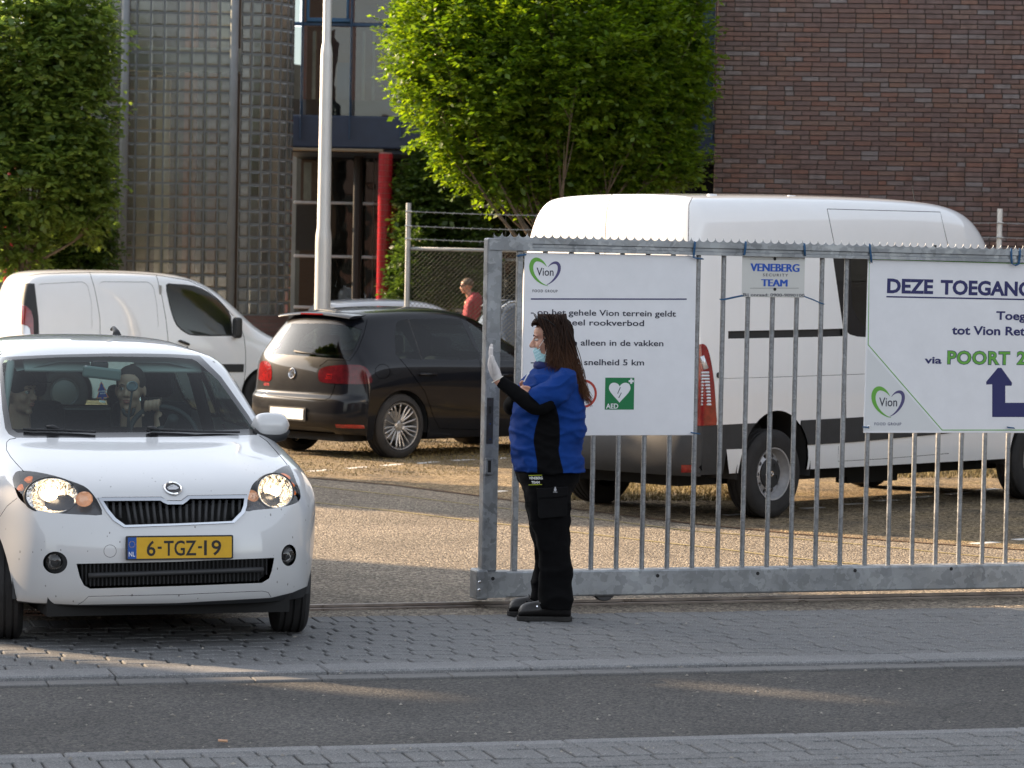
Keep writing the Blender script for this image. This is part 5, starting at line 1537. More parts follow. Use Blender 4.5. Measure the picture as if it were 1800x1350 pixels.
# stations: centre .. shoulder
top = [
 [(.085, 0, .735), (.095, .30, .735), (.15, .52, .74), (.26, .68, .745), (.42, .765, .735)],
 [(.14, 0, .80), (.15, .30, .80), (.22, .53, .80), (.34, .695, .795), (.50, .785, .775)],
 [(.40, 0, .885), (.41, .31, .885), (.46, .58, .88), (.52, .725, .86), (.64, .808, .825)],
 [(.78, 0, .955), (.79, .34, .955), (.84, .63, .95), (.88, .755, .915), (.92, .815, .865)],
 [(.93, 0, .985), (.955, .37, .985), (1.05, .70, .978), (1.10, .782, .94), (1.12, .82, .88)],
 [(1.20, 0, 1.175), (1.22, .35, 1.17), (1.31, .672, 1.145), (1.38, .78, .955), (1.38, .825, .89)],
 [(1.56, 0, 1.385), (1.58, .34, 1.38), (1.64, .628, 1.355), (1.68, .778, .96), (1.68, .825, .89)],
 [(1.82, 0, 1.452), (1.84, .33, 1.448), (1.90, .605, 1.412), (1.92, .775, .965), (1.92, .825, .89)],
 [(2.40, 0, 1.482), (2.40, .33, 1.477), (2.42, .60, 1.432), (2.42, .773, .975), (2.42, .825, .89)],
 [(3.00, 0, 1.465), (3.00, .32, 1.460), (3.00, .585, 1.412), (3.00, .76, 1.0), (3.00, .815, .89)],
 [(3.32, 0, 1.42), (3.31, .31, 1.415), (3.28, .555, 1.375), (3.26, .74, 1.02), (3.26, .80, .89)],
 [(3.44, 0, 1.20), (3.43, .30, 1.20), (3.40, .60, 1.18), (3.38, .725, 1.0), (3.38, .785, .88)],
 [(3.53, 0, .95), (3.525, .30, .95), (3.50, .58, .95), (3.46, .70, .94), (3.42, .765, .86)],
]
def lev(zf, xf, yf, zs, ws, zr, xr, yr, bulge=0):
    return dict(front=[(a, b, (zf if not isinstance(zf, list) else zf[i])) for i, (a, b) in enumerate(zip(xf, yf))],
                side=lambda i, sh: (sh[0], ws if not callable(ws) else ws(sh[0]), zs if not callable(zs) else zs(sh[0])),
                rear=[(a, b, zr) for a, b in zip(xr, yr)])
Y5 = [0, .30, .54, .70, .785]
levels = [
 lev(.66, [.055, .065, .12, .23, .40], [0, .30, .53, .70, .79], .74, .826, .75, [3.545, 3.54, 3.52, 3.46, 3.40], Y5),
 lev(.56, [.015, .025, .085, .205, .385], [0, .30, .54, .70, .785], .60, .82, .60, [3.56, 3.555, 3.53, 3.47, 3.40], Y5),
 lev(.45, [.0, .01, .07, .195, .375], [0, .30, .54, .70, .787], .46, .818, .45, [3.56, 3.555, 3.53, 3.47, 3.40], Y5),
 lev(.33, [.01, .02, .08, .20, .375], [0, .30, .53, .69, .78], .33, .81, .32, [3.54, 3.535, 3.51, 3.45, 3.40], Y5),
 lev(.245, [.03, .04, .10, .215, .38], [0, .30, .53, .68, .765], .22, .79, .24, [3.50, 3.50, 3.47, 3.42, 3.38], Y5),
 lev(.215, [.06, .07, .13, .24, .39], [0, .30, .53, .67, .76], .18, .76, .20, [3.46, 3.46, 3.43, 3.38, 3.36], Y5),
]
cs = CarShell(citi, top, levels, 3, creases=[('row', (2, 4, 7), .35), ('row', (3, 4, 10), .3), ('flev', (3, 0, 4), .3)])
def chk(lab, *p): q = proj(citi_M @ Vector(p)); print('CITI', lab, '%.0f %.0f' % q)
citi_M = cs.Mw
chk('roof', 2.4, 0, 1.478); chk('cowl', .95, 0, .985); chk('wsR', 1.08, -.65, .97); chk('wsL', 1.08, .65, .97); chk('wsTopR', 1.64, -.55, 1.36); chk('wsTopL', 1.64, .55, 1.36)
chk('lampR', .40, -.76, .75); chk('lampL', .40, .76, .75); chk('cornerR', .38, -.80, .5); chk('wheelR', .70, -.8, 0); chk('wheelL', .70, .8, 0); chk('bumperbot', .03, 0, .22)
chk('grilletop', .085, 0, .735)
# openings measured on the photograph
W_out = [(-8, 630), (0, 627.5), (93, 623.5), (187, 621.3), (249, 621.3), (300, 622.3), (351, 625), (389, 662.6), (435.5, 728), (455, 759), (451, 764.5), (311, 768), (168, 769.5), (27, 769.5), (15, 763), (9, 753), (4, 720), (0.5, 675), (-4, 640)]
W_in = [(4, 640), (8, 633), (100, 628), (190, 626.5), (300, 628), (338, 631), (347, 636), (384, 669), (430, 733), (445, 754), (300, 759.5), (168, 760.5), (30, 760.5), (21, 754), (17, 735), (9, 690)]
nosef = lambda c: c.x < 1.9
cs.px(W_out, 'frit', where=nosef)
cs.px(W_in, 'windshield', where=nosef)
HL = smooth_closed([X5(*p) for p in ((215, 60), (300, 52), (470, 70), (700, 120), (880, 180), (1040, 240), (1120, 300), (1180, 370), (1240, 470), (1275, 602), (1100, 605), (900, 597), (700, 580), (500, 550), (380, 515), (300, 460), (230, 390), (190, 290), (160, 190), (158, 140), (180, 95))], 2)
HR = smooth_closed([X6(*p) for p in ((820, 365), (860, 375), (920, 500), (970, 640), (1030, 780), (1045, 900), (1020, 960), (960, 1010), (800, 1060), (600, 1095), (430, 1110), (250, 1128), (112, 1140), (150, 940), (180, 820), (220, 710), (290, 630), (430, 560), (600, 470), (720, 400))], 2)
GO_ = [X1(*p) for p in ((552, 1014), (910, 1012), (930, 1024), (950, 1034), (1025, 1034), (1045, 1018), (1062, 1004), (1397, 999), (1393, 1060), (1378, 1102), (1322, 1156), (1010, 1170), (700, 1181), (640, 1142), (600, 1092))]
GI_ = [X1(*p) for p in ((584, 1033), (905, 1031), (922, 1042), (945, 1052), (1032, 1052), (1055, 1036), (1072, 1021), (1378, 1018), (1373, 1058), (1360, 1092), (1308, 1146), (1010, 1159), (708, 1168), (655, 1130), (614, 1080))]
LG = [X2(*p) for p in ((432, 357), (1000, 345), (1550, 323), (1535, 400), (1520, 440), (1480, 465), (1100, 480), (700, 492), (510, 498), (475, 480), (450, 430))]
cs.px(HL, 'lamp_left'); cs.px(HR, 'lamp_right')
cs.px(GO_, 'grille_frame'); cs.px(GI_, 'grille')
cs.px(LG, 'lower_grille')
cs.px(circ(97, 989, 21.5, 19.5), 'fog_housing'); cs.px(circ(507.7, 976, 13, 19, rot=.1), 'fog_housing2')
cs.px(circ(193.5, 968.7, 11.3), 'gap', where=nosef); cs.px(circ(193.5, 968.7, 10.6), 'tow_cap', where=nosef, only=('gap', 'body'))
cs.gap([(28, 770.5), (17, 772), (12, 777), (11, 790), (18.7, 803), (29, 815), (42, 829)], 1.1)
cs.gap([(456, 766), (470, 776), (485, 793), (498, 808), (505, 817)], 1.0)
cs.gap([(179, 874.3), (230, 874), (284, 873.6), (292, 879.8), (318.5, 880), (330, 871.3), (434, 869.5)], 1.0)
cs.gap([(0, 908), (12, 890), (30, 875.5)], .8); 
lip = [X2(*p) for p in ((100, 566), (180, 576), (440, 589), (1000, 579), (1530, 549), (1650, 520), (1735, 484), (1800, 476), (1800, 800), (0, 800), (0, 560))]
cs.px(lip, 'lip', where=lambda c: c.x < 1.2 and c.z < .4)
cs.gap([X2(*p) for p in ((440, 588), (470, 570), (500, 541), (1000, 531), (1480, 511), (1515, 518), (1532, 546))], .8)
# side glass, both sides, drawn in the car's own plane; rear glass too
sidew = rpoly([(1.22, 1.0), (1.30, .985), (2.28, 1.005), (2.28, 1.385), (1.98, 1.385), (1.72, 1.33)], [.02, .03, .04, .04, .08, .05])
cs.side(sidew, 'side_glass')
cs.side(rpoly([(2.36, 1.01), (3.0, 1.04), (3.08, 1.12), (2.98, 1.37), (2.36, 1.39)], .05), 'side_glass')
cs.cut(rpoly([(-.52, 1.03), (.52, 1.03), (.46, 1.35), (-.46, 1.35)], .06), 'rear_glass', cs.ax_proj('x', 1), where=lambda c: c.x > 2.9)
for wx in (.655, 3.12):
    cs.side([(wx + .335 * math.cos(t), .29 + .335 * math.sin(t)) for t in [i * math.pi / 20 for i in range(21)]] + [(wx - .335, -.3), (wx + .335, -.3)], 'arch', where=lambda c: abs(c.y) > .5)
cs.del_tag('arch')
cs.sgap([(2.32, .98), (2.34, .6), (2.30, .28)]); cs.sgap([(1.12, .93), (1.10, .6), (1.12, .28)])
cs.finish()
M_frit = mat('black_ceramic_edge', (.008, .008, .009), .25, coat=.6)
wsg = M_windshield = glass_mat('windshield_glass', (.72, .90, .88), refl=.035, dens=.86)
for i, isl in enumerate(cs.islands('body')):
    if sum(f.calc_area() for f in isl) < .004: continue
    c = sum((f.calc_center_median() for f in isl), Vector()) / len(isl)
    nm = 'body' if i == 0 else ('bonnet' if c.z > .7 and c.x < .9 and abs(c.y) < .3 else ('door' if abs(c.y) > .6 and 1.0 < c.x < 2.4 and c.z < 1.0 else 'body_panel'))
    cs.part(nm, isl, M_citi, lip=.014)
cs.parts('frit', 'windshield_surround', M_frit, lip=.0, minarea=.001)
cs.parts('windshield', 'windshield', wsg, lip=0)
cs.parts('side_glass', 'window', M_cardark, lip=0); cs.parts('rear_glass', 'rear_window', M_cardark, lip=0)
cs.parts('lip', 'bumper_lip', M_trim, lip=.01, minarea=.002)
cs.parts('tow_cap', 'tow_eye_cap', M_citi, lip=.004)
GF = cs.parts('grille_frame', 'grille_frame', mat('satin_chrome', (.55, .57, .60), .22, metal=1), lip=.02, proud=.006)
GR = cs.parts('grille', 'grille', M_under, recess=.05, walls_m=M_trim)
LGo = cs.parts('lower_grille', 'lower_grille', M_under, recess=.045, walls_m=M_trim)
def surf(px_, py_, push=0.0):
    p, n = cs.hit(px_, py_); return p + n * push, n
# slats of the upper grille: fin blades
for k in range(21):
    t = (k + .5) / 21
    xt = 584 / 3.2143 + t * (1378 - 584) / 3.2143
    xt_b = 708 / 3.2143 + t * (1308 - 708) / 3.2143
    if k < 3: yb = 560 + (1090 + 18 * k) / 3.2143; xt_b = xt + 4
    elif k > 18: yb = 560 + (1120 - 20 * (k - 19)) / 3.2143; xt_b = xt - 1
    else: yb = 560 + (1166 - t * 18) / 3.2143
    dip = 7 if 284 < xt < 330 else 0
    a, n = surf(xt, 560 + (1030 - t * 10) / 3.2143 + dip, -.012); b_, n2 = surf(xt + (xt_b - xt) * .25, yb, -.012)
    m = MB(); m.tube([a, (a + b_) / 2 + n * -.003, b_], .0085, 6, flat=1.0); m.build('slat', M_trimgrey, GR[0] if GR else citi, smooth=True)
# lower grille: vertical ribs and cross bar
for k in range(46):
    t = (k + .5) / 46; x = (450 + t * (1530 - 450)) / 3.2143
    yt = 880 + (358 - t * 32) / 3.2143; yb = 880 + (494 - t * 34 - (38 if t > .965 else 0) - (20 if t < .03 else 0)) / 3.2143
    a, n = surf(x, yt, -.02); b_, n2 = surf(x, yb, -.02); m = MB(); m.tube([a, b_], .0045, 5); m.build('rib', M_trim, LGo[0] if LGo else citi)
pts = []
for k in range(13):
    t = k / 12; x = (500 + t * (1485 - 500)) / 3.2143; y = 880 + (424 - t * 34) / 3.2143; pts.append(surf(x, y, -.004)[0])
m = MB(); m.tube(pts, .0165, 8, flat=.75); m.build('cross_bar', M_trimgrey, LGo[0] if LGo else citi, smooth=True)
# headlamps: shell, reflector, bulb, indicator, clear lens
M_lens = glass_mat('lamp_lens', (1, 1, 1), refl=.07, dens=.96)
M_refl = mat('lamp_reflector', (.60, .58, .56), .2, metal=1, bump=.8, bscale=45, bdist=.012)
M_bulb = mat('lit_bulb', (1, .9, .7), .5, emit=(1.0, .78, .50), estr=5)
M_bulb2 = mat('lit_halo', (1, .9, .7), .3, emit=(1.0, .80, .58), estr=.3)
M_clear2 = mat('clear_amber_reflector', (.72, .50, .38), .2, metal=.9, emit=(1, .5, .2), estr=.05, bump=1, bscale=70)
M_amber = mat('amber_reflector', (.70, .24, .05), .22, metal=.6, emit=(1.0, .28, .04), estr=.12, bump=.4, bscale=60)
def headlamp(tagname, cpx, rx, ipx, irx, dpx, blob, asp=1.0):
    lens = cs.parts(tagname, 'headlight', M_lens, lip=.0)[0]
    # bucket behind the lens
    cs_f = cs.islands(tagname)[0]
    cs.part('lamp_bucket', cs_f, mat('lamp_bucket_grey', (.07, .07, .075), .25, metal=.7, bump=.3, bscale=40), parent=lens, recess=.055, walls_m=M_trim)
    p, n = cs.hit(*cpx); n = (n * .35 + Vector((-1, 0, .0)) * .65).normalized()
    Mx = frame(p - n * .058, n.cross(Vector((0, 0, 1))) * -1, Vector((0, 0, 1)), n) @ Matrix.Diagonal((asp, 1, 1, 1))
    q = MB(); q.lathe([(0, -.02), (rx * .35, -.014), (rx * .7, .004), (rx, .040), (rx * 1.05, .040)], Mx, 40); q.build('reflector', M_refl, lens, smooth=R(50))
    q = MB(); q.lathe([(rx * 1.0, .036), (rx * 1.09, .046), (rx * 1.13, .040), (rx * 1.16, .012)], Mx, 40); q.build('lamp_ring', M_trimgrey, lens, smooth=True)
    q = MB(); q.lathe([(0, .010), (.014, .012), (.018, .022), (.012, .032), (0, .034)], Mx, 16); q.build('bulb', M_bulb, lens, smooth=True)
    q = MB(); q.lathe([(.018, -.010), (.040, -.006), (.046, .0)], Mx @ T((blob[0], blob[1], .004)), 20); q.build('bulb_glow_ring', M_bulb2, lens, smooth=True)
    for (c, r_, mm, nm) in ((ipx, irx, M_clear2, 'parking_reflector'),) + dpx:
        p2, n2 = cs.hit(*c); M2_ = frame(p2 - n2 * .018, n2.cross(Vector((0, 0, 1))) * -1, Vector((0, 0, 1)), n2)
        q = MB(); q.lathe([(0, -.012), (r_ * .6, -.006), (r_, .012)], M2_, 18); q.build(nm, mm, lens, smooth=True)
    return lens
headlamp('lamp_left', X5(650, 360), .083, X5(1050, 400), .042, ((X5(350, 140), .022, M_amber, 'indicator_reflector'), (X5(240, 250), .018, M_amber, 'indicator_reflector')), (0, .02), 1.42)
headlamp('lamp_right', X6(640, 790), .082, X6(235, 870), .034, ((X6(800, 530), .028, M_amber, 'indicator_reflector'), (X6(890, 660), .024, M_amber, 'indicator_reflector'), (X6(930, 800), .020, M_amber, 'indicator_reflector')), (0, .02), 1.1)
# fog lamps
for tg, c, rr in (('fog_housing', (95.5, 988), .040), ('fog_housing2', (507.3, 976), .038)):
    fo = cs.parts(tg, 'fog_lamp', M_trim, recess=.02)[0]
    p, n = cs.hit(*c); n = (n * .5 + Vector((-1, 0, 0)) * .5).normalized(); Mx = frame(p - n * .02, n.cross(Vector((0, 0, 1))) * -1, Vector((0, 0, 1)), n)
    q = MB(); q.lathe([(0, -.015), (rr * .6, -.006), (rr, .01)], Mx, 24); q.build('fog_reflector', M_refl, fo, smooth=True)
    q = MB(); q.lathe([(rr, .01), (rr * .9, .018), (rr * .5, .024), (0, .026)], Mx, 24); q.build('fog_lens', M_lens, fo, smooth=True)
    q = MB(); q.lathe([(.0, .004), (.014, .004), (.014, .012), (0, .014)], Mx @ T((0, -.008, 0)), 12); q.build('bulb_cap', M_trim, fo)
# emblem: ring with winged arrow
p, n = cs.hit(304, 859.5); Mx = frame(p + n * .002, Vector((0, -1, 0)), Vector((0, 0, 1)), n)
em = MB(); em.lathe([(.045, 0), (.045, .006), (.041, .010), (.037, .006), (.037, .003)], Mx, 36); emo = em.build('emblem', M_chrome, citi, smooth=R(40))
em = MB(); em.lathe([(.0, .003), (.037, .003)], Mx, 36); em.build('emblem_disc', mat('emblem_black', (.01, .012, .012), .2, coat=1), emo)
em = MB()
for (a0, a1, a2) in (((.010, -.012), (-.030, -.002), (-.028, .006)), ((.012, -.006), (-.024, .008), (-.018, .014)), ((.014, .0), (-.014, .018), (-.006, .022)), ((.017, .004), (-.002, .024), (.006, .024))):
    em.prism([a0, a1, a2, (a0[0] + .006, a0[1] + .007)], Mx @ T((0, 0, .0035)), .002)
em.prism([(-.026, -.012), (.012, -.012), (.030, .0), (.018, .010), (.012, .0), (-.026, -.006)], Mx @ T((0, 0, .004)), .002)
em.build('emblem_wing', M_chrome, emo)
# plate
pc = [cs.Mi @ (lambda q: q)(at(x, y, plate_c.y - .0)) for x, y in ((223.4, 945.3), (404.4, 938.5), (406.3, 979), (226.5, 985.8))]
p, n = cs.hit(315, 962)
Mp = frame(p + Vector((-.012, 0, 0)), Vector((0, -1, 0)), Vector((0, 0, 1)), Vector((-1, 0, .05)))
M_plate = mat('yellow_plate', (.62, .36, .012), .38, coat=.3, noise=.05, nscale=30)
pl = MB(); pl.prism(rpoly([(-.263, -.058), (.263, -.058), (.263, .058), (-.263, .058)], .008, 3), Mp @ T((0, 0, -.008)), .014); plo = pl.build('plate_holder', M_trim, citi)
pl = MB(); pl.prism(rpoly([(-.255, -.051), (.255, -.051), (.255, .051), (-.255, .051)], .006, 3), Mp @ T((0, 0, .0062)), .0012); plate = pl.build('number_plate', M_plate, plo)
q = MB(); q.prism([(-.255, -.051), (-.213, -.051), (-.213, .051), (-.255, .051)], Mp @ T((0, 0, .0076)), .0003); q.build('blue_band', mat('eu_blue', (.005, .07, .32), .4), plo)
M_pink = mat('plate_black', (.012, .012, .012), .5)
def ptxt(s, x0, x1, y0, h, m, z=.0079, bold=.008): return text_mesh(s, h / .73, m, bold, plo, Mp @ T((x0, y0, z)), width=x1 - x0)
ptxt('6', -.163, -.120, -.037, .074, M_pink, bold=.014); ptxt('TGZ', -.079, .080, -.037, .074, M_pink, bold=.014); ptxt('19', .118, .203, -.037, .074, M_pink, bold=.014)
for x in (-.110, .088):
    q = MB(); q.prism([(x, -.005), (x + .02, -.005), (x + .02, .006), (x, .006)], Mp @ T((0, 0, .0077)), .0004); q.build('dash', M_pink, plo)
ptxt('NL', -.250, -.220, -.040, .024, mat('plate_white', (.8, .8, .8), .5), bold=.005)
st_ = MB()
for k in range(12):
    a = k * math.pi / 6; st_.prism([(-.2345 + .014 * math.cos(a) + .002 * math.cos(b), .018 + .014 * math.sin(a) + .002 * math.sin(b)) for b in [j * math.pi * 2 / 5 for j in range(5)]], Mp @ T((0, 0, .0079)), .0002)
st_.build('star_ring', M_plate, plo)
# mirror on the viewer's right
def mirror(side_, label=None):
    c = cs.Mi @ at(476, 749, 14.95) if side_ < 0 else Vector((1.28, .98, .985))
    if side_ > 0: pass
    rt = empty('wing_mirror', c, 0, parent=citi)
    q = MB(); n = 10; vs = []
    for i in range(n + 1):
        t = i / n; y = -.105 + .21 * t; k = math.sqrt(max(0, 1 - (abs(2 * t - 1)) ** 3.2)); 
        for j in range(12):
            a = 2 * math.pi * j / 12; vs.append((math.cos(a) * .075 * k + .01, y * side_, (math.sin(a) * .070 - .0) * k + .004))
    q.add(vs, [(i * 12 + j, i * 12 + (j + 1) % 12, (i + 1) * 12 + (j + 1) % 12, (i + 1) * 12 + j) for i in range(n) for j in range(12)] + [tuple(range(12)), tuple(n * 12 + j for j in range(12))])
    o = q.build('mirror_shell', M_citi, rt, smooth=True); m_ = o.modifiers.new('s', 'SUBSURF'); m_.levels = 1; m_.render_levels = 1
    q = MB(); q.tube([(0.0, -.095 * side_, -.040), (0, .0, -.050), (0, .07 * side_, -.040), (0, .098 * side_, -.022)], [.040, .043, .036, .012], 12); q.build('mirror_base', M_trim, rt, smooth=True)
    q = MB(); q.tube([(0.0, -.04 * side_, -.06), (.0, -.16 * side_, -.07)], [.022, .03], 8); q.build('mirror_arm', M_trim, rt, smooth=True)
mirror(-1); mirror(1)
# wipers
for pts in (((41, 758), (60, 759), (100, 759.5), (168, 763)), ((258, 761), (268, 758.5), (280, 759), (345, 762), (420, 763))):
    P_ = [surf(x, y, .012)[0] for x, y in pts]; q = MB(); q.tube(P_, .007, 6); q.build('wiper', M_trim, citi)
for (x0, x1, y) in ((82, 103, 756.5), (258, 278, 758.5)):
    a, n = surf(x0, y, .02); b_, n = surf(x1, y + 2, .015); q = MB(); q.tube([a, (a + b_) / 2 + n * .006, b_], [.008, .012, .008], 8); q.build('wiper_hub', M_trim, citi, smooth=True)
# antenna
q = MB(); q.tube([(2.95, -.28, 1.45), (2.97, -.28, 1.475), (3.05, -.28, 1.50), (3.11, -.28, 1.49)], [.03, .02, .012, .01], 8); q.build('antenna', M_trim, citi, smooth=True)
# wheels: front pair steered
for sx, sy in ((.655, 1), (.655, -1), (3.12, 1), (3.12, -1)):
    wheel(citi, (sx, .725 * sy, .288), .288, .175, .19, sy, 'plain', yaw=R(-9) if sx < 1 else 0)
    arch_liner(citi, sx, .29, .345, sy * .50, sy * (.745 if sx < 1 else .79))
q = MB(); q.bb((.16, -.60, .16), (3.35, .60, .30)); q.build('underbody', M_under, citi)
q = MB(); q.bb((.40, -.62, .30), (.95, .62, .62)); q.build('engine_bay', M_under, citi)
# ---------------------------------------------------------------- black hatchback, seen from its rear right corner
def Y3(cx, cy): return (400 + cx / 3.4615, 500 + cy / 3.4615)
def paint(name, col, rough=.3, coat=1.0, dust=(.2, .17, .12), dustamt=.25, nscale=2.0, metal=0.0, spec=.3):
    m = bpy.data.materials.new(name); m.use_nodes = True
    nt = m.node_tree; N, L = nt.nodes, nt.links; b = N['Principled BSDF']
    b.inputs['Specular IOR Level'].default_value = spec; b.inputs['Coat Weight'].default_value = coat; b.inputs['Coat Roughness'].default_value = .03; b.inputs['Metallic'].default_value = metal
    tc = N.new('ShaderNodeTexCoord')
    n1 = N.new('ShaderNodeTexNoise'); n1.inputs['Scale'].default_value = nscale; n1.inputs['Detail'].default_value = 9; n1.inputs['Roughness'].default_value = .7
    L.new(tc.outputs['Object'], n1.inputs['Vector'])
    mr = N.new('ShaderNodeMapRange'); mr.inputs['From Min'].default_value = .35; mr.inputs['From Max'].default_value = .8; mr.inputs['To Max'].default_value = dustamt
    L.new(n1.outputs['Fac'], mr.inputs[0])
    mx = N.new('ShaderNodeMix'); mx.data_type = 'RGBA'; mx.inputs[6].default_value = (*col, 1); mx.inputs[7].default_value = (*dust, 1)
    L.new(mr.outputs[0], mx.inputs[0]); L.new(mx.outputs[2], b.inputs['Base Color'])
    r2 = N.new('ShaderNodeMapRange'); r2.inputs['To Min'].default_value = rough - .08; r2.inputs['To Max'].default_value = rough + .2
    L.new(n1.outputs['Fac'], r2.inputs[0]); L.new(r2.outputs[0], b.inputs['Roughness'])
    MATS[name] = m
    return m
M_blackp = paint('black_car_paint', (.004, .005, .008), .30, coat=.6, dustamt=.008, spec=.08)
M_whitev = paint('white_van_paint', (.79, .80, .81), .32, dustamt=.12, dust=(.5, .48, .44))
M_silverp = paint('silver_car_paint', (.60, .62, .66), .3, metal=.3, dustamt=.05)
M_redlens = mat('red_lamp_lens', (.20, .006, .006), .12, coat=1, noise=.45, nscale=14, bump=.15, bscale=60)
M_darkred = mat('smoked_red_lamp', (.07, .004, .007), .12, coat=.25, noise=.4, nscale=16)
M_whiteplate = mat('white_plate', (.80, .80, .78), .35)
def mirr_row(pts): return pts

gw = at(703, 805, 29.1); gw.z = 0
GC = R(45); gF = Vector((math.sin(GC), math.cos(GC), 0)); gR = Vector((gF.y, -gF.x, 0))
gO = Vector((gp(703, 806).x, gp(703, 806).y, 0)) + gF * 3.448 - gR * .86
print('GOLF wheel ground', gp(703, 806))
GZ = lambda z: z if z < .6 else .6 + (z - .6) * 1.085
golf = empty('black_hatchback', gO, math.atan2(-gF.y, -gF.x), 'black five door hatchback with star spoke alloy wheels parked beyond the lamp post', 'car')
gtop = [
 [(.10, 0, .72), (.11, .32, .72), (.17, .56, .73), (.30, .74, .73), (.50, .84, .73)],
 [(.18, 0, .80), (.19, .32, .80), (.26, .58, .80), (.40, .76, .79), (.58, .855, .77)],
 [(.60, 0, .92), (.61, .34, .92), (.66, .62, .91), (.72, .78, .885), (.80, .87, .84)],
 [(1.10, 0, .985), (1.11, .36, .985), (1.15, .66, .975), (1.18, .80, .95), (1.20, .885, .89)],
 [(1.25, 0, 1.01), (1.28, .40, 1.01), (1.40, .70, 1.0), (1.45, .815, .975), (1.45, .89, .91)],
 [(1.62, 0, 1.21), (1.65, .38, 1.205), (1.78, .655, 1.175), (1.82, .81, .985), (1.82, .893, .92)],
 [(2.00, 0, 1.395), (2.03, .35, 1.39), (2.12, .60, 1.36), (2.15, .805, .99), (2.15, .893, .92)],
 [(2.35, 0, 1.465), (2.35, .33, 1.46), (2.38, .575, 1.42), (2.38, .80, 1.0), (2.38, .893, .925)],
 [(2.85, 0, 1.479), (2.85, .33, 1.472), (2.85, .57, 1.43), (2.85, .80, 1.01), (2.85, .893, .93)],
 [(3.35, 0, 1.465), (3.35, .33, 1.457), (3.35, .56, 1.41), (3.35, .79, 1.03), (3.35, .89, .935)],
 [(3.78, 0, 1.43), (3.78, .33, 1.42), (3.76, .535, 1.37), (3.74, .775, 1.05), (3.74, .875, .93)],
 [(3.90, 0, 1.37), (3.895, .33, 1.36), (3.87, .53, 1.31), (3.86, .72, 1.06), (3.85, .855, .93)],
 [(4.02, 0, 1.14), (4.01, .33, 1.14), (3.98, .60, 1.12), (3.95, .73, 1.03), (3.93, .84, .93)],
 [(4.10, 0, .97), (4.09, .34, .97), (4.05, .62, .96), (3.99, .75, .95), (3.93, .84, .90)],
]
gtop = [[(x, y, GZ(z)) for x, y, z in r_] for r_ in gtop]
YG = [0, .34, .62, .77, .865]
glev = [
 lev(.64, [.06, .07, .14, .27, .48], [0, .32, .57, .75, .85], .76, .893, .80, [4.13, 4.12, 4.08, 4.00, 3.90], YG),
 lev(.54, [.03, .04, .11, .25, .47], [0, .32, .57, .75, .86], .62, .888, .645, [4.135, 4.13, 4.095, 4.015, 3.90], [0, .34, .63, .79, .875]),
 lev(.45, [.0, .01, .09, .24, .46], [0, .32, .57, .75, .86], .56, .886, .60, [4.18, 4.175, 4.14, 4.05, 3.91], [0, .34, .64, .80, .88]),
 lev(.35, [.01, .02, .10, .25, .46], [0, .32, .57, .75, .86], .42, .882, .42, [4.20, 4.195, 4.155, 4.06, 3.91], [0, .34, .64, .80, .88]),
 lev(.25, [.04, .05, .12, .26, .46], [0, .32, .57, .75, .85], .28, .872, .31, [4.17, 4.165, 4.13, 4.04, 3.90], [0, .34, .64, .79, .87]),
 lev(.20, [.10, .11, .16, .28, .46], [0, .32, .55, .72, .82], .20, .85, .25, [4.08, 4.08, 4.05, 3.98, 3.88], [0, .34, .62, .77, .85]),
]
gs = CarShell(golf, gtop, glev, 3, creases=[('row', (2, 5, 10), .3), ('row', (3, 3, 12), .35), ('rlev', (1, 0, 4), .5), ('rlev', (2, 0, 4), .4), ('lev', (0, 1, 12), .25)])
def gchk(lab, *p): print('GOLF', lab, '%.0f %.0f' % proj(gs.Mw @ Vector(p)))
gchk('roof rear', 3.8, 0, 1.43); gchk('roof mid', 2.85, 0, 1.479); gchk('bumper L', 4.05, -.80, .45); gchk('bumper mid', 4.2, 0, .42); gchk('bumper R', 3.91, .88, .45); gchk('glass BL', 4.08, -.6, .98); gchk('glass BR', 4.05, .62, .97); gchk('glass TR', 3.87, .53, 1.31); gchk('glass TL', 3.87, -.53, 1.31); gchk('wheelL', 3.448, -.77, 0)
gY = lambda *L_: [Y3(*p) for p in L_]
rear = lambda c: c.x > 3.3
gs.px(gY((392, 237), (600, 237), (760, 255), (822, 274), (800, 340), (765, 410), (736, 455), (600, 446), (400, 430), (262, 422)), 'rear_glass', where=rear)
gs.px(smooth_closed(gY((553, 560), (560, 520), (600, 500), (690, 490), (800, 490), (850, 515), (880, 580), (850, 606), (700, 605), (600, 600), (562, 590)), 2), 'tail_lamp', where=rear)
gs.px(smooth_closed(gY((190, 560), (200, 480), (230, 465), (265, 490), (268, 575), (240, 592), (195, 580)), 2), 'tail_lamp2', where=rear)
gs.gap(gY((205, 672), (400, 690), (585, 706), (622, 690), (640, 660), (655, 608)), 1.0, where=rear)
gs.gap(gY((560, 498), (610, 460), (745, 462), (790, 400), (830, 300), (850, 215)), .9, where=rear)
sw = lambda c: c.y > .3
QW = smooth_closed(gY((1025, 245), (1065, 215), (1250, 208), (1400, 206), (1425, 222), (1500, 380), (1532, 457), (1290, 455), (1050, 450), (1022, 400), (1018, 320)), 2)
gs.px(QW, 'side_glass', mirror=False, where=sw)
FW = gY((1450, 207), (1600, 216), (1700, 240), (1800, 290), (1900, 360), (1940, 460), (1740, 462), (1556, 459), (1500, 330))
gs.px(FW, 'side_glass2', where=sw)
gs.side(rpoly([(1.72, 1.03), (2.55, 1.05), (2.50, 1.40), (2.20, 1.38)], .05), 'far_glass', where=lambda c: c.y < 0)
gs.side(rpoly([(2.62, 1.05), (3.45, 1.09), (3.45, 1.20), (3.20, 1.38), (2.60, 1.40)], .05), 'far_glass', where=lambda c: c.y < 0)
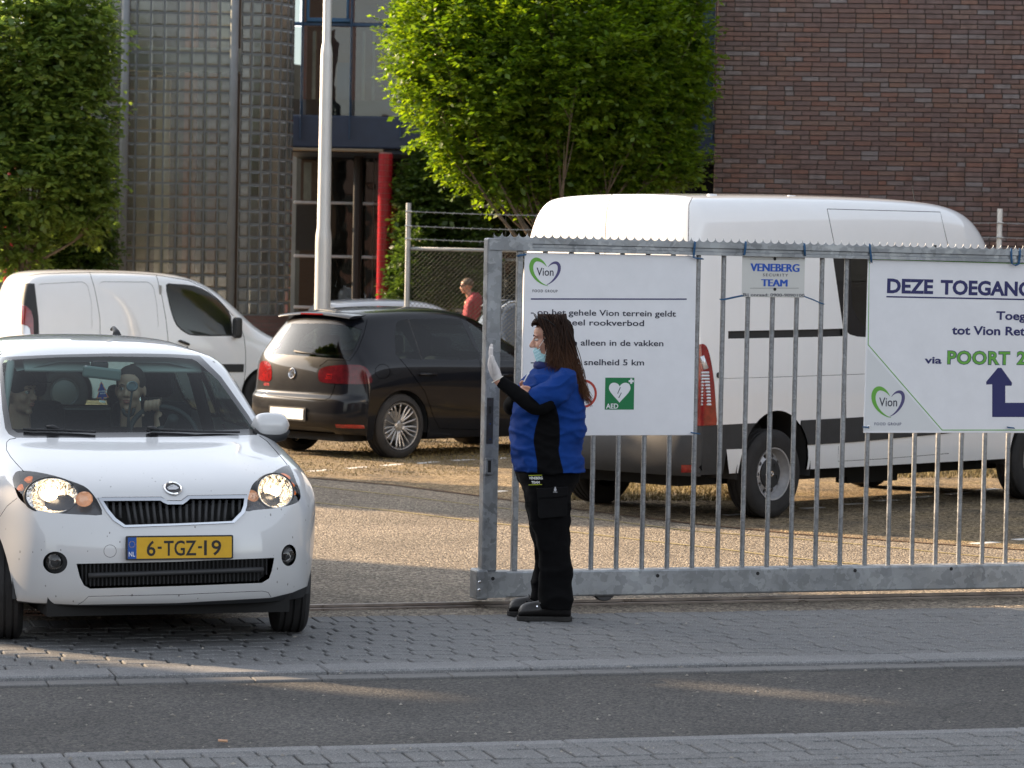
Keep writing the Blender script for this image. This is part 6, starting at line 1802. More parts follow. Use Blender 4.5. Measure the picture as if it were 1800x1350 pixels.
gs.px(strip_poly(gY((1098, 205), (1140, 330), (1185, 460)), 1.6), 'divider', only=('side_glass',))
gs.cut(rpoly([(-.56, 1.05), (.56, 1.05), (.50, 1.36), (-.50, 1.36)], .06), 'front_glass', gs.ax_proj('x', -1), where=lambda c: 1.2 < c.x < 2.2)
gs.gap(gY((1048, 452), (1090, 500), (1200, 650), (1232, 740), (1250, 800), (1290, 875), (1560, 885)), .9, where=sw)
gs.gap(gY((1536, 462), (1548, 600), (1552, 885)), .9, where=sw)
gs.px(circ(*Y3(943, 530), 13.6, 13.2), 'gap', where=sw); gs.px(circ(*Y3(943, 530), 12.8, 12.4), 'fuel_flap', where=sw, only=('gap', 'body'))
gs.px(gY((655, 850), (830, 855), (833, 876), (664, 872)), 'reflector', where=rear)
gs.px(gY((352, 858), (560, 868), (640, 890), (700, 960), (760, 985), (640, 1010), (480, 1000), (330, 970), (335, 925)), 'diffuser', where=lambda c: c.x > 3.9 and c.z < .42)
for wx in (.87, 3.448):
    gs.side([(wx + .375 * math.cos(t), .325 + .375 * math.sin(t)) for t in [i * math.pi / 24 for i in range(25)]] + [(wx - .375, -.3), (wx + .375, -.3)], 'arch', where=lambda c: abs(c.y) > .5)
gs.del_tag('arch'); gs.finish()
for i, isl in enumerate(gs.islands('body')):
    if sum(f.calc_area() for f in isl) < .004: continue
    c = sum((f.calc_center_median() for f in isl), Vector()) / len(isl)
    gs.part('body' if i == 0 else ('door' if c.y > .5 else ('tailgate' if c.x > 3.7 else 'body_panel')), isl, M_blackp, lip=.014)
gs.parts('rear_glass', 'rear_window', M_privacy, lip=0); gs.parts('side_glass', 'window', M_privacy, lip=0, minarea=.003); gs.parts('side_glass2', 'window', M_cardark, lip=0, minarea=.003)
gs.parts('far_glass', 'window', M_cardark, lip=0, minarea=.01); gs.parts('front_glass', 'windshield', M_cardark, lip=0)
gs.parts('divider', 'window_bar', M_trim, lip=.01); gs.parts('fuel_flap', 'fuel_flap', M_blackp, lip=.005)
gs.parts('tail_lamp', 'tail_lamp', M_darkred, lip=.01, proud=.004, minarea=.002); gs.parts('tail_lamp2', 'tail_lamp', M_redlens, lip=.01, proud=.004, minarea=.001)
gs.parts('reflector', 'reflector', M_redlens, lip=.008, proud=.004); gs.parts('diffuser', 'diffuser', M_trimgrey, recess=.015)
def gsurf(px_, py_, push=0.0):
    p, n = gs.hit(px_, py_); return p + n * push, n
# inner lit elements of the lamps
for (cx, cy, w, h) in ((618, 560, .045, .022), (250, 540, .02, .03)):
    p, n = gsurf(*Y3(cx, cy), .003); Mx = frame(p, n.cross(Vector((0, 0, 1))) * -1, Vector((0, 0, 1)), n); q = MB(); strokes(q, Mx, [(-w, -h), (w * .8, -h), (w * .8, h), (-w * .7, h), (-w * .7, -h * .3), (w * .4, -h * .3)], .010, .003); q.build('lamp_element', M_redlens, golf)
# spoiler lip over the rear glass
q = MB(); vs = []; n_ = 12
for i in range(n_ + 1):
    y = -.56 + 1.12 * i / n_; k = 1 - (abs(y) / .56) ** 4 * .35; cr = -.035 * (y / .56) ** 2
    for (dx, dz) in ((-.20, .006), (-.02, -.004), (.055 * k, -.022), (.062 * k, -.034), (.04 * k, -.040), (-.05, -.034)): vs.append((3.86 + dx, y, 1.487 + dz + cr))
q.add(vs, [(i * 6 + j, i * 6 + (j + 1) % 6, (i + 1) * 6 + (j + 1) % 6, (i + 1) * 6 + j) for i in range(n_) for j in range(6)] + [tuple(range(6)), tuple(n_ * 6 + j for j in range(6))])
sp_ = q.build('roof_spoiler', M_blackp, golf, smooth=R(50))
q = MB(); q.box((3.925, 0, 1.457), (.006, .34, .014)); q.build('brake_light', M_redlens, sp_)
# rear wiper, emblem, plate, exhaust, handles
q = MB(); pts = [gsurf(*Y3(x, y), .012)[0] for x, y in ((412, 408), (470, 418), (590, 432))]; q.tube(pts, [.013, .009, .006], 8); q.build('rear_wiper', M_trimgrey, golf, smooth=True)
p, n = gsurf(*Y3(394, 541), .002); Mx = frame(p, n.cross(Vector((0, 0, 1))) * -1, Vector((0, 0, 1)), n)
q = MB(); q.lathe([(.055, 0), (.055, .006), (.051, .009), (.047, .006), (.047, .001), (0, .001)], Mx, 32); eo = q.build('emblem', M_chrome, golf, smooth=R(40))
q = MB(); strokes(q, Mx @ T((0, 0, .002)), [(-.020, .044), (0, .004), (.020, .044)], .008, .003); strokes(q, Mx @ T((0, 0, .002)), [(-.042, .024), (-.018, -.042), (0, -.004), (.018, -.042), (.042, .024)], .008, .003); q.build('emblem_letters', M_chrome, eo)
p, n = gsurf(*Y3(236, 608), .001); Mx = frame(p, n.cross(Vector((0, 0, 1))) * -1, Vector((0, 0, 1)), n)
text_mesh('GTI', .038, mat('red_chrome', (.5, .03, .03), .3), .02, golf, Mx @ T((-.05, -.012, 0)), width=.10)
p, n = gsurf(*Y3(366, 783), .012); n = Vector((1, 0, .03)).normalized(); Mx = frame(p, Vector((0, 1, 0)), Vector((0, 0, 1)), n)
q = MB(); q.prism(rpoly([(-.26, -.056), (.26, -.056), (.26, .056), (-.26, .056)], .008, 3), Mx, .006); q.build('number_plate', M_whiteplate, golf)
q = MB(); q.prism(rpoly([(-.285, -.07), (.285, -.07), (.285, .07), (-.285, .07)], .01, 3), Mx @ T((0, 0, -.012)), .011); q.build('plate_recess', M_trim, golf)
p, n = gsurf(*Y3(640, 950), 0)
q = MB(); Mx = frame(Vector((4.13, p.y, .285)), Vector((0, 1, 0)), Vector((0, 0, 1)), Vector((1, 0, 0))); q.lathe([(.036, -.15), (.036, .045), (.031, .045), (.030, -.1), (0, -.1)], Mx, 24); q.build('exhaust_pipe', mat('exhaust_steel', (.35, .33, .30), .3, metal=1), golf, smooth=R(40))
def handle(car, sh, x0, y0, x1, y1, m, w=.022):
    a, n = sh.hit(x0, y0); b_, n2 = sh.hit(x1, y1); q = MB(); c = (a + b_) / 2
    q.tube([a - n * .005, a + n * .028, c + n * .034, b_ + n2 * .028, b_ - n2 * .005], [w * .6, w * .7, w * .75, w * .7, w * .6], 8, flat=.8); return q.build('door_handle', m, car, smooth=True)
handle(golf, gs, *Y3(1168, 548), *Y3(1262, 548), M_blackp)
handle(golf, gs, *Y3(1640, 552), *Y3(1720, 552), M_blackp)
for sx, sy in ((.87, 1), (.87, -1), (3.448, 1), (3.448, -1)):
    wheel(golf, (sx, .765 * sy, .330), .330, .225, .245, sy, 'alloy20' if sy > 0 else 'plain')
    arch_liner(golf, sx, .325, .39, sy * .52, sy * .872)
q = MB(); q.bb((.25, -.60, .17), (4.0, .60, .32)); q.build('underbody', M_under, golf)
q = MB(); q.bb((.5, -.7, .32), (1.2, .7, .8)); q.build('engine_bay', M_under, golf)
def seats(car, xs, ys, z0, hr=True, m=None, w=.25):
    for x in xs:
        for y in ys:
            s_ = empty('seat', (x, y, z0), 0, parent=car); m = m or M_seat
            q = MB(); q.bb((-.28, -w, -.12), (.24, w, .04)); q.build('seat_cushion', m, s_, bevel=.05, seg=3)
            q = MB(); q.box((.30, 0, .30), (.13, w * 2, .62), Matrix.Rotation(R(14), 3, 'Y')); q.build('backrest', m, s_, bevel=.055, seg=3)
            if hr:
                q = MB(); q.box((.385, 0, .72), (.10, .27, .19), Matrix.Rotation(R(8), 3, 'Y')); q.build('headrest', m, s_, bevel=.045, seg=3)
                q = MB()
                for yy in (-.06, .06): q.tube([(.365, yy, .52), (.38, yy, .68)], .006, 6)
                q.build('headrest_posts', M_chrome, s_)
seats(golf, (2.05, 2.95), (-.37, .37), .42)
q = MB(); q.bb((1.35, -.72, .55), (1.75, .72, .96)); q.build('dashboard', M_inside, golf, bevel=.06)
q = MB(); q.bb((3.2, -.7, .45), (3.9, .7, .93)); q.build('boot_floor', M_inside, golf)

# ---------------------------------------------------------------- tall white van behind the gate
vc = R(44); vF = Vector((math.sin(vc), math.cos(vc), 0)); vR = Vector((vF.y, -vF.x, 0))
vg = gp(1360, 911); vO = Vector((vg.x, vg.y, 0)) + vF * 4.524 - vR * .99
print('VAN wheel ground', vg)
van = empty('tall_white_van', vO, math.atan2(-vF.y, -vF.x), 'tall long white panel van with black side moulding parked behind the gate', 'van')
vt = []
def vst(xs, z, yy=(0, .42, .76, .885, .965, 1.005), zz=None): vt.append([(xs[i], yy[i], (zz or z)[i]) for i in range(6)])
vst([.10, .12, .20, .34, .50, .62], [1.0, 1.0, 1.0, 1.0, .99, .97], (0, .35, .65, .83, .91, .95))
vst([.30, .31, .38, .50, .62, .72], [1.13, 1.13, 1.13, 1.12, 1.10, 1.05], (0, .37, .68, .86, .94, .975))
vst([.75, .77, .86, .95, 1.02, 1.05], [1.27, 1.27, 1.26, 1.24, 1.20, 1.14], (0, .40, .74, .89, .955, .99))
vst([.93, .96, 1.04, 1.14, 1.20, 1.24], [1.68, 1.67, 1.64, 1.55, 1.33, 1.16], (0, .40, .73, .87, .96, 1.0))
vst([1.10, 1.13, 1.20, 1.32, 1.40, 1.42], [2.08, 2.07, 2.03, 1.93, 1.55, 1.17], (0, .40, .71, .845, .965, 1.004))
vst([1.30, 1.33, 1.38, 1.46, 1.55, 1.58], [2.40, 2.39, 2.35, 2.22, 1.74, 1.18], (0, .40, .71, .85, .965, 1.005))
vst([1.62, 1.64, 1.68, 1.74, 1.85, 1.85], [2.545, 2.54, 2.51, 2.38, 1.84, 1.18], (0, .42, .74, .87, .965, 1.005))
vst([2.10] * 6, [2.60, 2.595, 2.57, 2.44, 1.88, 1.18])
vst([3.00] * 6, [2.60, 2.595, 2.57, 2.44, 1.90, 1.18])
vst([4.00] * 6, [2.58, 2.575, 2.55, 2.42, 1.90, 1.18])
vst([4.90] * 6, [2.55, 2.545, 2.52, 2.39, 1.88, 1.18])
vst([5.32, 5.32, 5.31, 5.30, 5.30, 5.30], [2.53, 2.525, 2.50, 2.37, 1.86, 1.18], (0, .42, .76, .88, .96, 1.0))
vst([5.43, 5.43, 5.42, 5.41, 5.40, 5.40], [2.49, 2.485, 2.455, 2.33, 1.84, 1.18], (0, .42, .75, .87, .95, .985))
vst([5.49, 5.49, 5.485, 5.47, 5.45, 5.43], [2.05, 2.05, 2.05, 2.0, 1.72, 1.17], (0, .42, .76, .88, .955, .985))
vst([5.535, 5.535, 5.525, 5.505, 5.46, 5.43], [1.35, 1.35, 1.35, 1.34, 1.28, 1.13], (0, .40, .76, .90, .96, .985))
YV = [0, .40, .74, .90, .965, .985]
vlev = [
 lev(.88, [.05, .06, .14, .28, .45, .60], [0, .35, .65, .83, .92, .96], 1.02, 1.008, .98, [5.54, 5.54, 5.53, 5.51, 5.46, 5.42], YV),
 lev(.70, [.02, .03, .11, .26, .44, .60], [0, .35, .65, .84, .93, .97], .82, 1.004, .76, [5.54, 5.54, 5.53, 5.51, 5.465, 5.42], YV),
 lev(.55, [.0, .01, .10, .25, .44, .60], [0, .35, .65, .84, .93, .97], .62, 1.0, .62, [5.60, 5.60, 5.58, 5.54, 5.48, 5.42], YV),
 lev(.40, [.02, .03, .11, .26, .44, .60], [0, .35, .65, .84, .93, .97], .46, .99, .44, [5.60, 5.60, 5.58, 5.54, 5.48, 5.42], YV),
 lev(.28, [.06, .07, .14, .28, .45, .60], [0, .35, .65, .82, .91, .95], .37, .97, .36, [5.54, 5.54, 5.52, 5.48, 5.44, 5.40], YV),
]
vsH = CarShell(van, vt, vlev, 3, creases=[('rlev', (1, 0, 5), .4), ('row', (2, 5, 12), .25), ('row', (3, 5, 12), .25), ('sta', (11, 0, 4), .45)])
def vchk(lab, *p): print('VAN', lab, '%.0f %.0f' % proj(vsH.Mw @ Vector(p)))
vchk('roof rear', 5.3, 0, 2.475); vchk('TL', 5.40, -.88, 2.2); vchk('TR', 5.40, .88, 2.2); vchk('roof front', 2.3, 0, 2.455); vchk('ws', 1.5, 0, 2.06); vchk('bump R', 5.42, .985, .36); vchk('bump L', 5.54, -.9, .36); vchk('frontwheel', .842, .99, 0); vchk('rearwheelL', 4.524, -.9, 0); vchk('roof mid R', 3.5, .72, 2.445)
def V3(cx, cy): return (980 + cx / 3.4615, 700 + cy / 3.4615)
def V8(cx, cy): return (1200 + cx / 3.648, 560 + cy / 3.648)
vside = lambda c: c.y > .3
vsH.gap([(1078, 338), (1072, 350), (1066, 373), (1064, 413), (1062, 520), (1062, 735)], 1.1, where=lambda c: c.x > 5.1)
vsH.gap([(1217, 347), (1211, 360), (1210, 418), (1208, 520), (1209, 600)], 1.1, where=lambda c: c.x > 4.9)
vsH.gap([(945, 752), (1100, 757), (1205, 756), (1262, 749)], 1.2, where=lambda c: c.x > 5.0)
vsH.gap([(1454, 367.3), (1652.7, 372.7), (1665.7, 428.3), (1672, 470)], 1.1, where=vside)
vsH.gap([(1454, 367.3), (1465.7, 425), (1470, 450), (1482, 560), (1486, 600), (1487, 735)], 1.0, where=vside)
vsH.gap([(1265, 665.5), (1350, 663.2), (1450, 660), (1530, 657), (1800, 648)], .8, where=vside)
TLp = smooth_closed([(1230.7, 605), (1238.4, 606), (1243.9, 614.8), (1249.3, 636.8), (1254.8, 675), (1258, 724.5), (1258.4, 747), (1240, 748.5), (1222, 747.5), (1221, 700), (1222, 650), (1224, 612)], 2)
vsH.px(TLp, 'tail_lamp', where=lambda c: c.x > 5.0)
vsH.px([(1218, 749), (1332.5, 743.5), (1326, 760), (1322, 787), (1305, 789), (1277.5, 790), (1270, 838), (1278, 880), (1240, 900), (900, 880), (900, 745), (1060, 757)], 'bumper', where=lambda c: c.x > 4.7)
vsH.px([(1408, 739), (1500, 734), (1530, 732), (1690, 722), (1690, 757), (1660, 762), (1527, 774.5), (1500, 777), (1426, 781.5), (1400, 783)], 'moulding', where=vside)
vsH.px([(1280, 582), (1450, 578.5), (1481, 577.5), (1482, 591), (1450, 592), (1280, 595.5)], 'rail', where=vside)
vsH.px([(1463, 444), (1540, 440), (1620, 460), (1680, 560), (1690, 590), (1530, 593), (1508, 592), (1494, 588), (1482, 577)], 'pillar', where=vside)
vsH.px(rpoly([(1494, 450), (1540, 450), (1610, 470), (1670, 560), (1672, 584), (1540, 586), (1521, 575), (1508, 560), (1498, 540)], 4), 'side_glass', where=vside)
vsH.px([(1283, 843), (1277, 790), (1322, 788.5), (1310, 835)], 'quarter', where=vside)
vsH.gap([(1474, 784), (1473, 811), (1560, 806), (1668, 797)], .8, where=vside)
vsH.gap([(1696, 700), (1694, 770), (1690, 800)], .9, where=vside)
vsH.px([(1198, 817), (1215.5, 817), (1215.5, 830), (1198, 830)], 'reflector')
for wx in (.842, 4.524):
    vsH.side([(wx + .43 * math.cos(t), .40 + .45 * math.sin(t)) for t in [i * math.pi / 24 for i in range(25)]] + [(wx - .43, -.3), (wx + .43, -.3)], 'arch', where=lambda c: abs(c.y) > .5)
vsH.del_tag('arch'); vsH.finish()
for i, isl in enumerate(vsH.islands('body')):
    if sum(f.calc_area() for f in isl) < .01: continue
    c = sum((f.calc_center_median() for f in isl), Vector()) / len(isl)
    vsH.part('body' if i == 0 else ('rear_door' if c.x > 5.35 else ('sliding_door' if c.y > .7 and c.x < 3.3 else 'body_panel')), isl, M_whitev, lip=.018)
vsH.parts('tail_lamp', 'tail_lamp', M_redlens, lip=.012, proud=.006, minarea=.004)
vsH.parts('bumper', 'bumper', M_trimgrey, lip=.012, minarea=.01); vsH.parts('moulding', 'side_moulding', M_trimgrey, lip=.012, proud=.008, minarea=.01)
vsH.parts('rail', 'door_rail', M_trim, recess=.02, minarea=.002); vsH.parts('pillar', 'window_surround', M_blackp, lip=0, minarea=.003); vsH.parts('side_glass', 'window', M_cardark, lip=0, minarea=.01)
vsH.parts('quarter', 'body_panel', M_whitev, lip=.01, minarea=.002); vsH.parts('reflector', 'reflector', M_redlens, lip=.006, proud=.006)
def vsurf(px_, py_, push=0.0):
    p, n = vsH.hit(px_, py_); return p + n * push, n
# clear ribs in the tail lamp
M_clear = mat('clear_lamp_ribs', (.62, .64, .68), .15, coat=1, metal=.3)
for k in range(11):
    y = 655 + k * 5.6; a, n = vsurf(1232.5, y, .010); b_, n2 = vsurf(1244 + k * .35, y, .010); q = MB(); q.tube([a, b_], .0095, 6); q.build('lamp_rib', M_clear, van)
a, n = vsurf(1233, 626, .009); q = MB(); q.tube([a, vsurf(1239, 648, .009)[0]], [.018, .024], 8); q.build('lamp_clear_field', M_clear, van, smooth=True)
p, n = vsurf(*V8(228, 363), 0); q = MB(); q.lathe([(.022, 0), (.022, .012), (.012, .02), (0, .02)], frame(p, n.cross(Vector((0, 0, 1))) * -1, Vector((0, 0, 1)), n), 16); q.build('door_buffer', M_trim, van)
for x0, x1 in ((1302, 1310), (1355, 1380), (1470, 1480), (1556, 1582), (1596, 1606), (1620, 1640)):
    pass
for x in (4.9, 3.9, 3.0, 2.5):
    q = MB(); q.box((x, .60, 2.555 if x < 4.5 else 2.53), (.10, .03, .02)); q.build('roof_fixing', M_whitev, van, bevel=.01)
q = MB(); q.tube([(1.75, .30, 2.42), (1.85, .30, 2.72)], .005, 6); q.build('antenna', M_trim, van)
for sx, sy in ((.842, 1), (.842, -1), (4.524, 1), (4.524, -1)):
    wheel(van, (sx, .875 * sy, .350), .350, .225, .205, sy, 'steel' if sy > 0 else 'plain')
    arch_liner(van, sx, .40, .46, sy * .55, sy * .985)
q = MB(); q.bb((.3, -.66, .26), (5.3, .66, .42)); q.build('underbody', M_under, van)
q = MB(); q.bb((2.4, .5, .20), (3.1, .62, .36)); q.build('fuel_tank', M_under, van)
q = MB(); q.bb((2.35, -.93, .4), (2.38, .93, 2.2)); q.build('bulkhead', M_trimgrey, van)
seats(van, (1.75,), (-.5, .5), .85, w=.27)

# ---------------------------------------------------------------- small white van on the left
def K4(cx, cy): return (cx / 3.4615, 440 + cy / 3.4615)
kc = R(68); kF = Vector((math.sin(kc), math.cos(kc), 0)); kR = Vector((kF.y, -kF.x, 0))
kO = Vector((-2.72, 38.4, 0))
kan = empty('small_white_van', kO, math.atan2(-kF.y, -kF.x), 'small white delivery van with windowless side panels parked before the glass block tower', 'van')
vt = []
vst([.08, .10, .18, .32, .48, .60], [.80, .80, .80, .80, .79, .78], (0, .32, .58, .74, .82, .85))
vst([.20, .21, .28, .40, .54, .66], [.90, .90, .90, .89, .88, .85], (0, .33, .60, .76, .84, .87))
vst([.75, .77, .84, .92, .98, 1.0], [1.06, 1.06, 1.05, 1.03, 1.0, .96], (0, .36, .64, .78, .855, .89))
vst([1.02, 1.05, 1.14, 1.22, 1.25, 1.25], [1.32, 1.31, 1.28, 1.22, 1.08, .98], (0, .36, .64, .77, .87, .905))
vst([1.35, 1.38, 1.46, 1.55, 1.55, 1.55], [1.62, 1.61, 1.58, 1.50, 1.22, .98], (0, .36, .62, .745, .875, .91))
vst([1.70, 1.72, 1.78, 1.85, 1.85, 1.85], [1.80, 1.79, 1.76, 1.66, 1.33, .98], (0, .35, .60, .745, .87, .912))
vst([2.10] * 6, [1.87, 1.865, 1.83, 1.73, 1.38, .98], (0, .35, .60, .75, .87, .912))
vst([2.70] * 6, [1.89, 1.885, 1.85, 1.755, 1.40, .98], (0, .35, .61, .76, .87, .912))
vst([3.40] * 6, [1.885, 1.88, 1.845, 1.75, 1.40, .98], (0, .35, .61, .76, .87, .912))
vst([3.92] * 6, [1.865, 1.86, 1.825, 1.73, 1.39, .98], (0, .35, .61, .755, .865, .905))
vst([4.08, 4.08, 4.07, 4.06, 4.06, 4.06], [1.80, 1.795, 1.76, 1.68, 1.37, .98], (0, .35, .60, .74, .85, .89))
vst([4.15, 4.15, 4.14, 4.12, 4.11, 4.10], [1.45, 1.45, 1.45, 1.44, 1.28, .97], (0, .35, .62, .76, .85, .885))
vst([4.18, 4.18, 4.17, 4.15, 4.12, 4.10], [1.10, 1.10, 1.10, 1.09, 1.05, .95], (0, .35, .64, .78, .86, .885))
YK = [0, .35, .64, .79, .86, .885]
klev = [
 lev(.70, [.04, .05, .12, .26, .42, .58], [0, .32, .58, .75, .83, .86], .80, .912, .80, [4.19, 4.19, 4.18, 4.15, 4.12, 4.09], YK),
 lev(.50, [.0, .01, .09, .24, .40, .57], [0, .32, .58, .76, .84, .87], .60, .908, .58, [4.21, 4.21, 4.20, 4.16, 4.12, 4.09], YK),
 lev(.35, [.02, .03, .10, .25, .41, .57], [0, .32, .58, .76, .84, .87], .40, .90, .40, [4.21, 4.21, 4.20, 4.16, 4.12, 4.09], YK),
 lev(.22, [.06, .07, .13, .27, .43, .57], [0, .32, .58, .74, .82, .85], .24, .88, .28, [4.15, 4.15, 4.14, 4.11, 4.08, 4.06], YK),
]
ks = CarShell(kan, vt, klev, 3)
def kchk(lab, *p): print('KAN', lab, '%.0f %.0f' % proj(ks.Mw @ Vector(p)))
kchk('rear corner', 4.08, .88, 1.4); kchk('roof', 3.0, 0, 1.89); kchk('front wheel', .875, .9, 0); kchk('ws', 1.35, 0, 1.62); kchk('cowl', .75, .8, 1.03); kchk('beltR', 1.55, .91, .98)
kY = lambda *L_: [K4(*p) for p in L_]
ksd = lambda c: c.y > .2
ks.px(smooth_closed(kY((1010, 208), (1060, 204), (1180, 215), (1270, 255), (1360, 330), (1405, 400), (1412, 505), (1400, 522), (1190, 520), (1130, 505), (1075, 460), (1045, 390), (1020, 290)), 2), 'surround', where=ksd)
ks.px(smooth_closed(kY((1018, 214), (1060, 211), (1178, 222), (1265, 261), (1352, 334), (1397, 403), (1404, 505), (1394, 514), (1192, 512), (1135, 498), (1082, 455), (1052, 388), (1027, 290)), 2), 'side_glass', where=ksd)
ks.px(kY((140, 200), (210, 203), (225, 330), (235, 420), (238, 530), (205, 530), (203, 420), (190, 370), (162, 340), (133, 330), (130, 300)), 'lamp_black', where=ksd)
ks.px(kY((133, 332), (162, 340), (190, 370), (203, 420), (205, 530), (186, 525), (182, 478), (168, 462), (131, 450)), 'lamp_red', where=lambda c: c.x > 3.5)
ks.px(kY((131, 452), (168, 463), (180, 480), (184, 520), (133, 512)), 'lamp_clear', where=lambda c: c.x > 3.5)
for r_ in (kY((545, 132), (575, 230), (598, 350), (608, 420), (612, 620)), kY((950, 148), (985, 280), (1010, 420), (1022, 540), (1024, 760)), kY((1466, 470), (1486, 530), (1495, 620), (1494, 720), (1480, 850)),
           kY((150, 158), (260, 142), (545, 134), (800, 139), (955, 150), (1150, 185), (1250, 232), (1330, 300), (1420, 400))): ks.gap(r_, .9, where=ksd)
for r_ in (kY((230, 205), (505, 190), (535, 215), (560, 330), (560, 480), (250, 485)), kY((600, 205), (620, 190), (905, 192), (935, 220), (955, 330), (965, 475), (650, 475), (630, 400))):
    ks.px(rpoly(r_, 7), 'inset', where=ksd)
ks.px([(375, 640), (428.7, 640), (427.8, 654), (375, 654)], 'strip', where=ksd); 
for wx in (.875, 3.572):
    ks.side([(wx + .36 * math.cos(t), .31 + .36 * math.sin(t)) for t in [i * math.pi / 16 for i in range(17)]] + [(wx - .36, -.3), (wx + .36, -.3)], 'arch', where=lambda c: abs(c.y) > .5)
ks.del_tag('arch'); ks.finish()
for i, isl in enumerate(ks.islands('body')):
    if sum(f.calc_area() for f in isl) < .01: continue
    c = sum((f.calc_center_median() for f in isl), Vector()) / len(isl)
    ks.part('body' if i == 0 else ('door' if c.y > .5 and c.x < 2.2 else 'body_panel'), isl, M_whitev, lip=.015)
ks.parts('inset', 'side_panel', M_whitev, recess=.006, minarea=.01)
ks.parts('surround', 'window_seal', M_trim, lip=0, minarea=.0005); ks.parts('side_glass', 'window', M_cardark, lip=0, minarea=.01)
ks.parts('lamp_black', 'lamp_column', M_trim, lip=.008, proud=.004, minarea=.002); ks.parts('lamp_red', 'tail_lamp', M_redlens, lip=.008, proud=.004, minarea=.001); ks.parts('lamp_clear', 'reversing_lamp', M_clear, lip=.008, proud=.004, minarea=.0005)
ks.parts('strip', 'side_moulding', M_trim, lip=.008, proud=.008, minarea=.001)
handle(kan, ks, *K4(1092, 552), *K4(1145, 572), M_trim, .03)
p, n = ks.hit(*K4(1430, 512)); mm = empty('wing_mirror', p + Vector((0, .10, .09)), 0, parent=kan)
q = MB(); q.box((0, 0, 0), (.10, .19, .27)); q.build('mirror_shell', M_trim, mm, bevel=.04, seg=3)
q = MB(); q.tube([(0, -.12, -.09), (0, .0, -.10)], .03, 8); q.build('mirror_arm', M_trim, mm)
for sx, sy in ((.875, 1), (.875, -1), (3.572, 1), (3.572, -1)):
    wheel(kan, (sx, .80 * sy, .31), .31, .195, .19, sy, 'plain'); arch_liner(kan, sx, .31, .375, sy * .5, sy * .9)
q = MB(); q.bb((.3, -.6, .2), (4.0, .6, .35)); q.build('underbody', M_under, kan)
q = MB(); q.bb((2.3, -.8, .4), (2.33, .8, 1.7)); q.build('bulkhead', M_head, kan)
seats(kan, (1.75,), (-.4, .4), .62)
q = MB(); q.bb((1.0, -.75, .6), (1.3, .75, 1.0)); q.build('dashboard', M_inside, kan, bevel=.05)

# ---------------------------------------------------------------- silver cars beyond the wire fence
def plain_car(name, px0, Yd, cdeg, paint_m, label, rails=False, sc=(1, 1, 1)):
    c = R(cdeg); f = Vector((math.sin(c), math.cos(c), 0)); g0 = at(px0, 520, Yd)
    o = empty(name, (g0.x, g0.y, 0), math.atan2(-f.y, -f.x), label, 'car')
    sh = CarShell(o, [[(p[0] * sc[0], p[1] * sc[1], p[2] * sc[2]) for p in r_] for r_ in gtop], [dict(front=[(p[0] * sc[0], p[1], p[2]) for p in l_['front']], side=l_['side'], rear=[(p[0] * sc[0], p[1], p[2]) for p in l_['rear']]) for l_ in glev], 2, creases=[('row', (2, 5, 10), .3)])
    S2_ = lambda L_: [(x * sc[0], z * sc[2]) for x, z in L_]
    sh.side(rpoly(S2_([(1.72, 1.04), (2.55, 1.05), (2.50, 1.41), (2.16, 1.39)]), .05), 'side_glass'); sh.side(rpoly(S2_([(2.62, 1.05), (3.55, 1.09), (3.58, 1.20), (3.30, 1.38), (2.60, 1.41)]), .05), 'side_glass')
    sh.cut(rpoly([(-.58, 1.05 * sc[2]), (.58, 1.05 * sc[2]), (.50, 1.37 * sc[2]), (-.50, 1.37 * sc[2])], .06), 'front_glass', sh.ax_proj('x', -1), where=lambda q_: 1.2 < q_.x < 2.3)
    sh.cut(rpoly([(-.56, 1.03 * sc[2]), (.56, 1.03 * sc[2]), (.48, 1.34 * sc[2]), (-.48, 1.34 * sc[2])], .06), 'rear_glass', sh.ax_proj('x', 1), where=lambda q_: q_.x > 3.3)
    for wx in (.87 * sc[0], 3.448 * sc[0]):
        sh.side([(wx + .36 * math.cos(t), .32 + .36 * math.sin(t)) for t in [i * math.pi / 12 for i in range(13)]] + [(wx - .36, -.3), (wx + .36, -.3)], 'arch', where=lambda q_: abs(q_.y) > .5)
    sh.del_tag('arch'); sh.finish()
    sh.parts('body', 'body', paint_m, minarea=.05); sh.parts('side_glass', 'window', M_privacy, lip=0); sh.parts('front_glass', 'windshield', M_privacy, lip=0); sh.parts('rear_glass', 'rear_window', M_privacy, lip=0)
    for sx in (.87 * sc[0], 3.448 * sc[0]):
        for sy in (1, -1): wheel(o, (sx, .765 * sy, .31), .31, .2, .22, sy, 'plain')
    if rails:
        for sy in (1, -1):
            q = MB(); z = 1.45 * sc[2]; q.tube([(2.2 * sc[0], .54 * sy, z - .04), (2.3 * sc[0], .54 * sy, z + .05), (3.0 * sc[0], .54 * sy, z + .07), (3.8 * sc[0], .52 * sy, z + .03), (3.9 * sc[0], .52 * sy, z - .05)], .016, 8); q.build('roof_rail', M_chrome, o, smooth=True)
    return o
plain_car('silver_hatchback', 975, 44.5, 68, M_silverp, 'silver hatchback roof seen above the black hatchback beyond the wire fence')
plain_car('dark_estate_car', 1330, 44.0, 72, paint('grey_blue_paint', (.06, .075, .10), .3, metal=.4), 'dark estate car with bright roof rails behind the wire fence', True, (1.1, 1, 1.04))
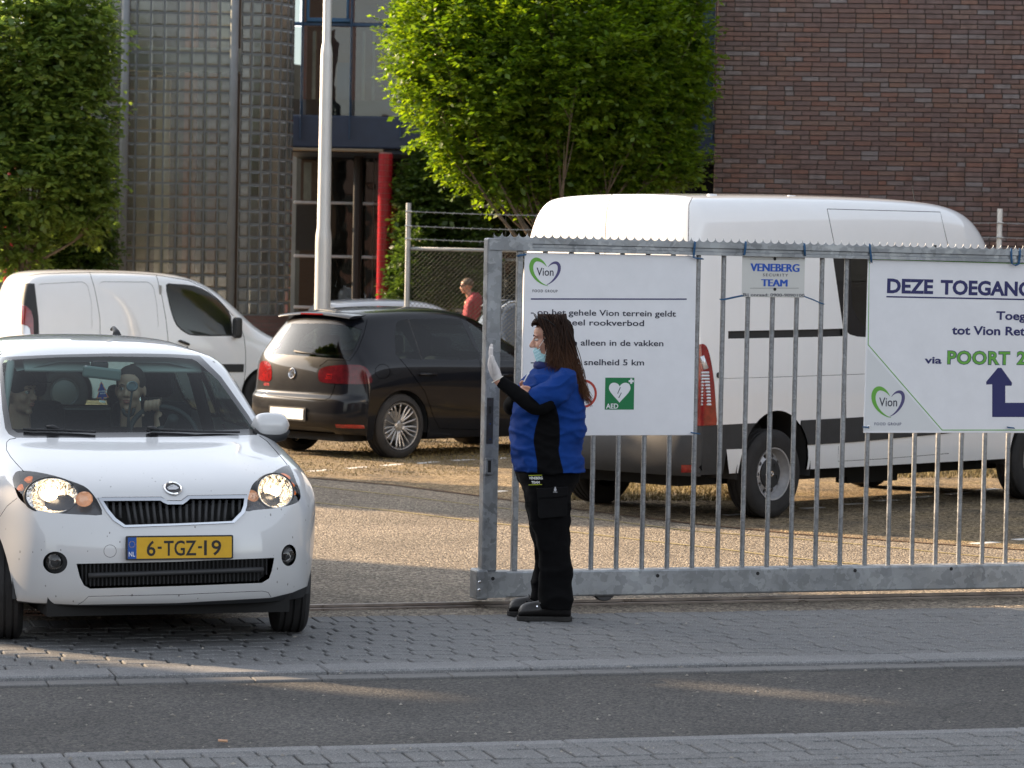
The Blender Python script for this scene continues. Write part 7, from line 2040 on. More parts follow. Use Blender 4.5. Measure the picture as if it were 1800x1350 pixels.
# ---------------------------------------------------------------- figure tools
from mathutils import noise as mnoise
def ellipsoid(m, c, r, n=20, k=12, rot=None):
    vs, fs = [], []
    c = Vector(c)
    for i in range(1, k):
        t = math.pi * i / k
        for j in range(n):
            p = 2 * math.pi * j / n; v = Vector((r[0] * math.sin(t) * math.cos(p), r[1] * math.sin(t) * math.sin(p), r[2] * math.cos(t)))
            vs.append((rot @ v if rot is not None else v) + c)
    a = Vector((0, 0, r[2])); b = Vector((0, 0, -r[2]))
    vs += [(rot @ a if rot is not None else a) + c, (rot @ b if rot is not None else b) + c]
    for i in range(k - 2):
        for j in range(n):
            q = (j + 1) % n; fs.append((i * n + j, (i + 1) * n + j, (i + 1) * n + q, i * n + q))
    for j in range(n):
        q = (j + 1) % n; fs.append((len(vs) - 2, j, q)); fs.append((len(vs) - 1, (k - 2) * n + q, (k - 2) * n + j))
    m.add(vs, fs); return m
def limb(m, pts, rs, n=18, steps=5):
    """smooth tapering closed tube through pts (Catmull-Rom)"""
    P_ = [Vector(p) for p in pts]; out, ro = [], []
    for i in range(len(P_) - 1):
        p0, p1, p2, p3 = P_[max(i - 1, 0)], P_[i], P_[i + 1], P_[min(i + 2, len(P_) - 1)]
        for k in range(steps):
            t = k / steps; out.append(.5 * ((2 * p1) + (p2 - p0) * t + (2 * p0 - 5 * p1 + 4 * p2 - p3) * t * t + (3 * p1 - p0 - 3 * p2 + p3) * t ** 3)); ro.append(rs[i] + (rs[i + 1] - rs[i]) * t)
    out.append(P_[-1]); ro.append(rs[-1])
    m.tube(out, ro, n); ellipsoid(m, out[0], [ro[0] * .98] * 3, 14, 8); ellipsoid(m, out[-1], [ro[-1] * .98] * 3, 14, 8); return m
def hring(m, rings, n=40, pw=2.3):
    """rings: (z, x0, x1, yc, half width y) stacked into one closed body; superellipse sections"""
    vs, fs = [], []
    def sp(v): return math.copysign(abs(v) ** (2 / pw), v)
    for (z, x0, x1, yc, hy) in rings:
        for j in range(n):
            t = 2 * math.pi * j / n; vs.append(((x0 + x1) / 2 + (x1 - x0) / 2 * sp(math.cos(t)), yc + hy * sp(math.sin(t)), z))
    k = len(rings)
    for i in range(k - 1):
        for j in range(n): fs.append((i * n + j, i * n + (j + 1) % n, (i + 1) * n + (j + 1) % n, (i + 1) * n + j))
    fs.append(tuple(range(n))); fs.append(tuple((k - 1) * n + j for j in range(n)))
    m.add(vs, fs); return m
def fuse(m, voxel, smooth=4, folds=None):
    """melt overlapping solids into one skin"""
    me = m.mesh('f', []); o = bpy.data.objects.new('f', me); COL.objects.link(o)
    r = o.modifiers.new('r', 'REMESH'); r.mode = 'VOXEL'; r.voxel_size = voxel; r.use_smooth_shade = True
    s = o.modifiers.new('s', 'SMOOTH'); s.factor = .6; s.iterations = smooth
    apply_mods(o); me = o.data; bpy.data.objects.remove(o)
    if folds:
        amp, sc, st = folds
        me.update(); no = [v.normal.copy() for v in me.vertices]
        for v, n_ in zip(me.vertices, no):
            p = Vector((v.co.x * st[0], v.co.y * st[1], v.co.z * st[2])) * sc
            f = mnoise.noise(p) * .65 + mnoise.noise(p * 2.1 + Vector((5, 1, 2))) * .35
            f2 = (1 - abs(mnoise.noise(p * .8 + Vector((9, 3, 7)))) * 2.2) ** 3
            v.co += n_ * (amp * (f * .6 + f2 * .5 - .5))
        me.update()
    return me
class FigShell(CarShell):
    """an arbitrary skin that can be cut along outlines measured on the photograph"""
    def __init__(s, root, me):
        s.root = root; s.Mw = Matrix.Translation(root.location) @ root.rotation_euler.to_matrix().to_4x4(); s.Mi = s.Mw.inverted()
        bm = bmesh.new(); bm.from_mesh(me); bm.normal_update(); s.bm = bm
        tb = bm.copy(); bmesh.ops.triangulate(tb, faces=tb.faces); tb.verts.ensure_lookup_table()
        s.ov = [v.co.copy() for v in tb.verts]; s.on = [v.normal.copy() for v in tb.verts]; s.ot = [[v.index for v in f.verts] for f in tb.faces]
        s.bvh = BVHTree.FromPolygons(s.ov, s.ot); tb.free()
        s.tl = bm.faces.layers.int.new('tag'); s.names = ['body']
def skin_mat(name, col):
    return mat(name, col, .48, noise=.10, nscale=18, sss=.12, bump=.08, bscale=300, bdist=.001)
M_skin = skin_mat('skin', (.50, .27, .19)); M_skin2 = skin_mat('skin_pale', (.42, .25, .18))
M_glove = mat('white_cotton_glove', (.62, .58, .56), .9, noise=.06, nscale=40, bump=.5, bscale=420, bdist=.001)
M_eye = mat('eye_white', (.6, .58, .55), .2); M_iris = mat('iris_dark', (.02, .015, .01), .1); M_brow = mat('brow_hair', (.02, .012, .008), .8); M_lip = mat('lip', (.38, .14, .12), .4)
HEAD = MB()
def head_solid(m, M, female=True):
    def E(c, r): 
        rot = M.to_3x3(); ellipsoid(m, M @ Vector(c), r, rot=rot)
    E((.015, 0, .03), (.093, .074, .093)); E((-.035, 0, -.02), (.058, .058, .085)); E((-.040, 0, -.072), (.046, .048, .036)); E((-.076, 0, -.096), (.019, .022, .017))
    E((-.042, 0, .045), (.050, .060, .050)); E((-.062, .040, -.022), (.026, .020, .028)); E((-.062, -.040, -.022), (.026, .020, .028))
    for s in (1, -1):
        E((-.103, s * .011, -.026), (.010, .008, .008)); E((-.080, s * .03, .031), (.013, .022, .007)); E((.012, s * .076, -.005), (.017, .009, .030))
    m.tube([M @ Vector(p) for p in ((-.086, 0, .024), (-.098, 0, .004), (-.112, 0, -.020))], [.007, .009, .0125], 12); E((-.112, 0, -.022), (.012, .012, .011))
    E((-.093, 0, -.050), (.009, .023, .006)); E((-.091, 0, -.061), (.010, .020, .007))
def face_bits(parent, M, lip=True, squint=1.0):
    rot = M.to_3x3()
    for s in (1, -1):
        e = MB(); ellipsoid(e, M @ Vector((-.0795, s * .030, .010)), (.0125, .0125, .0095 * squint), rot=rot); eo = e.build('eye', M_eye, parent, smooth=True)
        e = MB(); ellipsoid(e, M @ Vector((-.0885, s * .030, .010)), (.0045, .006, .006 * squint), 12, 8, rot=rot); e.build('iris', M_iris, eo, smooth=True)
        b_ = MB(); b_.tube([M @ Vector(p) for p in ((-.094, s * .014, .030), (-.0925, s * .030, .036), (-.080, s * .046, .032))], [.0028, .0034, .0015], 6, flat=.8); b_.build('eyebrow', M_brow, parent, smooth=True)
        b_ = MB(); b_.tube([M @ Vector(p) for p in ((-.0885, s * .018, .0125), (-.0925, s * .030, .0185 * (.7 + .3 * squint)), (-.083, s * .043, .0125))], [.0012, .0024, .0012], 6); b_.build('eyelid', M_brow, parent, smooth=True)
    l_ = MB(); ellipsoid(l_, M @ Vector((-.0945, 0, -.0505)), (.0092, .021, .0045), rot=rot); ellipsoid(l_, M @ Vector((-.093, 0, -.0605)), (.0098, .018, .0055), rot=rot); l_.build('lips', M_lip, parent, smooth=True)

def cloth(name, *a, **k):
    """woven cloth: fine weave plus soft crumpled creases"""
    k['bump'] = 0; m = mat(name, *a, **{i: j for i, j in k.items() if i not in ('bscale', 'bdist')}); nt = m.node_tree; N, L = nt.nodes, nt.links
    tc = N.new('ShaderNodeTexCoord'); mp = N.new('ShaderNodeMapping'); mp.inputs['Scale'].default_value = (1, 1, 2.2); mp.inputs['Rotation'].default_value = (.3, .5, 0); L.new(tc.outputs['Object'], mp.inputs[0])
    n1 = N.new('ShaderNodeTexNoise'); n1.noise_type = 'RIDGED_MULTIFRACTAL'; n1.inputs['Scale'].default_value = 5.5; n1.inputs['Detail'].default_value = 3; n1.inputs['Distortion'].default_value = .6; L.new(mp.outputs[0], n1.inputs['Vector'])
    n2 = N.new('ShaderNodeTexNoise'); n2.inputs['Scale'].default_value = 420; L.new(tc.outputs['Object'], n2.inputs['Vector'])
    b1 = N.new('ShaderNodeBump'); b1.inputs['Strength'].default_value = .5; b1.inputs['Distance'].default_value = .018; L.new(n1.outputs['Fac'], b1.inputs['Height'])
    b2 = N.new('ShaderNodeBump'); b2.inputs['Strength'].default_value = .35; b2.inputs['Distance'].default_value = .001; L.new(n2.outputs['Fac'], b2.inputs['Height']); L.new(b1.outputs[0], b2.inputs['Normal']); L.new(b2.outputs[0], N['Principled BSDF'].inputs['Normal'])
    return m

# ---------------------------------------------------------------- the guard at the gate
WY = 15.32
wo = gp(968, 1092); wo = Vector((wo.x, WY, 0))
guard = empty('person', wo, 0, 'guard in royal blue polo and black trousers raising a white gloved hand by the gate', 'person')
def W(px, py, y=0.0):
    p = at(px, py, WY + y); return Vector((p.x - wo.x, y, p.z))
def wz(py): return W(960, py).z
HM = T(W(969.5, 598)) @ Matrix.Rotation(R(-6), 4, 'Y')
# skin: one continuous body
b = MB(); head_solid(b, HM)
limb(b, [W(972, 628), W(974, 650)], [.056, .062])
hring(b, [(wz(655), W(945, 655).x, W(1000, 655).x, 0, .12), (wz(680), W(925, 680).x, W(1012, 680).x, 0, .165), (wz(760), W(910, 760).x, W(1016, 760).x, 0, .18), (wz(830), W(915, 830).x, W(1012, 830).x, 0, .19), (wz(850), W(930, 850).x, W(1000, 850).x, 0, .17)])
aL = [W(990, 672, -.175), W(972, 694, -.235), W(946, 711, -.27), W(912, 694, -.26), W(876, 668, -.235)]
limb(b, aL, [.055, .05, .044, .038, .028])
aR = [W(985, 675, .175), W(945, 700, .22), W(908, 712, .17), W(912, 700, .0), W(920, 690, -.13)]
limb(b, aR, [.055, .05, .042, .038, .028])
for y, xs in ((-.10, (968, 972, 976)), (.10, (958, 960, 956))):
    limb(b, [W(xs[0], 845, y), W(xs[1], 950, y), W(xs[2], 1060, y)], [.085, .058, .042])
# far hand: palm and four fingers curled over the near upper arm
hR = W(921, 688, -.17)
ellipsoid(b, hR, (.026, .040, .022))
for k in range(4):
    y0_ = -.20 - .004 * k; z0_ = .012 - .013 * k
    limb(b, [hR + Vector((.004 * k, -.02, z0_)), hR + Vector((-.012 + .003 * k, -.062, z0_ + .012)), hR + Vector((.010 + .004 * k, -.088 + .004 * k, z0_ + .016)), hR + Vector((.030, -.092 + .006 * k, z0_ + .012))], [.0095, .009, .0083, .0070], 10, 3)
limb(b, [hR + Vector((.0, .0, .018)), hR + Vector((-.018, -.025, .040)), hR + Vector((-.010, -.045, .055))], [.011, .010, .0085], 10, 3)
me = fuse(b, .0052, 3); me.materials.append(M_skin); body = link('body', me, guard)
face_bits(body, HM, squint=.75)
# polo shirt: torso and the two short sleeves in one skin
b = MB()
TR = [(642, 950, 996, .085), (650, 936, 1006, .135), (660, 922, 1014, .185), (676, 911, 1022, .205), (700, 903, 1029, .212), (730, 897, 1032, .222), (760, 894, 1031, .232), (782, 895, 1025, .232), (795, 896, 1024, .236), (806, 898, 1029, .243), (826, 901, 1030, .246), (829, 903, 1029, .243)]
hring(b, [(wz(y), W(x0, y).x, W(x1, y).x, 0, hy) for y, x0, x1, hy in TR], 48, 2.35)
limb(b, [W(994, 668, -.165), W(976, 688, -.225), W(951, 701, -.262), W(943, 706, -.270)], [.075, .078, .076, .073], 24)
limb(b, [W(988, 668, .165), W(965, 688, .215), W(935, 702, .225)], [.075, .076, .070], 24)
me = fuse(b, .0085, 4, folds=(.022, 9.0, (1, .7, 2.1)))
fs_ = FigShell(guard, me)
fs_.px(smooth_closed([(952, 722), (966, 708), (976, 712), (983, 740), (984, 775), (982, 792), (986, 812), (988, 836), (948, 836), (944, 812), (941, 795), (938, 772), (943, 745)], 3), 'panel', where=lambda c: c.y < -.02 and not (c.x < W(955, 700).x and c.z > wz(722)))
fs_.px([(918, 682), (961, 722.5), (952, 740), (860, 740), (860, 640)], 'cuff', where=lambda c: c.y < -.243)
fs_.px([(1029, 700), (1029, 700.5), (1028.5, 700)], 'none')
fs_.finish()
M_polo = cloth('royal_blue_polo', (.004, .034, .18), .85, spec=.2, noise=.10, nscale=14, bump=.35, bscale=500, bdist=.001)
M_blackc = cloth('black_cotton', (.004, .004, .0045), .95, spec=.12, noise=.15, nscale=20, bump=.3, bscale=420, bdist=.001)
fb = [f for i in fs_.islands('body') for f in i]
fs_.part('polo_shirt', fb, M_polo, lip=0); fs_.parts('panel', 'side_panel', M_blackc, lip=0, minarea=.002)
# sleeves of the black undershirt
b = MB(); limb(b, [aL[1], W(950, 712, -.268), W(935, 710, -.27), W(912, 695, -.262), W(881, 671.5, -.238)], [.056, .055, .051, .043, .034], 22)
me = fuse(b, .006, 3, folds=(.0045, 16, (1, 1, 1))); me.materials.append(M_blackc); link('sleeve', me, guard)
b = MB(); limb(b, [W(950, 698, .22), W(908, 713, .175), W(901, 712, .10), W(908, 702, .0), W(916, 692, -.11)], [.058, .056, .052, .046, .036], 20)
me = fuse(b, .006, 3, folds=(.0045, 16, (1, 1, 1))); me.materials.append(M_blackc); link('sleeve', me, guard)
# collar and pen
cx = W(952, 648)
b = MB(); pts = []
for k in range(17):
    t = math.pi * (k / 16 * 1.5 + .25) ; pts.append(W(966, 647) + Vector((math.cos(t + math.pi / 2 + .8) * .075, math.sin(t + math.pi / 2 + .8) * .075, .012 * math.sin(t * 1.3))))
b.tube(pts, [.014] * 17, 8, flat=1.9); b.build('collar', mat('navy_collar', (.004, .012, .09), .8, bump=.3, bscale=400, bdist=.001), guard, smooth=True)
b = MB(); b.tube([W(921, 671, -.10), W(926, 661, -.10), W(930, 655, -.095)], .004, 6); b.build('pen', M_whiteplate, guard)
# glove
b = MB()
wr = W(875, 667, -.235)
M_g = lambda px, py, dy: W(px, py, -.235 + dy)
hull = [(668, 867, 884, .030), (660, 861.5, 882, .036), (650, 858, 879, .041), (640, 857, 874, .043), (632, 858, 870, .042), (626, 859.5, 868.5, .040)]
hring(b, [(W(870, y, -.235).z, W(x0, y, -.235).x, W(x1, y, -.235).x, -.235, hy) for y, x0, x1, hy in hull], 24, 2.4)
for k, (dy, tip, lean) in enumerate(((-.033, 610, 1.0), (-.011, 604, .4), (.011, 605.5, 0), (.033, 613, -.5))):
    limb(b, [M_g(864, 632, dy), M_g(862.5 + lean, 621, dy * 1.05), M_g(863 + lean, (tip + 615) / 2 + 1, dy * 1.08), M_g(864 + lean, tip + 2.5, dy * 1.08)], [.0115, .0105, .0098, .0082], 12, 4)
limb(b, [M_g(870, 655, -.028), M_g(867.5, 643, -.050), M_g(865.5, 634, -.060), M_g(865, 626.5, -.062)], [.018, .0145, .0115, .0092], 12, 4)
me = fuse(b, .0032, 3); me.materials.append(M_glove); glove = link('glove', me, guard)
b = MB(); pts = [W(872 + math.cos(t) * 0, 668, -.235) for t in (0,)]
ring_ = []
ax_ = (W(884, 662, -.235) - W(866, 672.5, -.235)).normalized()
for k in range(21):
    t = 2 * math.pi * k / 20; ring_.append(W(874.5, 667, -.235) + ax_ * (math.cos(t) * .033) + Vector((0, 1, 0)) * (math.sin(t) * .032))
b.tube(ring_, .003, 6, cap=False); b.build('glove_cuff', mat('glove_cuff', (.7, .66, .58), .8), glove, smooth=True)
# trousers
b = MB()
def leg(rows, y): hring(b, [(W(x0, yy, y).z, W(x0, yy, y).x, W(x1, yy, y).x, y + (.0 if yy > 860 else 0), hy) for yy, x0, x1, hy in rows], 32, 2.4)
hring(b, [(wz(806), W(906, 806).x, W(1018, 806).x, 0, .205), (wz(826), W(903, 826).x, W(1024, 826).x, 0, .215), (wz(845), W(909, 845).x, W(1020, 845).x, 0, .21), (wz(870), W(920, 870).x, W(1004, 870).x, 0, .185)], 40, 2.4)
leg([(835, 920, 1010, .11), (870, 922, 1005, .112), (910, 928, 1004, .105), (930, 932, 1002, .100), (945, 938, 1004, .095), (955, 941, 1007, .094), (1000, 945, 1008, .09), (1040, 943, 1009, .088), (1068, 943, 1007, .085), (1073, 944, 1006, .082)], -.105)
leg([(835, 914, 1000, .11), (870, 919, 995, .11), (910, 927, 990, .10), (950, 934, 985, .095), (990, 937, 980, .088), (1030, 930, 982, .085), (1052, 926, 980, .082), (1056, 928, 978, .08)], .11)
me = fuse(b, .009, 4, folds=(.022, 6.0, (1, 1, 1.6))); me.materials.append(M_blackc); link('trousers', me, guard)
# cargo pocket and prints on the near leg
def panel_on(pts, y, m, nm, th=.006):
    q = MB(); P3 = [W(px_, py_, y) for px_, py_ in pts]; n_ = Vector((0, -1, 0)); q.add([p for p in P3] + [p + n_ * -th for p in P3], [tuple(range(len(P3))), tuple(range(len(P3), 2 * len(P3)))[::-1]] + [(i, (i + 1) % len(P3), (i + 1) % len(P3) + len(P3), i + len(P3)) for i in range(len(P3))])
    return q.build(nm, m, guard, bevel=.004)
M_pocket = mat('black_canvas', (.006, .006, .0065), .9, spec=.15, noise=.2, nscale=30, bump=.4, bscale=500, bdist=.001)
pk = panel_on([(945, 871), (998, 868), (997, 905), (992, 908), (950, 912), (946, 908)], -.222, M_pocket, 'cargo_pocket', .03)
panel_on([(943, 859), (999, 856), (999, 871), (985, 874), (945, 876)], -.230, M_pocket, 'pocket_flap', .03)
def lab(body_, px_, py_, w_, h_, m_, y=-.235, bold=.02):
    p = W(px_, py_, y); Mx = frame(p, Vector((1, 0, .02)), Vector((0, 0, 1)), Vector((0, -1, 0)))
    text_mesh(body_, h_ / 327 / .73, m_, bold, guard, Mx, width=w_ / 327)
M_wprint = mat('white_print', (.75, .75, .72), .6); M_yprint = mat('lime_print', (.45, .55, .03), .6)
lab('VENEBERG', 930, 842.5, 23.5, 4.6, M_wprint); lab('TEAM', 934, 850, 14.5, 4.4, M_wprint)
for yy in (836, 852.5):
    q = MB(); q.tube([W(929, yy, -.235), W(953, yy - .8, -.235)], .0014, 4); q.build('print_line', M_yprint, guard)
q = MB(); p = W(976, 861, -.263); ellipsoid(q, p, (.007, .001, .009), 10, 6); ellipsoid(q, p + Vector((0, 0, .012)), (.004, .001, .004), 8, 6); q.box(p + Vector((0, 0, -.012)), (.022, .001, .003)); q.build('kangaroo_badge' if False else 'pocket_badge', mat('grey_print', (.4, .4, .42), .5), guard)
# boots
M_boot = mat('black_leather', (.012, .011, .011), .42, noise=.2, nscale=20, bump=.2, bscale=120); M_sole = mat('boot_sole', (.02, .019, .018), .8, bump=.3, bscale=80)
def boot(x0, x1, y, base, nm='boot'):
    o = empty(nm, (0, 0, 0), 0, parent=guard); L_ = x1 - x0
    q = MB(); secs = [(0, .045, .036), (.04, .080, .048), (.14, .096, .055), (.28, .102, .056), (.40, .108, .050), (.52, .135, .048), (.66, .155, .047), (.86, .155, .044), (.97, .13, .038), (1.0, .08, .030)]
    vs, fs = [], []
    for (t, h, w_) in secs:
        x = x0 + L_ * t
        for j in range(16):
            a = 2 * math.pi * j / 16; vs.append((x, y + w_ * math.cos(a) * (1 if math.sin(a) < .3 else .85), max(base + .02, base + .02 + (h - .02) * (.5 + .5 * math.sin(a)) * 1.0)))
    n_ = 16
    for i in range(len(secs) - 1):
        for j in range(n_): fs.append((i * n_ + j, i * n_ + (j + 1) % n_, (i + 1) * n_ + (j + 1) % n_, (i + 1) * n_ + j))
    fs += [tuple(range(n_)), tuple((len(secs) - 1) * n_ + j for j in range(n_))]
    q.add(vs, fs); ob = q.build('upper', M_boot, o, smooth=True); mo = ob.modifiers.new('s', 'SUBSURF'); mo.levels = 2; mo.render_levels = 2
    q = MB(); out = []
    for t, w_ in ((-.02, .020), (.03, .040), (.14, .054), (.30, .057), (.48, .048), (.62, .043), (.85, .045), (.98, .036), (1.02, .016)): out.append((x0 + L_ * t, w_))
    poly = [(x, y - w_) for x, w_ in out] + [(x, y + w_) for x, w_ in out[::-1]]
    q.prism(poly, T((0, 0, base)), .026); q.build('sole', M_sole, o, bevel=.005)
    q = MB()
    for k in range(4):
        t = .34 + .07 * k; z = base + .088 + .018 * k; q.tube([(x0 + L_ * t, y - .036, z - .012), (x0 + L_ * t - .004, y, z + .010), (x0 + L_ * t, y + .036, z - .012)], .003, 5)
    q.build('laces', M_blackc, o)
    q = MB()
    for k in range(4):
        t = .35 + .07 * k; q.tube([(x0 + L_ * t, y - .040, base + .080 + .018 * k), (x0 + L_ * t + .002, y - .046, base + .082 + .018 * k)], .0045, 8)
    q.build('lace_hooks', M_chrome, o)
bx = lambda px_: W(px_, 1085, -.1).x
boot(bx(910), bx(1004), -.105, .0); boot(bx(893), bx(985), .11, .0)
for sx in (-.105, .11): pass
# face mask under the nose
b = MB()
mk = [(936.5, 616.5), (941, 611.5), (947, 607.5), (950, 612), (950.5, 620), (957, 623), (961.5, 621), (961, 630), (958, 637), (950, 639), (944.5, 637.5), (941, 631), (939, 624)]
n_ = len(mk); vs = []
for (x_, y_) in mk:
    for s_ in (-1, 1):
        k = (x_ - 936) / 26; vs.append(W(x_, y_) + Vector((0, s_ * (.022 + .040 * min(1, k) ** .7), 0)))
cc = [W(941, 625) + Vector((0, s_ * .046, 0)) for s_ in (-1, 1)]
outer = [vs[2 * i] for i in range(n_)]; inner_ = [vs[2 * i + 1] for i in range(n_)]
b.add(outer + inner_, [tuple(range(n_))[::-1], tuple(range(n_, 2 * n_))] + [(i, (i + 1) % n_, (i + 1) % n_ + n_, i + n_) for i in range(n_)])
M_mask = mat('pale_blue_mask', (.42, .68, .72), .8, noise=.12, nscale=60, bump=.3, bscale=90, bdist=.003)
mo_ = b.build('face_mask', M_mask, guard, bevel=.004)
b = MB()
for k, (p0_, p1_) in enumerate((((939, 619), (949, 613)), ((941, 624), (950, 618)), ((943, 629), (951, 624)), ((945, 633), (954, 629)))):
    b.tube([W(*p0_, -.050), W((p0_[0] + p1_[0]) / 2, (p0_[1] + p1_[1]) / 2, -.060), W(*p1_, -.063)], .0022, 5)
b.build('pleats', mat('mask_pleat', (.6, .8, .84), .8), mo_)
b = MB(); b.tube([W(948, 609, -.060), W(955, 599, -.072), W(962, 588.5, -.078)], .0016, 6); b.tube([W(958.5, 622, -.066), W(961, 615, -.074), W(965.5, 607, -.078)], .0016, 6); b.build('ear_loops', M_wprint, mo_)
# hair: dark mass plus long wavy strands
b = MB(); 
ellipsoid(b, W(976, 586), (.104, .092, .108)); ellipsoid(b, W(985, 606), (.088, .096, .10)); ellipsoid(b, W(990, 632), (.075, .100, .105)); ellipsoid(b, W(1004, 655), (.048, .09, .09)); ellipsoid(b, W(1018, 672, 0), (.028, .07, .06))
ellipsoid(b, W(948, 566), (.030, .055, .030))
me = fuse(b, .008, 4, folds=(.012, 14, (1.4, 2.2, .5)))
fh = FigShell(guard, me)
fh.px([(925, 568), (941, 563), (951, 574), (956, 585), (962, 596), (964, 610), (960, 622), (958, 646), (925, 650)], 'cutface')
fh.del_tag('cutface'); fh.finish()
M_hair = mat('brown_hair', (.016, .008, .005), .7, spec=.1, noise=.35, nscale=30, bump=.6, bscale=90, bdist=.003)
hm = fh.parts('body', 'hair', M_hair, lip=.0)
hb_ = hm[0]
def strand_mat(nm, z0, z1):
    m = bpy.data.materials.new(nm); m.use_nodes = True; nt = m.node_tree; N, L = nt.nodes, nt.links; b_ = N['Principled BSDF']
    tc = N.new('ShaderNodeTexCoord'); sx = N.new('ShaderNodeSeparateXYZ'); L.new(tc.outputs['Object'], sx.inputs[0])
    g = N.new('ShaderNodeNewGeometry'); mr = N.new('ShaderNodeMapRange'); mr.inputs['From Min'].default_value = z1; mr.inputs['From Max'].default_value = z0; L.new(sx.outputs[2], mr.inputs[0])
    a = N.new('ShaderNodeMath'); a.operation = 'MULTIPLY_ADD'; a.inputs[1].default_value = .45; L.new(g.outputs['Random Per Island'], a.inputs[0]); L.new(mr.outputs[0], a.inputs[2])
    s_ = N.new('ShaderNodeMath'); s_.operation = 'SUBTRACT'; s_.inputs[1].default_value = .22; s_.use_clamp = True; L.new(a.outputs[0], s_.inputs[0])
    mx = N.new('ShaderNodeMix'); mx.data_type = 'RGBA'; mx.inputs[6].default_value = (.018, .008, .005, 1); mx.inputs[7].default_value = (.12, .050, .021, 1); L.new(s_.outputs[0], mx.inputs[0]); L.new(mx.outputs[2], b_.inputs['Base Color'])
    b_.inputs['Roughness'].default_value = .55; b_.inputs['Specular IOR Level'].default_value = .22; return m
M_strand = strand_mat('hair_strands', wz(705), wz(585))
b = MB(); rs_ = random.Random(4)
for k in range(1150):
    side_ = -1 if rs_.random() < .78 else 1
    a = rs_.random(); dep = rs_.uniform(.2, 1)
    # root along the parting and hairline, near side mostly
    root_ = (rs_.uniform(945, 995), rs_.uniform(551, 570)) if a < .55 else (rs_.uniform(954, 972), rs_.uniform(568, 600))
    endx = rs_.choice((rs_.uniform(958, 985), rs_.uniform(985, 1018), rs_.uniform(1010, 1040))); t_ = (endx - 955) / 85
    endy = 640 + 68 * max(0, min(1, t_)) + rs_.uniform(-14, 9)
    y_s = side_ * rs_.uniform(.02, .085); y_m = side_ * rs_.uniform(.085, .108); y_e = side_ * rs_.uniform(.03, .135 if endx < 1000 else .10)
    mx_ = (max(root_[0] + 4, 962) * .5 + endx * .5); my_ = (root_[1] + endy) / 2 - 2
    p0_, p1_, p2_ = W(*root_, y_s), W(max(mx_, 968) + rs_.uniform(-6, 9), my_, y_m), W(endx, endy, y_e)
    ph = rs_.uniform(0, 6.28); am = rs_.uniform(.004, .013); nseg = 12; pts = []
    for i in range(nseg + 1):
        t = i / nseg; q_ = p0_ * (1 - t) ** 2 + p1_ * (2 * t * (1 - t)) + p2_ * t * t; w_ = am * t; pts.append(q_ + Vector((math.cos(ph + t * 16) * w_, math.sin(ph + t * 13) * w_, 0)))
    r0 = rs_.uniform(.0013, .0033); b.tube(pts, [r0 * (1 - .8 * (i / nseg) ** 1.6) for i in range(nseg + 1)], 5)
# short front hair swept back from the forehead
for k in range(120):
    x_ = rs_.uniform(934, 946); p0_ = W(x_, 572 - (x_ - 934) * .4 + rs_.uniform(-3, 3), rs_.uniform(-.06, .03)); p2_ = W(rs_.uniform(958, 975), rs_.uniform(552, 585), -rs_.uniform(.06, .09)); p1_ = W(x_ + 5, 556 + rs_.uniform(-3, 6), -rs_.uniform(.03, .07))
    b.tube([p0_ * (1 - t) ** 2 + p1_ * (2 * t * (1 - t)) + p2_ * t * t for t in [i / 7 for i in range(8)]], [.003 * (1 - .6 * i / 7) for i in range(8)], 5)
tag(b.build('strands', M_strand, hb_, smooth=True), kind='stuff')
# sunglasses pushed up on the head
sg = empty('sunglasses', (0, 0, 0), 0, parent=guard)
b = MB(); c0_ = W(947, 557, -.045)
for y_ in (-.055, -.005):
    c_ = W(943, 558, y_); b.tube([c_ + Vector((math.cos(t) * .006 - math.sin(t) * .012, math.cos(t) * .024 * 1, math.sin(t) * .020)) for t in [i * math.pi / 8 for i in range(17)]], .002, 6, cap=False)
b.tube([W(945, 556, -.075), W(962, 562, -.098), W(976, 573, -.098)], .0025, 6); b.build('frame', M_black, sg, smooth=True)
for y_ in (-.055, -.005):
    b = MB(); ellipsoid(b, W(943.5, 558, y_), (.004, .022, .018), rot=Matrix.Rotation(R(-35), 3, 'Y')); b.build('lens', mat('sunglass_lens', (.12, .15, .18), .06, coat=1), sg, smooth=True)

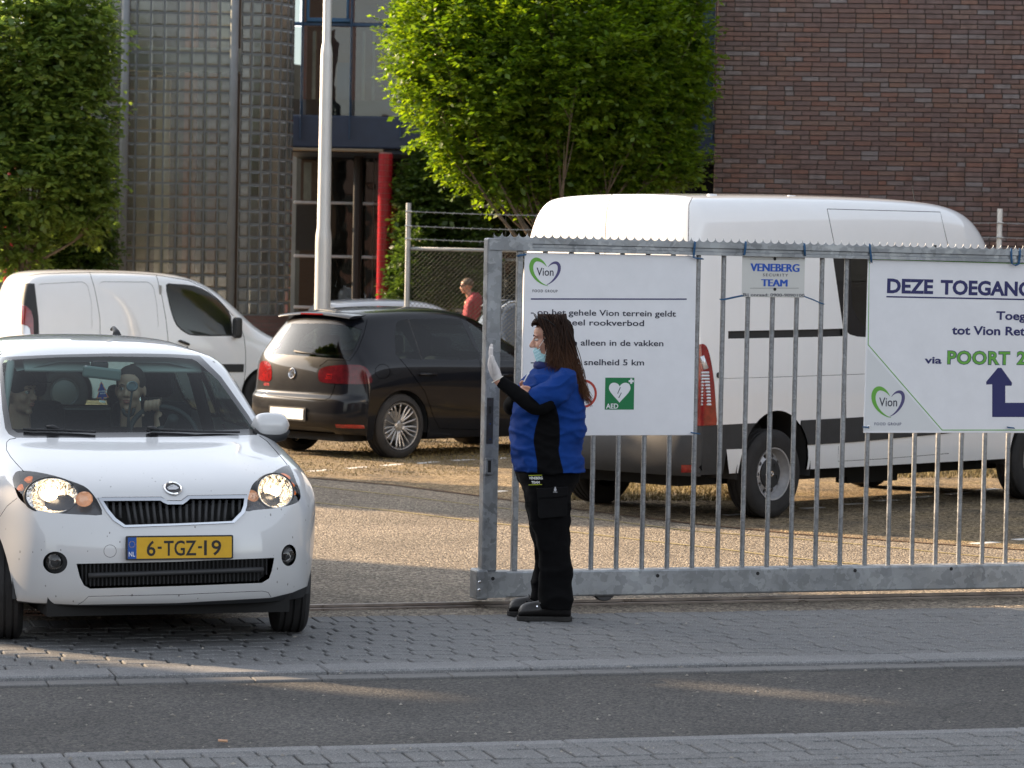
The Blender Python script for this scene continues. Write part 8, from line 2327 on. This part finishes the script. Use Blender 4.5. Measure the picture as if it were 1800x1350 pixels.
# ---------------------------------------------------------------- the two people in the small hatchback
def occupant(nm, px_, py_, Yd, yawdeg, tilt, label, cap=False, shirt=None, beard=0, arm=False):
    c = at(px_, py_, Yd); o = empty(nm, (c.x, c.y, 0), 0, label, 'person')
    Hm = T((0, 0, c.z)) @ Matrix.Rotation(R(yawdeg), 4, 'Z') @ Matrix.Rotation(R(tilt), 4, 'Y')
    b = MB(); head_solid(b, Hm); limb(b, [(0, 0.03, c.z - .07), (0, .05, c.z - .20)], [.054, .060])
    hring(b, [(c.z - .52, -.15, .15, .08, .10), (c.z - .22, -.14, .14, .06, .085)], 24)
    sh = c.z - .23
    hand = None
    if arm:
        hw = at(267, 716, 15.06) - Vector((c.x, c.y, 0))
        limb(b, [(.19, .05, sh - .04), (.27, -.02, sh - .24), (.20, -.12, sh - .22), hw + Vector((.03, .06, -.05))], [.05, .045, .038, .028])
        for k in range(4):
            f0 = hw + Vector((-.030 + .022 * k, .03, .012 + .003 * k)); limb(b, [f0, f0 + Vector((0, -.035, .016)), f0 + Vector((-.002, -.052, -.006)), f0 + Vector((-.002, -.040, -.030))], [.0105, .0105, .010, .0085], 10, 3)
        ellipsoid(b, hw + Vector((.004, .045, .0)), (.042, .030, .022)); limb(b, [hw + Vector((-.03, .04, -.01)), hw + Vector((-.05, .01, -.03)), hw + Vector((-.045, -.02, -.045))], [.013, .011, .009], 10, 3)
    me = fuse(b, .0055, 3); me.materials.append(M_skin2); bd = link('body', me, o); face_bits(bd, Hm)
    b = MB(); hring(b, [(c.z - .62, -.20, .20, .08, .13), (c.z - .42, -.205, .205, .08, .13), (sh - .06, -.215, .215, .07, .115), (sh, -.18, .18, .06, .09), (sh + .035, -.085, .085, .05, .07)], 32, 2.6)
    limb(b, [(.17, .06, sh - .045), (.25, .0, sh - .22)], [.075, .065]); limb(b, [(-.17, .06, sh - .045), (-.25, .0, sh - .24)], [.075, .065])
    if arm: limb(b, [(.25, .0, sh - .22), (.22, -.10, sh - .22), hw + Vector((.035, .07, -.06))], [.062, .055, .042])
    me = fuse(b, .01, 4, folds=(.008, 8, (1, 1, 1))); me.materials.append(shirt or M_blackc); link('shirt', me, o)
    b = MB(); rot = Hm.to_3x3()
    if cap:
        ellipsoid(b, Hm @ Vector((.012, 0, .052)), (.105, .086, .088), rot=rot); 
        me = fuse(b, .008, 2); me.materials.append(mat('black_cap', (.012, .013, .018), .8)); cp = link('cap', me, o)
        q = MB(); q.prism([(-.02, -.07), (-.10, -.075), (-.165, -.05), (-.185, 0), (-.165, .05), (-.10, .075), (-.02, .07)], Hm @ T((-.02, 0, .048)) @ Matrix.Rotation(R(8), 4, 'Y'), .006); q.build('cap_peak', MATS['black_cap'], cp, bevel=.002)
    else:
        ellipsoid(b, Hm @ Vector((.020, 0, .046)), (.098, .080, .090), rot=rot); me = fuse(b, .006, 1)
        f2 = FigShell(o, me); bm = f2.bm; hi = Hm.inverted()
        kill = [f for f in bm.faces if (lambda p: p.x < -.055 and p.z < .085 or p.z < .0 and p.x < .03 or p.z < -.03)(hi @ f.calc_center_median())]
        bmesh.ops.delete(bm, geom=kill, context='FACES'); bm.to_mesh(me); me.materials.append(M_brow); link('hair', me, o)
    return o, Hm
occupant('person', 229, 686, 15.22, 90 - 4, 0, 'driver in a black shirt with one hand on the wheel of the small white hatchback', arm=True)
occupant('person', 33, 690, 15.35, 90 + 62, -4, 'passenger in a dark baseball cap looking sideways inside the white hatchback', cap=True)

# ---------------------------------------------------------------- inside of the small hatchback
seats(citi, (2.0,), (-.36, .36), .50, w=.23)
q = MB(); q.bb((2.55, -.62, .45), (2.95, .62, .62)); q.build('rear_bench', M_seat, citi, bevel=.06)
q = MB(); q.box((3.0, 0, .78), (.12, 1.2, .50), Matrix.Rotation(R(14), 3, 'Y')); q.build('rear_backrest', M_seat, citi, bevel=.04)
for y_ in (-.36, .36):
    q = MB(); q.box((3.02, y_, 1.10), (.08, .24, .14)); q.build('rear_headrest', M_seat, citi, bevel=.035)
q = MB(); vs = []
for i, (x_, z_) in enumerate(((1.00, .955), (1.20, .965), (1.40, .955), (1.50, .90), (1.52, .70))):
    for y_ in (-.66, -.4, 0, .4, .66): vs.append((x_ - .02 * (abs(y_) / .66) ** 2 * -3, y_, z_ + (.02 if y_ == -.4 and 0 < i < 3 else 0)))
q.add(vs, [(i * 5 + j, i * 5 + j + 1, i * 5 + j + 6, i * 5 + j + 5) for i in range(4) for j in range(4)])
ds = q.build('dashboard', mat('dash_plastic', (.028, .030, .034), .7, bump=.2, bscale=300, bdist=.001), citi, smooth=True); mo = ds.modifiers.new('s', 'SUBSURF'); mo.levels = 2; mo.render_levels = 2
q = MB(); vs = []
for (x_, z_) in ((1.62, 1.36), (1.9, 1.425), (2.4, 1.445), (3.0, 1.43), (3.25, 1.36)):
    for y_, dz in ((-.52, -.05), (-.3, 0), (0, .005), (.3, 0), (.52, -.05)): vs.append((x_, y_, z_ + dz - .02))
q.add(vs, [(i * 5 + j, i * 5 + j + 1, i * 5 + j + 6, i * 5 + j + 5) for i in range(4) for j in range(4)]); q.build('headliner', M_head, citi, smooth=True)
for y_ in (-.30, .30):
    q = MB(); q.box((1.68, y_, 1.335), (.16, .36, .018), Matrix.Rotation(R(-32), 3, 'Y')); q.build('sun_visor', mat('visor_grey', (.40, .40, .38), .8), citi, bevel=.008)
for s_ in (1, -1):
    q = MB(); q.tube([(1.12, s_ * .67, .99), (1.38, s_ * .62, 1.15), (1.66, s_ * .545, 1.335)], .022, 8); q.build('pillar_trim', M_head, citi, smooth=True)
    q = MB(); q.tube([(2.32, s_ * .70, .9), (2.33, s_ * .60, 1.25), (2.34, s_ * .53, 1.40)], .035, 8); q.build('pillar_trim', M_inside, citi, smooth=True)
# steering wheel
swc = citi.matrix_world
cw_ = cs.Mi @ at(288, 771, 15.02); Mx = T(cw_) @ Matrix.Rotation(R(-62), 4, 'Y') 
q = MB(); ring_ = [Mx @ Vector((math.cos(t) * .185, math.sin(t) * .185, 0)) for t in [i * math.pi / 20 for i in range(41)]]; q.tube(ring_, .015, 8, cap=False); sw_ = q.build('steering_wheel', M_trim, citi, smooth=True)
q = MB(); ellipsoid(q, Mx @ Vector((0, 0, 0)), (.075, .075, .03), rot=Mx.to_3x3()); q.tube([Mx @ Vector((0, -.18, 0)), Mx @ Vector((0, .18, 0))], .014, 8); q.tube([Mx @ Vector((0, 0, 0)), Mx @ Vector((.0, 0, .25))], .03, 8); q.build('hub', M_trim, sw_, smooth=True)
# inner mirror, sensor box, hanging freshener, phone holder
def ci(px_, py_, Y_): return cs.Mi @ at(px_, py_, Y_)
mc = ci(179, 656, 15.06); q = MB(); q.box(mc, (.03, .205, .062), Matrix.Rotation(R(6), 3, 'X')); q.build('inner_mirror', mat('mirror_back', (.20, .24, .23), .35, coat=.4), citi, bevel=.012)
q = MB(); q.box(ci(175, 643, 15.12), (.08, .085, .055)); q.build('sensor_box', M_trim, citi, bevel=.015)
fr_o = at(177.5, 667, 15.05); fre = empty('air_freshener', fr_o, 0, 'blue card air freshener with orange edge hanging from the inner mirror', 'air freshener')
q = MB(); q.tube([(0, 0, .01), (0, 0, -.02)], .0012, 5); q.build('string', M_wprint, fre)
fp = [(0, -.012), (-.012, -.03), (-.008, -.032), (-.026, -.062), (-.016, -.062), (-.034, -.098), (-.008, -.098), (-.008, -.112), (.008, -.112), (.008, -.098), (.034, -.098), (.016, -.062), (.026, -.062), (.008, -.032), (.012, -.03)]
FM = frame(Vector((0, 0, 0)), Vector((1, 0, .1)), Vector((0, 0, 1)), Vector((0, -1, 0)))
q = MB(); q.prism(fp, FM, .0012); q.build('card', mat('orange_card', (.60, .16, .05), .6), fre)
q = MB(); q.prism([(x * .78, -.012 + (y + .012) * .90 - .005) for x, y in fp], FM @ T((0, 0, .0012)), .0006); q.build('card_front', mat('blue_card', (.012, .04, .24), .6), fre)
text_mesh('WUNDER-', .011, M_wprint, .004, fre, FM @ T((-.020, -.066, .0020)), width=.040); text_mesh('BAUM', .011, M_wprint, .004, fre, FM @ T((-.010, -.078, .0020)), width=.028)
q = MB(); q.prism([(-.02, -.118), (.012, -.126), (.014, -.115), (-.018, -.107)], FM, .0015); q.build('tag', M_whiteplate, fre)
pho = empty('phone_holder', at(228, 745, 14.95), 0, 'black suction phone holder standing on the dashboard before the driver', 'phone holder')
def pl_(px_, py_, Y_): return at(px_, py_, Y_) - pho.location
q = MB(); q.tube([pl_(226, 758, 14.90), pl_(226, 730, 14.92), pl_(230, 705, 14.95), pl_(232.5, 684, 14.98)], [.012, .007, .006, .006], 8); q.build('arm', M_trim, pho, smooth=True)
q = MB(); Mc = frame(pl_(232.5, 680, 14.99), Vector((1, 0, 0)), Vector((0, 0, 1)), Vector((0, -1, .6))); q.lathe([(0, 0), (.024, 0), (.032, .005), (.030, .010), (.022, .012)], Mc, 24); q.build('suction_cup', mat('cup_dark', (.04, .07, .09), .15, coat=1), pho, smooth=True)
q = MB(); q.tube([pl_(215, 718, 14.94), pl_(219, 728, 14.94), pl_(226, 732, 14.94), pl_(233, 728, 14.94), pl_(236, 718, 14.94)], [.010, .009, .010, .009, .010], 8); q.build('cradle', M_trim, pho, smooth=True)

# ---------------------------------------------------------------- walker beyond the fence
wk = at(826, 600, 47.5)
walker = empty('person', (wk.x, wk.y, 0), 0, 'person in a faded red shirt walking beyond the wire fence', 'person')
hc = at(818, 503, 47.5).z
Hm = T((-.07, 0, hc)) @ Matrix.Rotation(R(-8), 4, 'Y')
b = MB(); head_solid(b, Hm); limb(b, [(-.05, 0, hc - .08), (0, 0, hc - .22)], [.055, .06]); hring(b, [(hc - .65, -.12, .12, 0, .15), (hc - .25, -.10, .12, 0, .17)], 24)
for s_ in (1, -1):
    limb(b, [(.0, .17 * s_, hc - .28), (.04 * s_, .22 * s_, hc - .55), (-.1 * s_, .22 * s_, hc - .80)], [.05, .042, .03]); limb(b, [(0, .09 * s_, hc - .75), (-.14 * s_, .09 * s_, hc - 1.15), (.22 * s_ * -1, .09 * s_, .05)], [.08, .055, .04])
me = fuse(b, .012, 3); me.materials.append(M_skin); bd = link('body', me, walker); face_bits(bd, Hm)
b = MB(); hring(b, [(hc - .82, -.15, .15, 0, .19), (hc - .55, -.15, .15, 0, .20), (hc - .26, -.10, .20, 0, .215), (hc - .17, -.03, .19, 0, .18), (hc - .10, .0, .13, 0, .10)], 28)
for s_ in (1, -1): limb(b, [(.0, .19 * s_, hc - .29), (.04 * s_, .235 * s_, hc - .52)], [.065, .06])
me = fuse(b, .014, 3, folds=(.012, 8, (1, 1, 1))); me.materials.append(mat('faded_red_shirt', (.28, .04, .055), .9)); link('shirt', me, walker)
b = MB(); hring(b, [(hc - .98, -.14, .14, 0, .19), (hc - .78, -.14, .14, 0, .19)], 24)
for s_ in (1, -1): limb(b, [(0, .09 * s_, hc - .95), (-.14 * s_, .09 * s_, hc - 1.2), (-.22 * s_, .09 * s_, .12)], [.10, .075, .06])
me = fuse(b, .014, 3); me.materials.append(mat('dark_jeans', (.02, .03, .05), .9)); link('trousers', me, walker)
b = MB(); ellipsoid(b, Hm @ Vector((.025, 0, .05)), (.10, .082, .085)); b.build('hair', mat('grey_hair', (.12, .09, .07), .8), walker, smooth=True)
b = MB()
for s_ in (1, -1): b.box(Hm @ Vector((-.095, s_ * .032, .010)), (.006, .045, .032))
b.tube([Hm @ Vector((-.09, -.055, .014)), Hm @ Vector((0, -.082, .014))], .004, 6); b.build('sunglasses', M_black, walker)
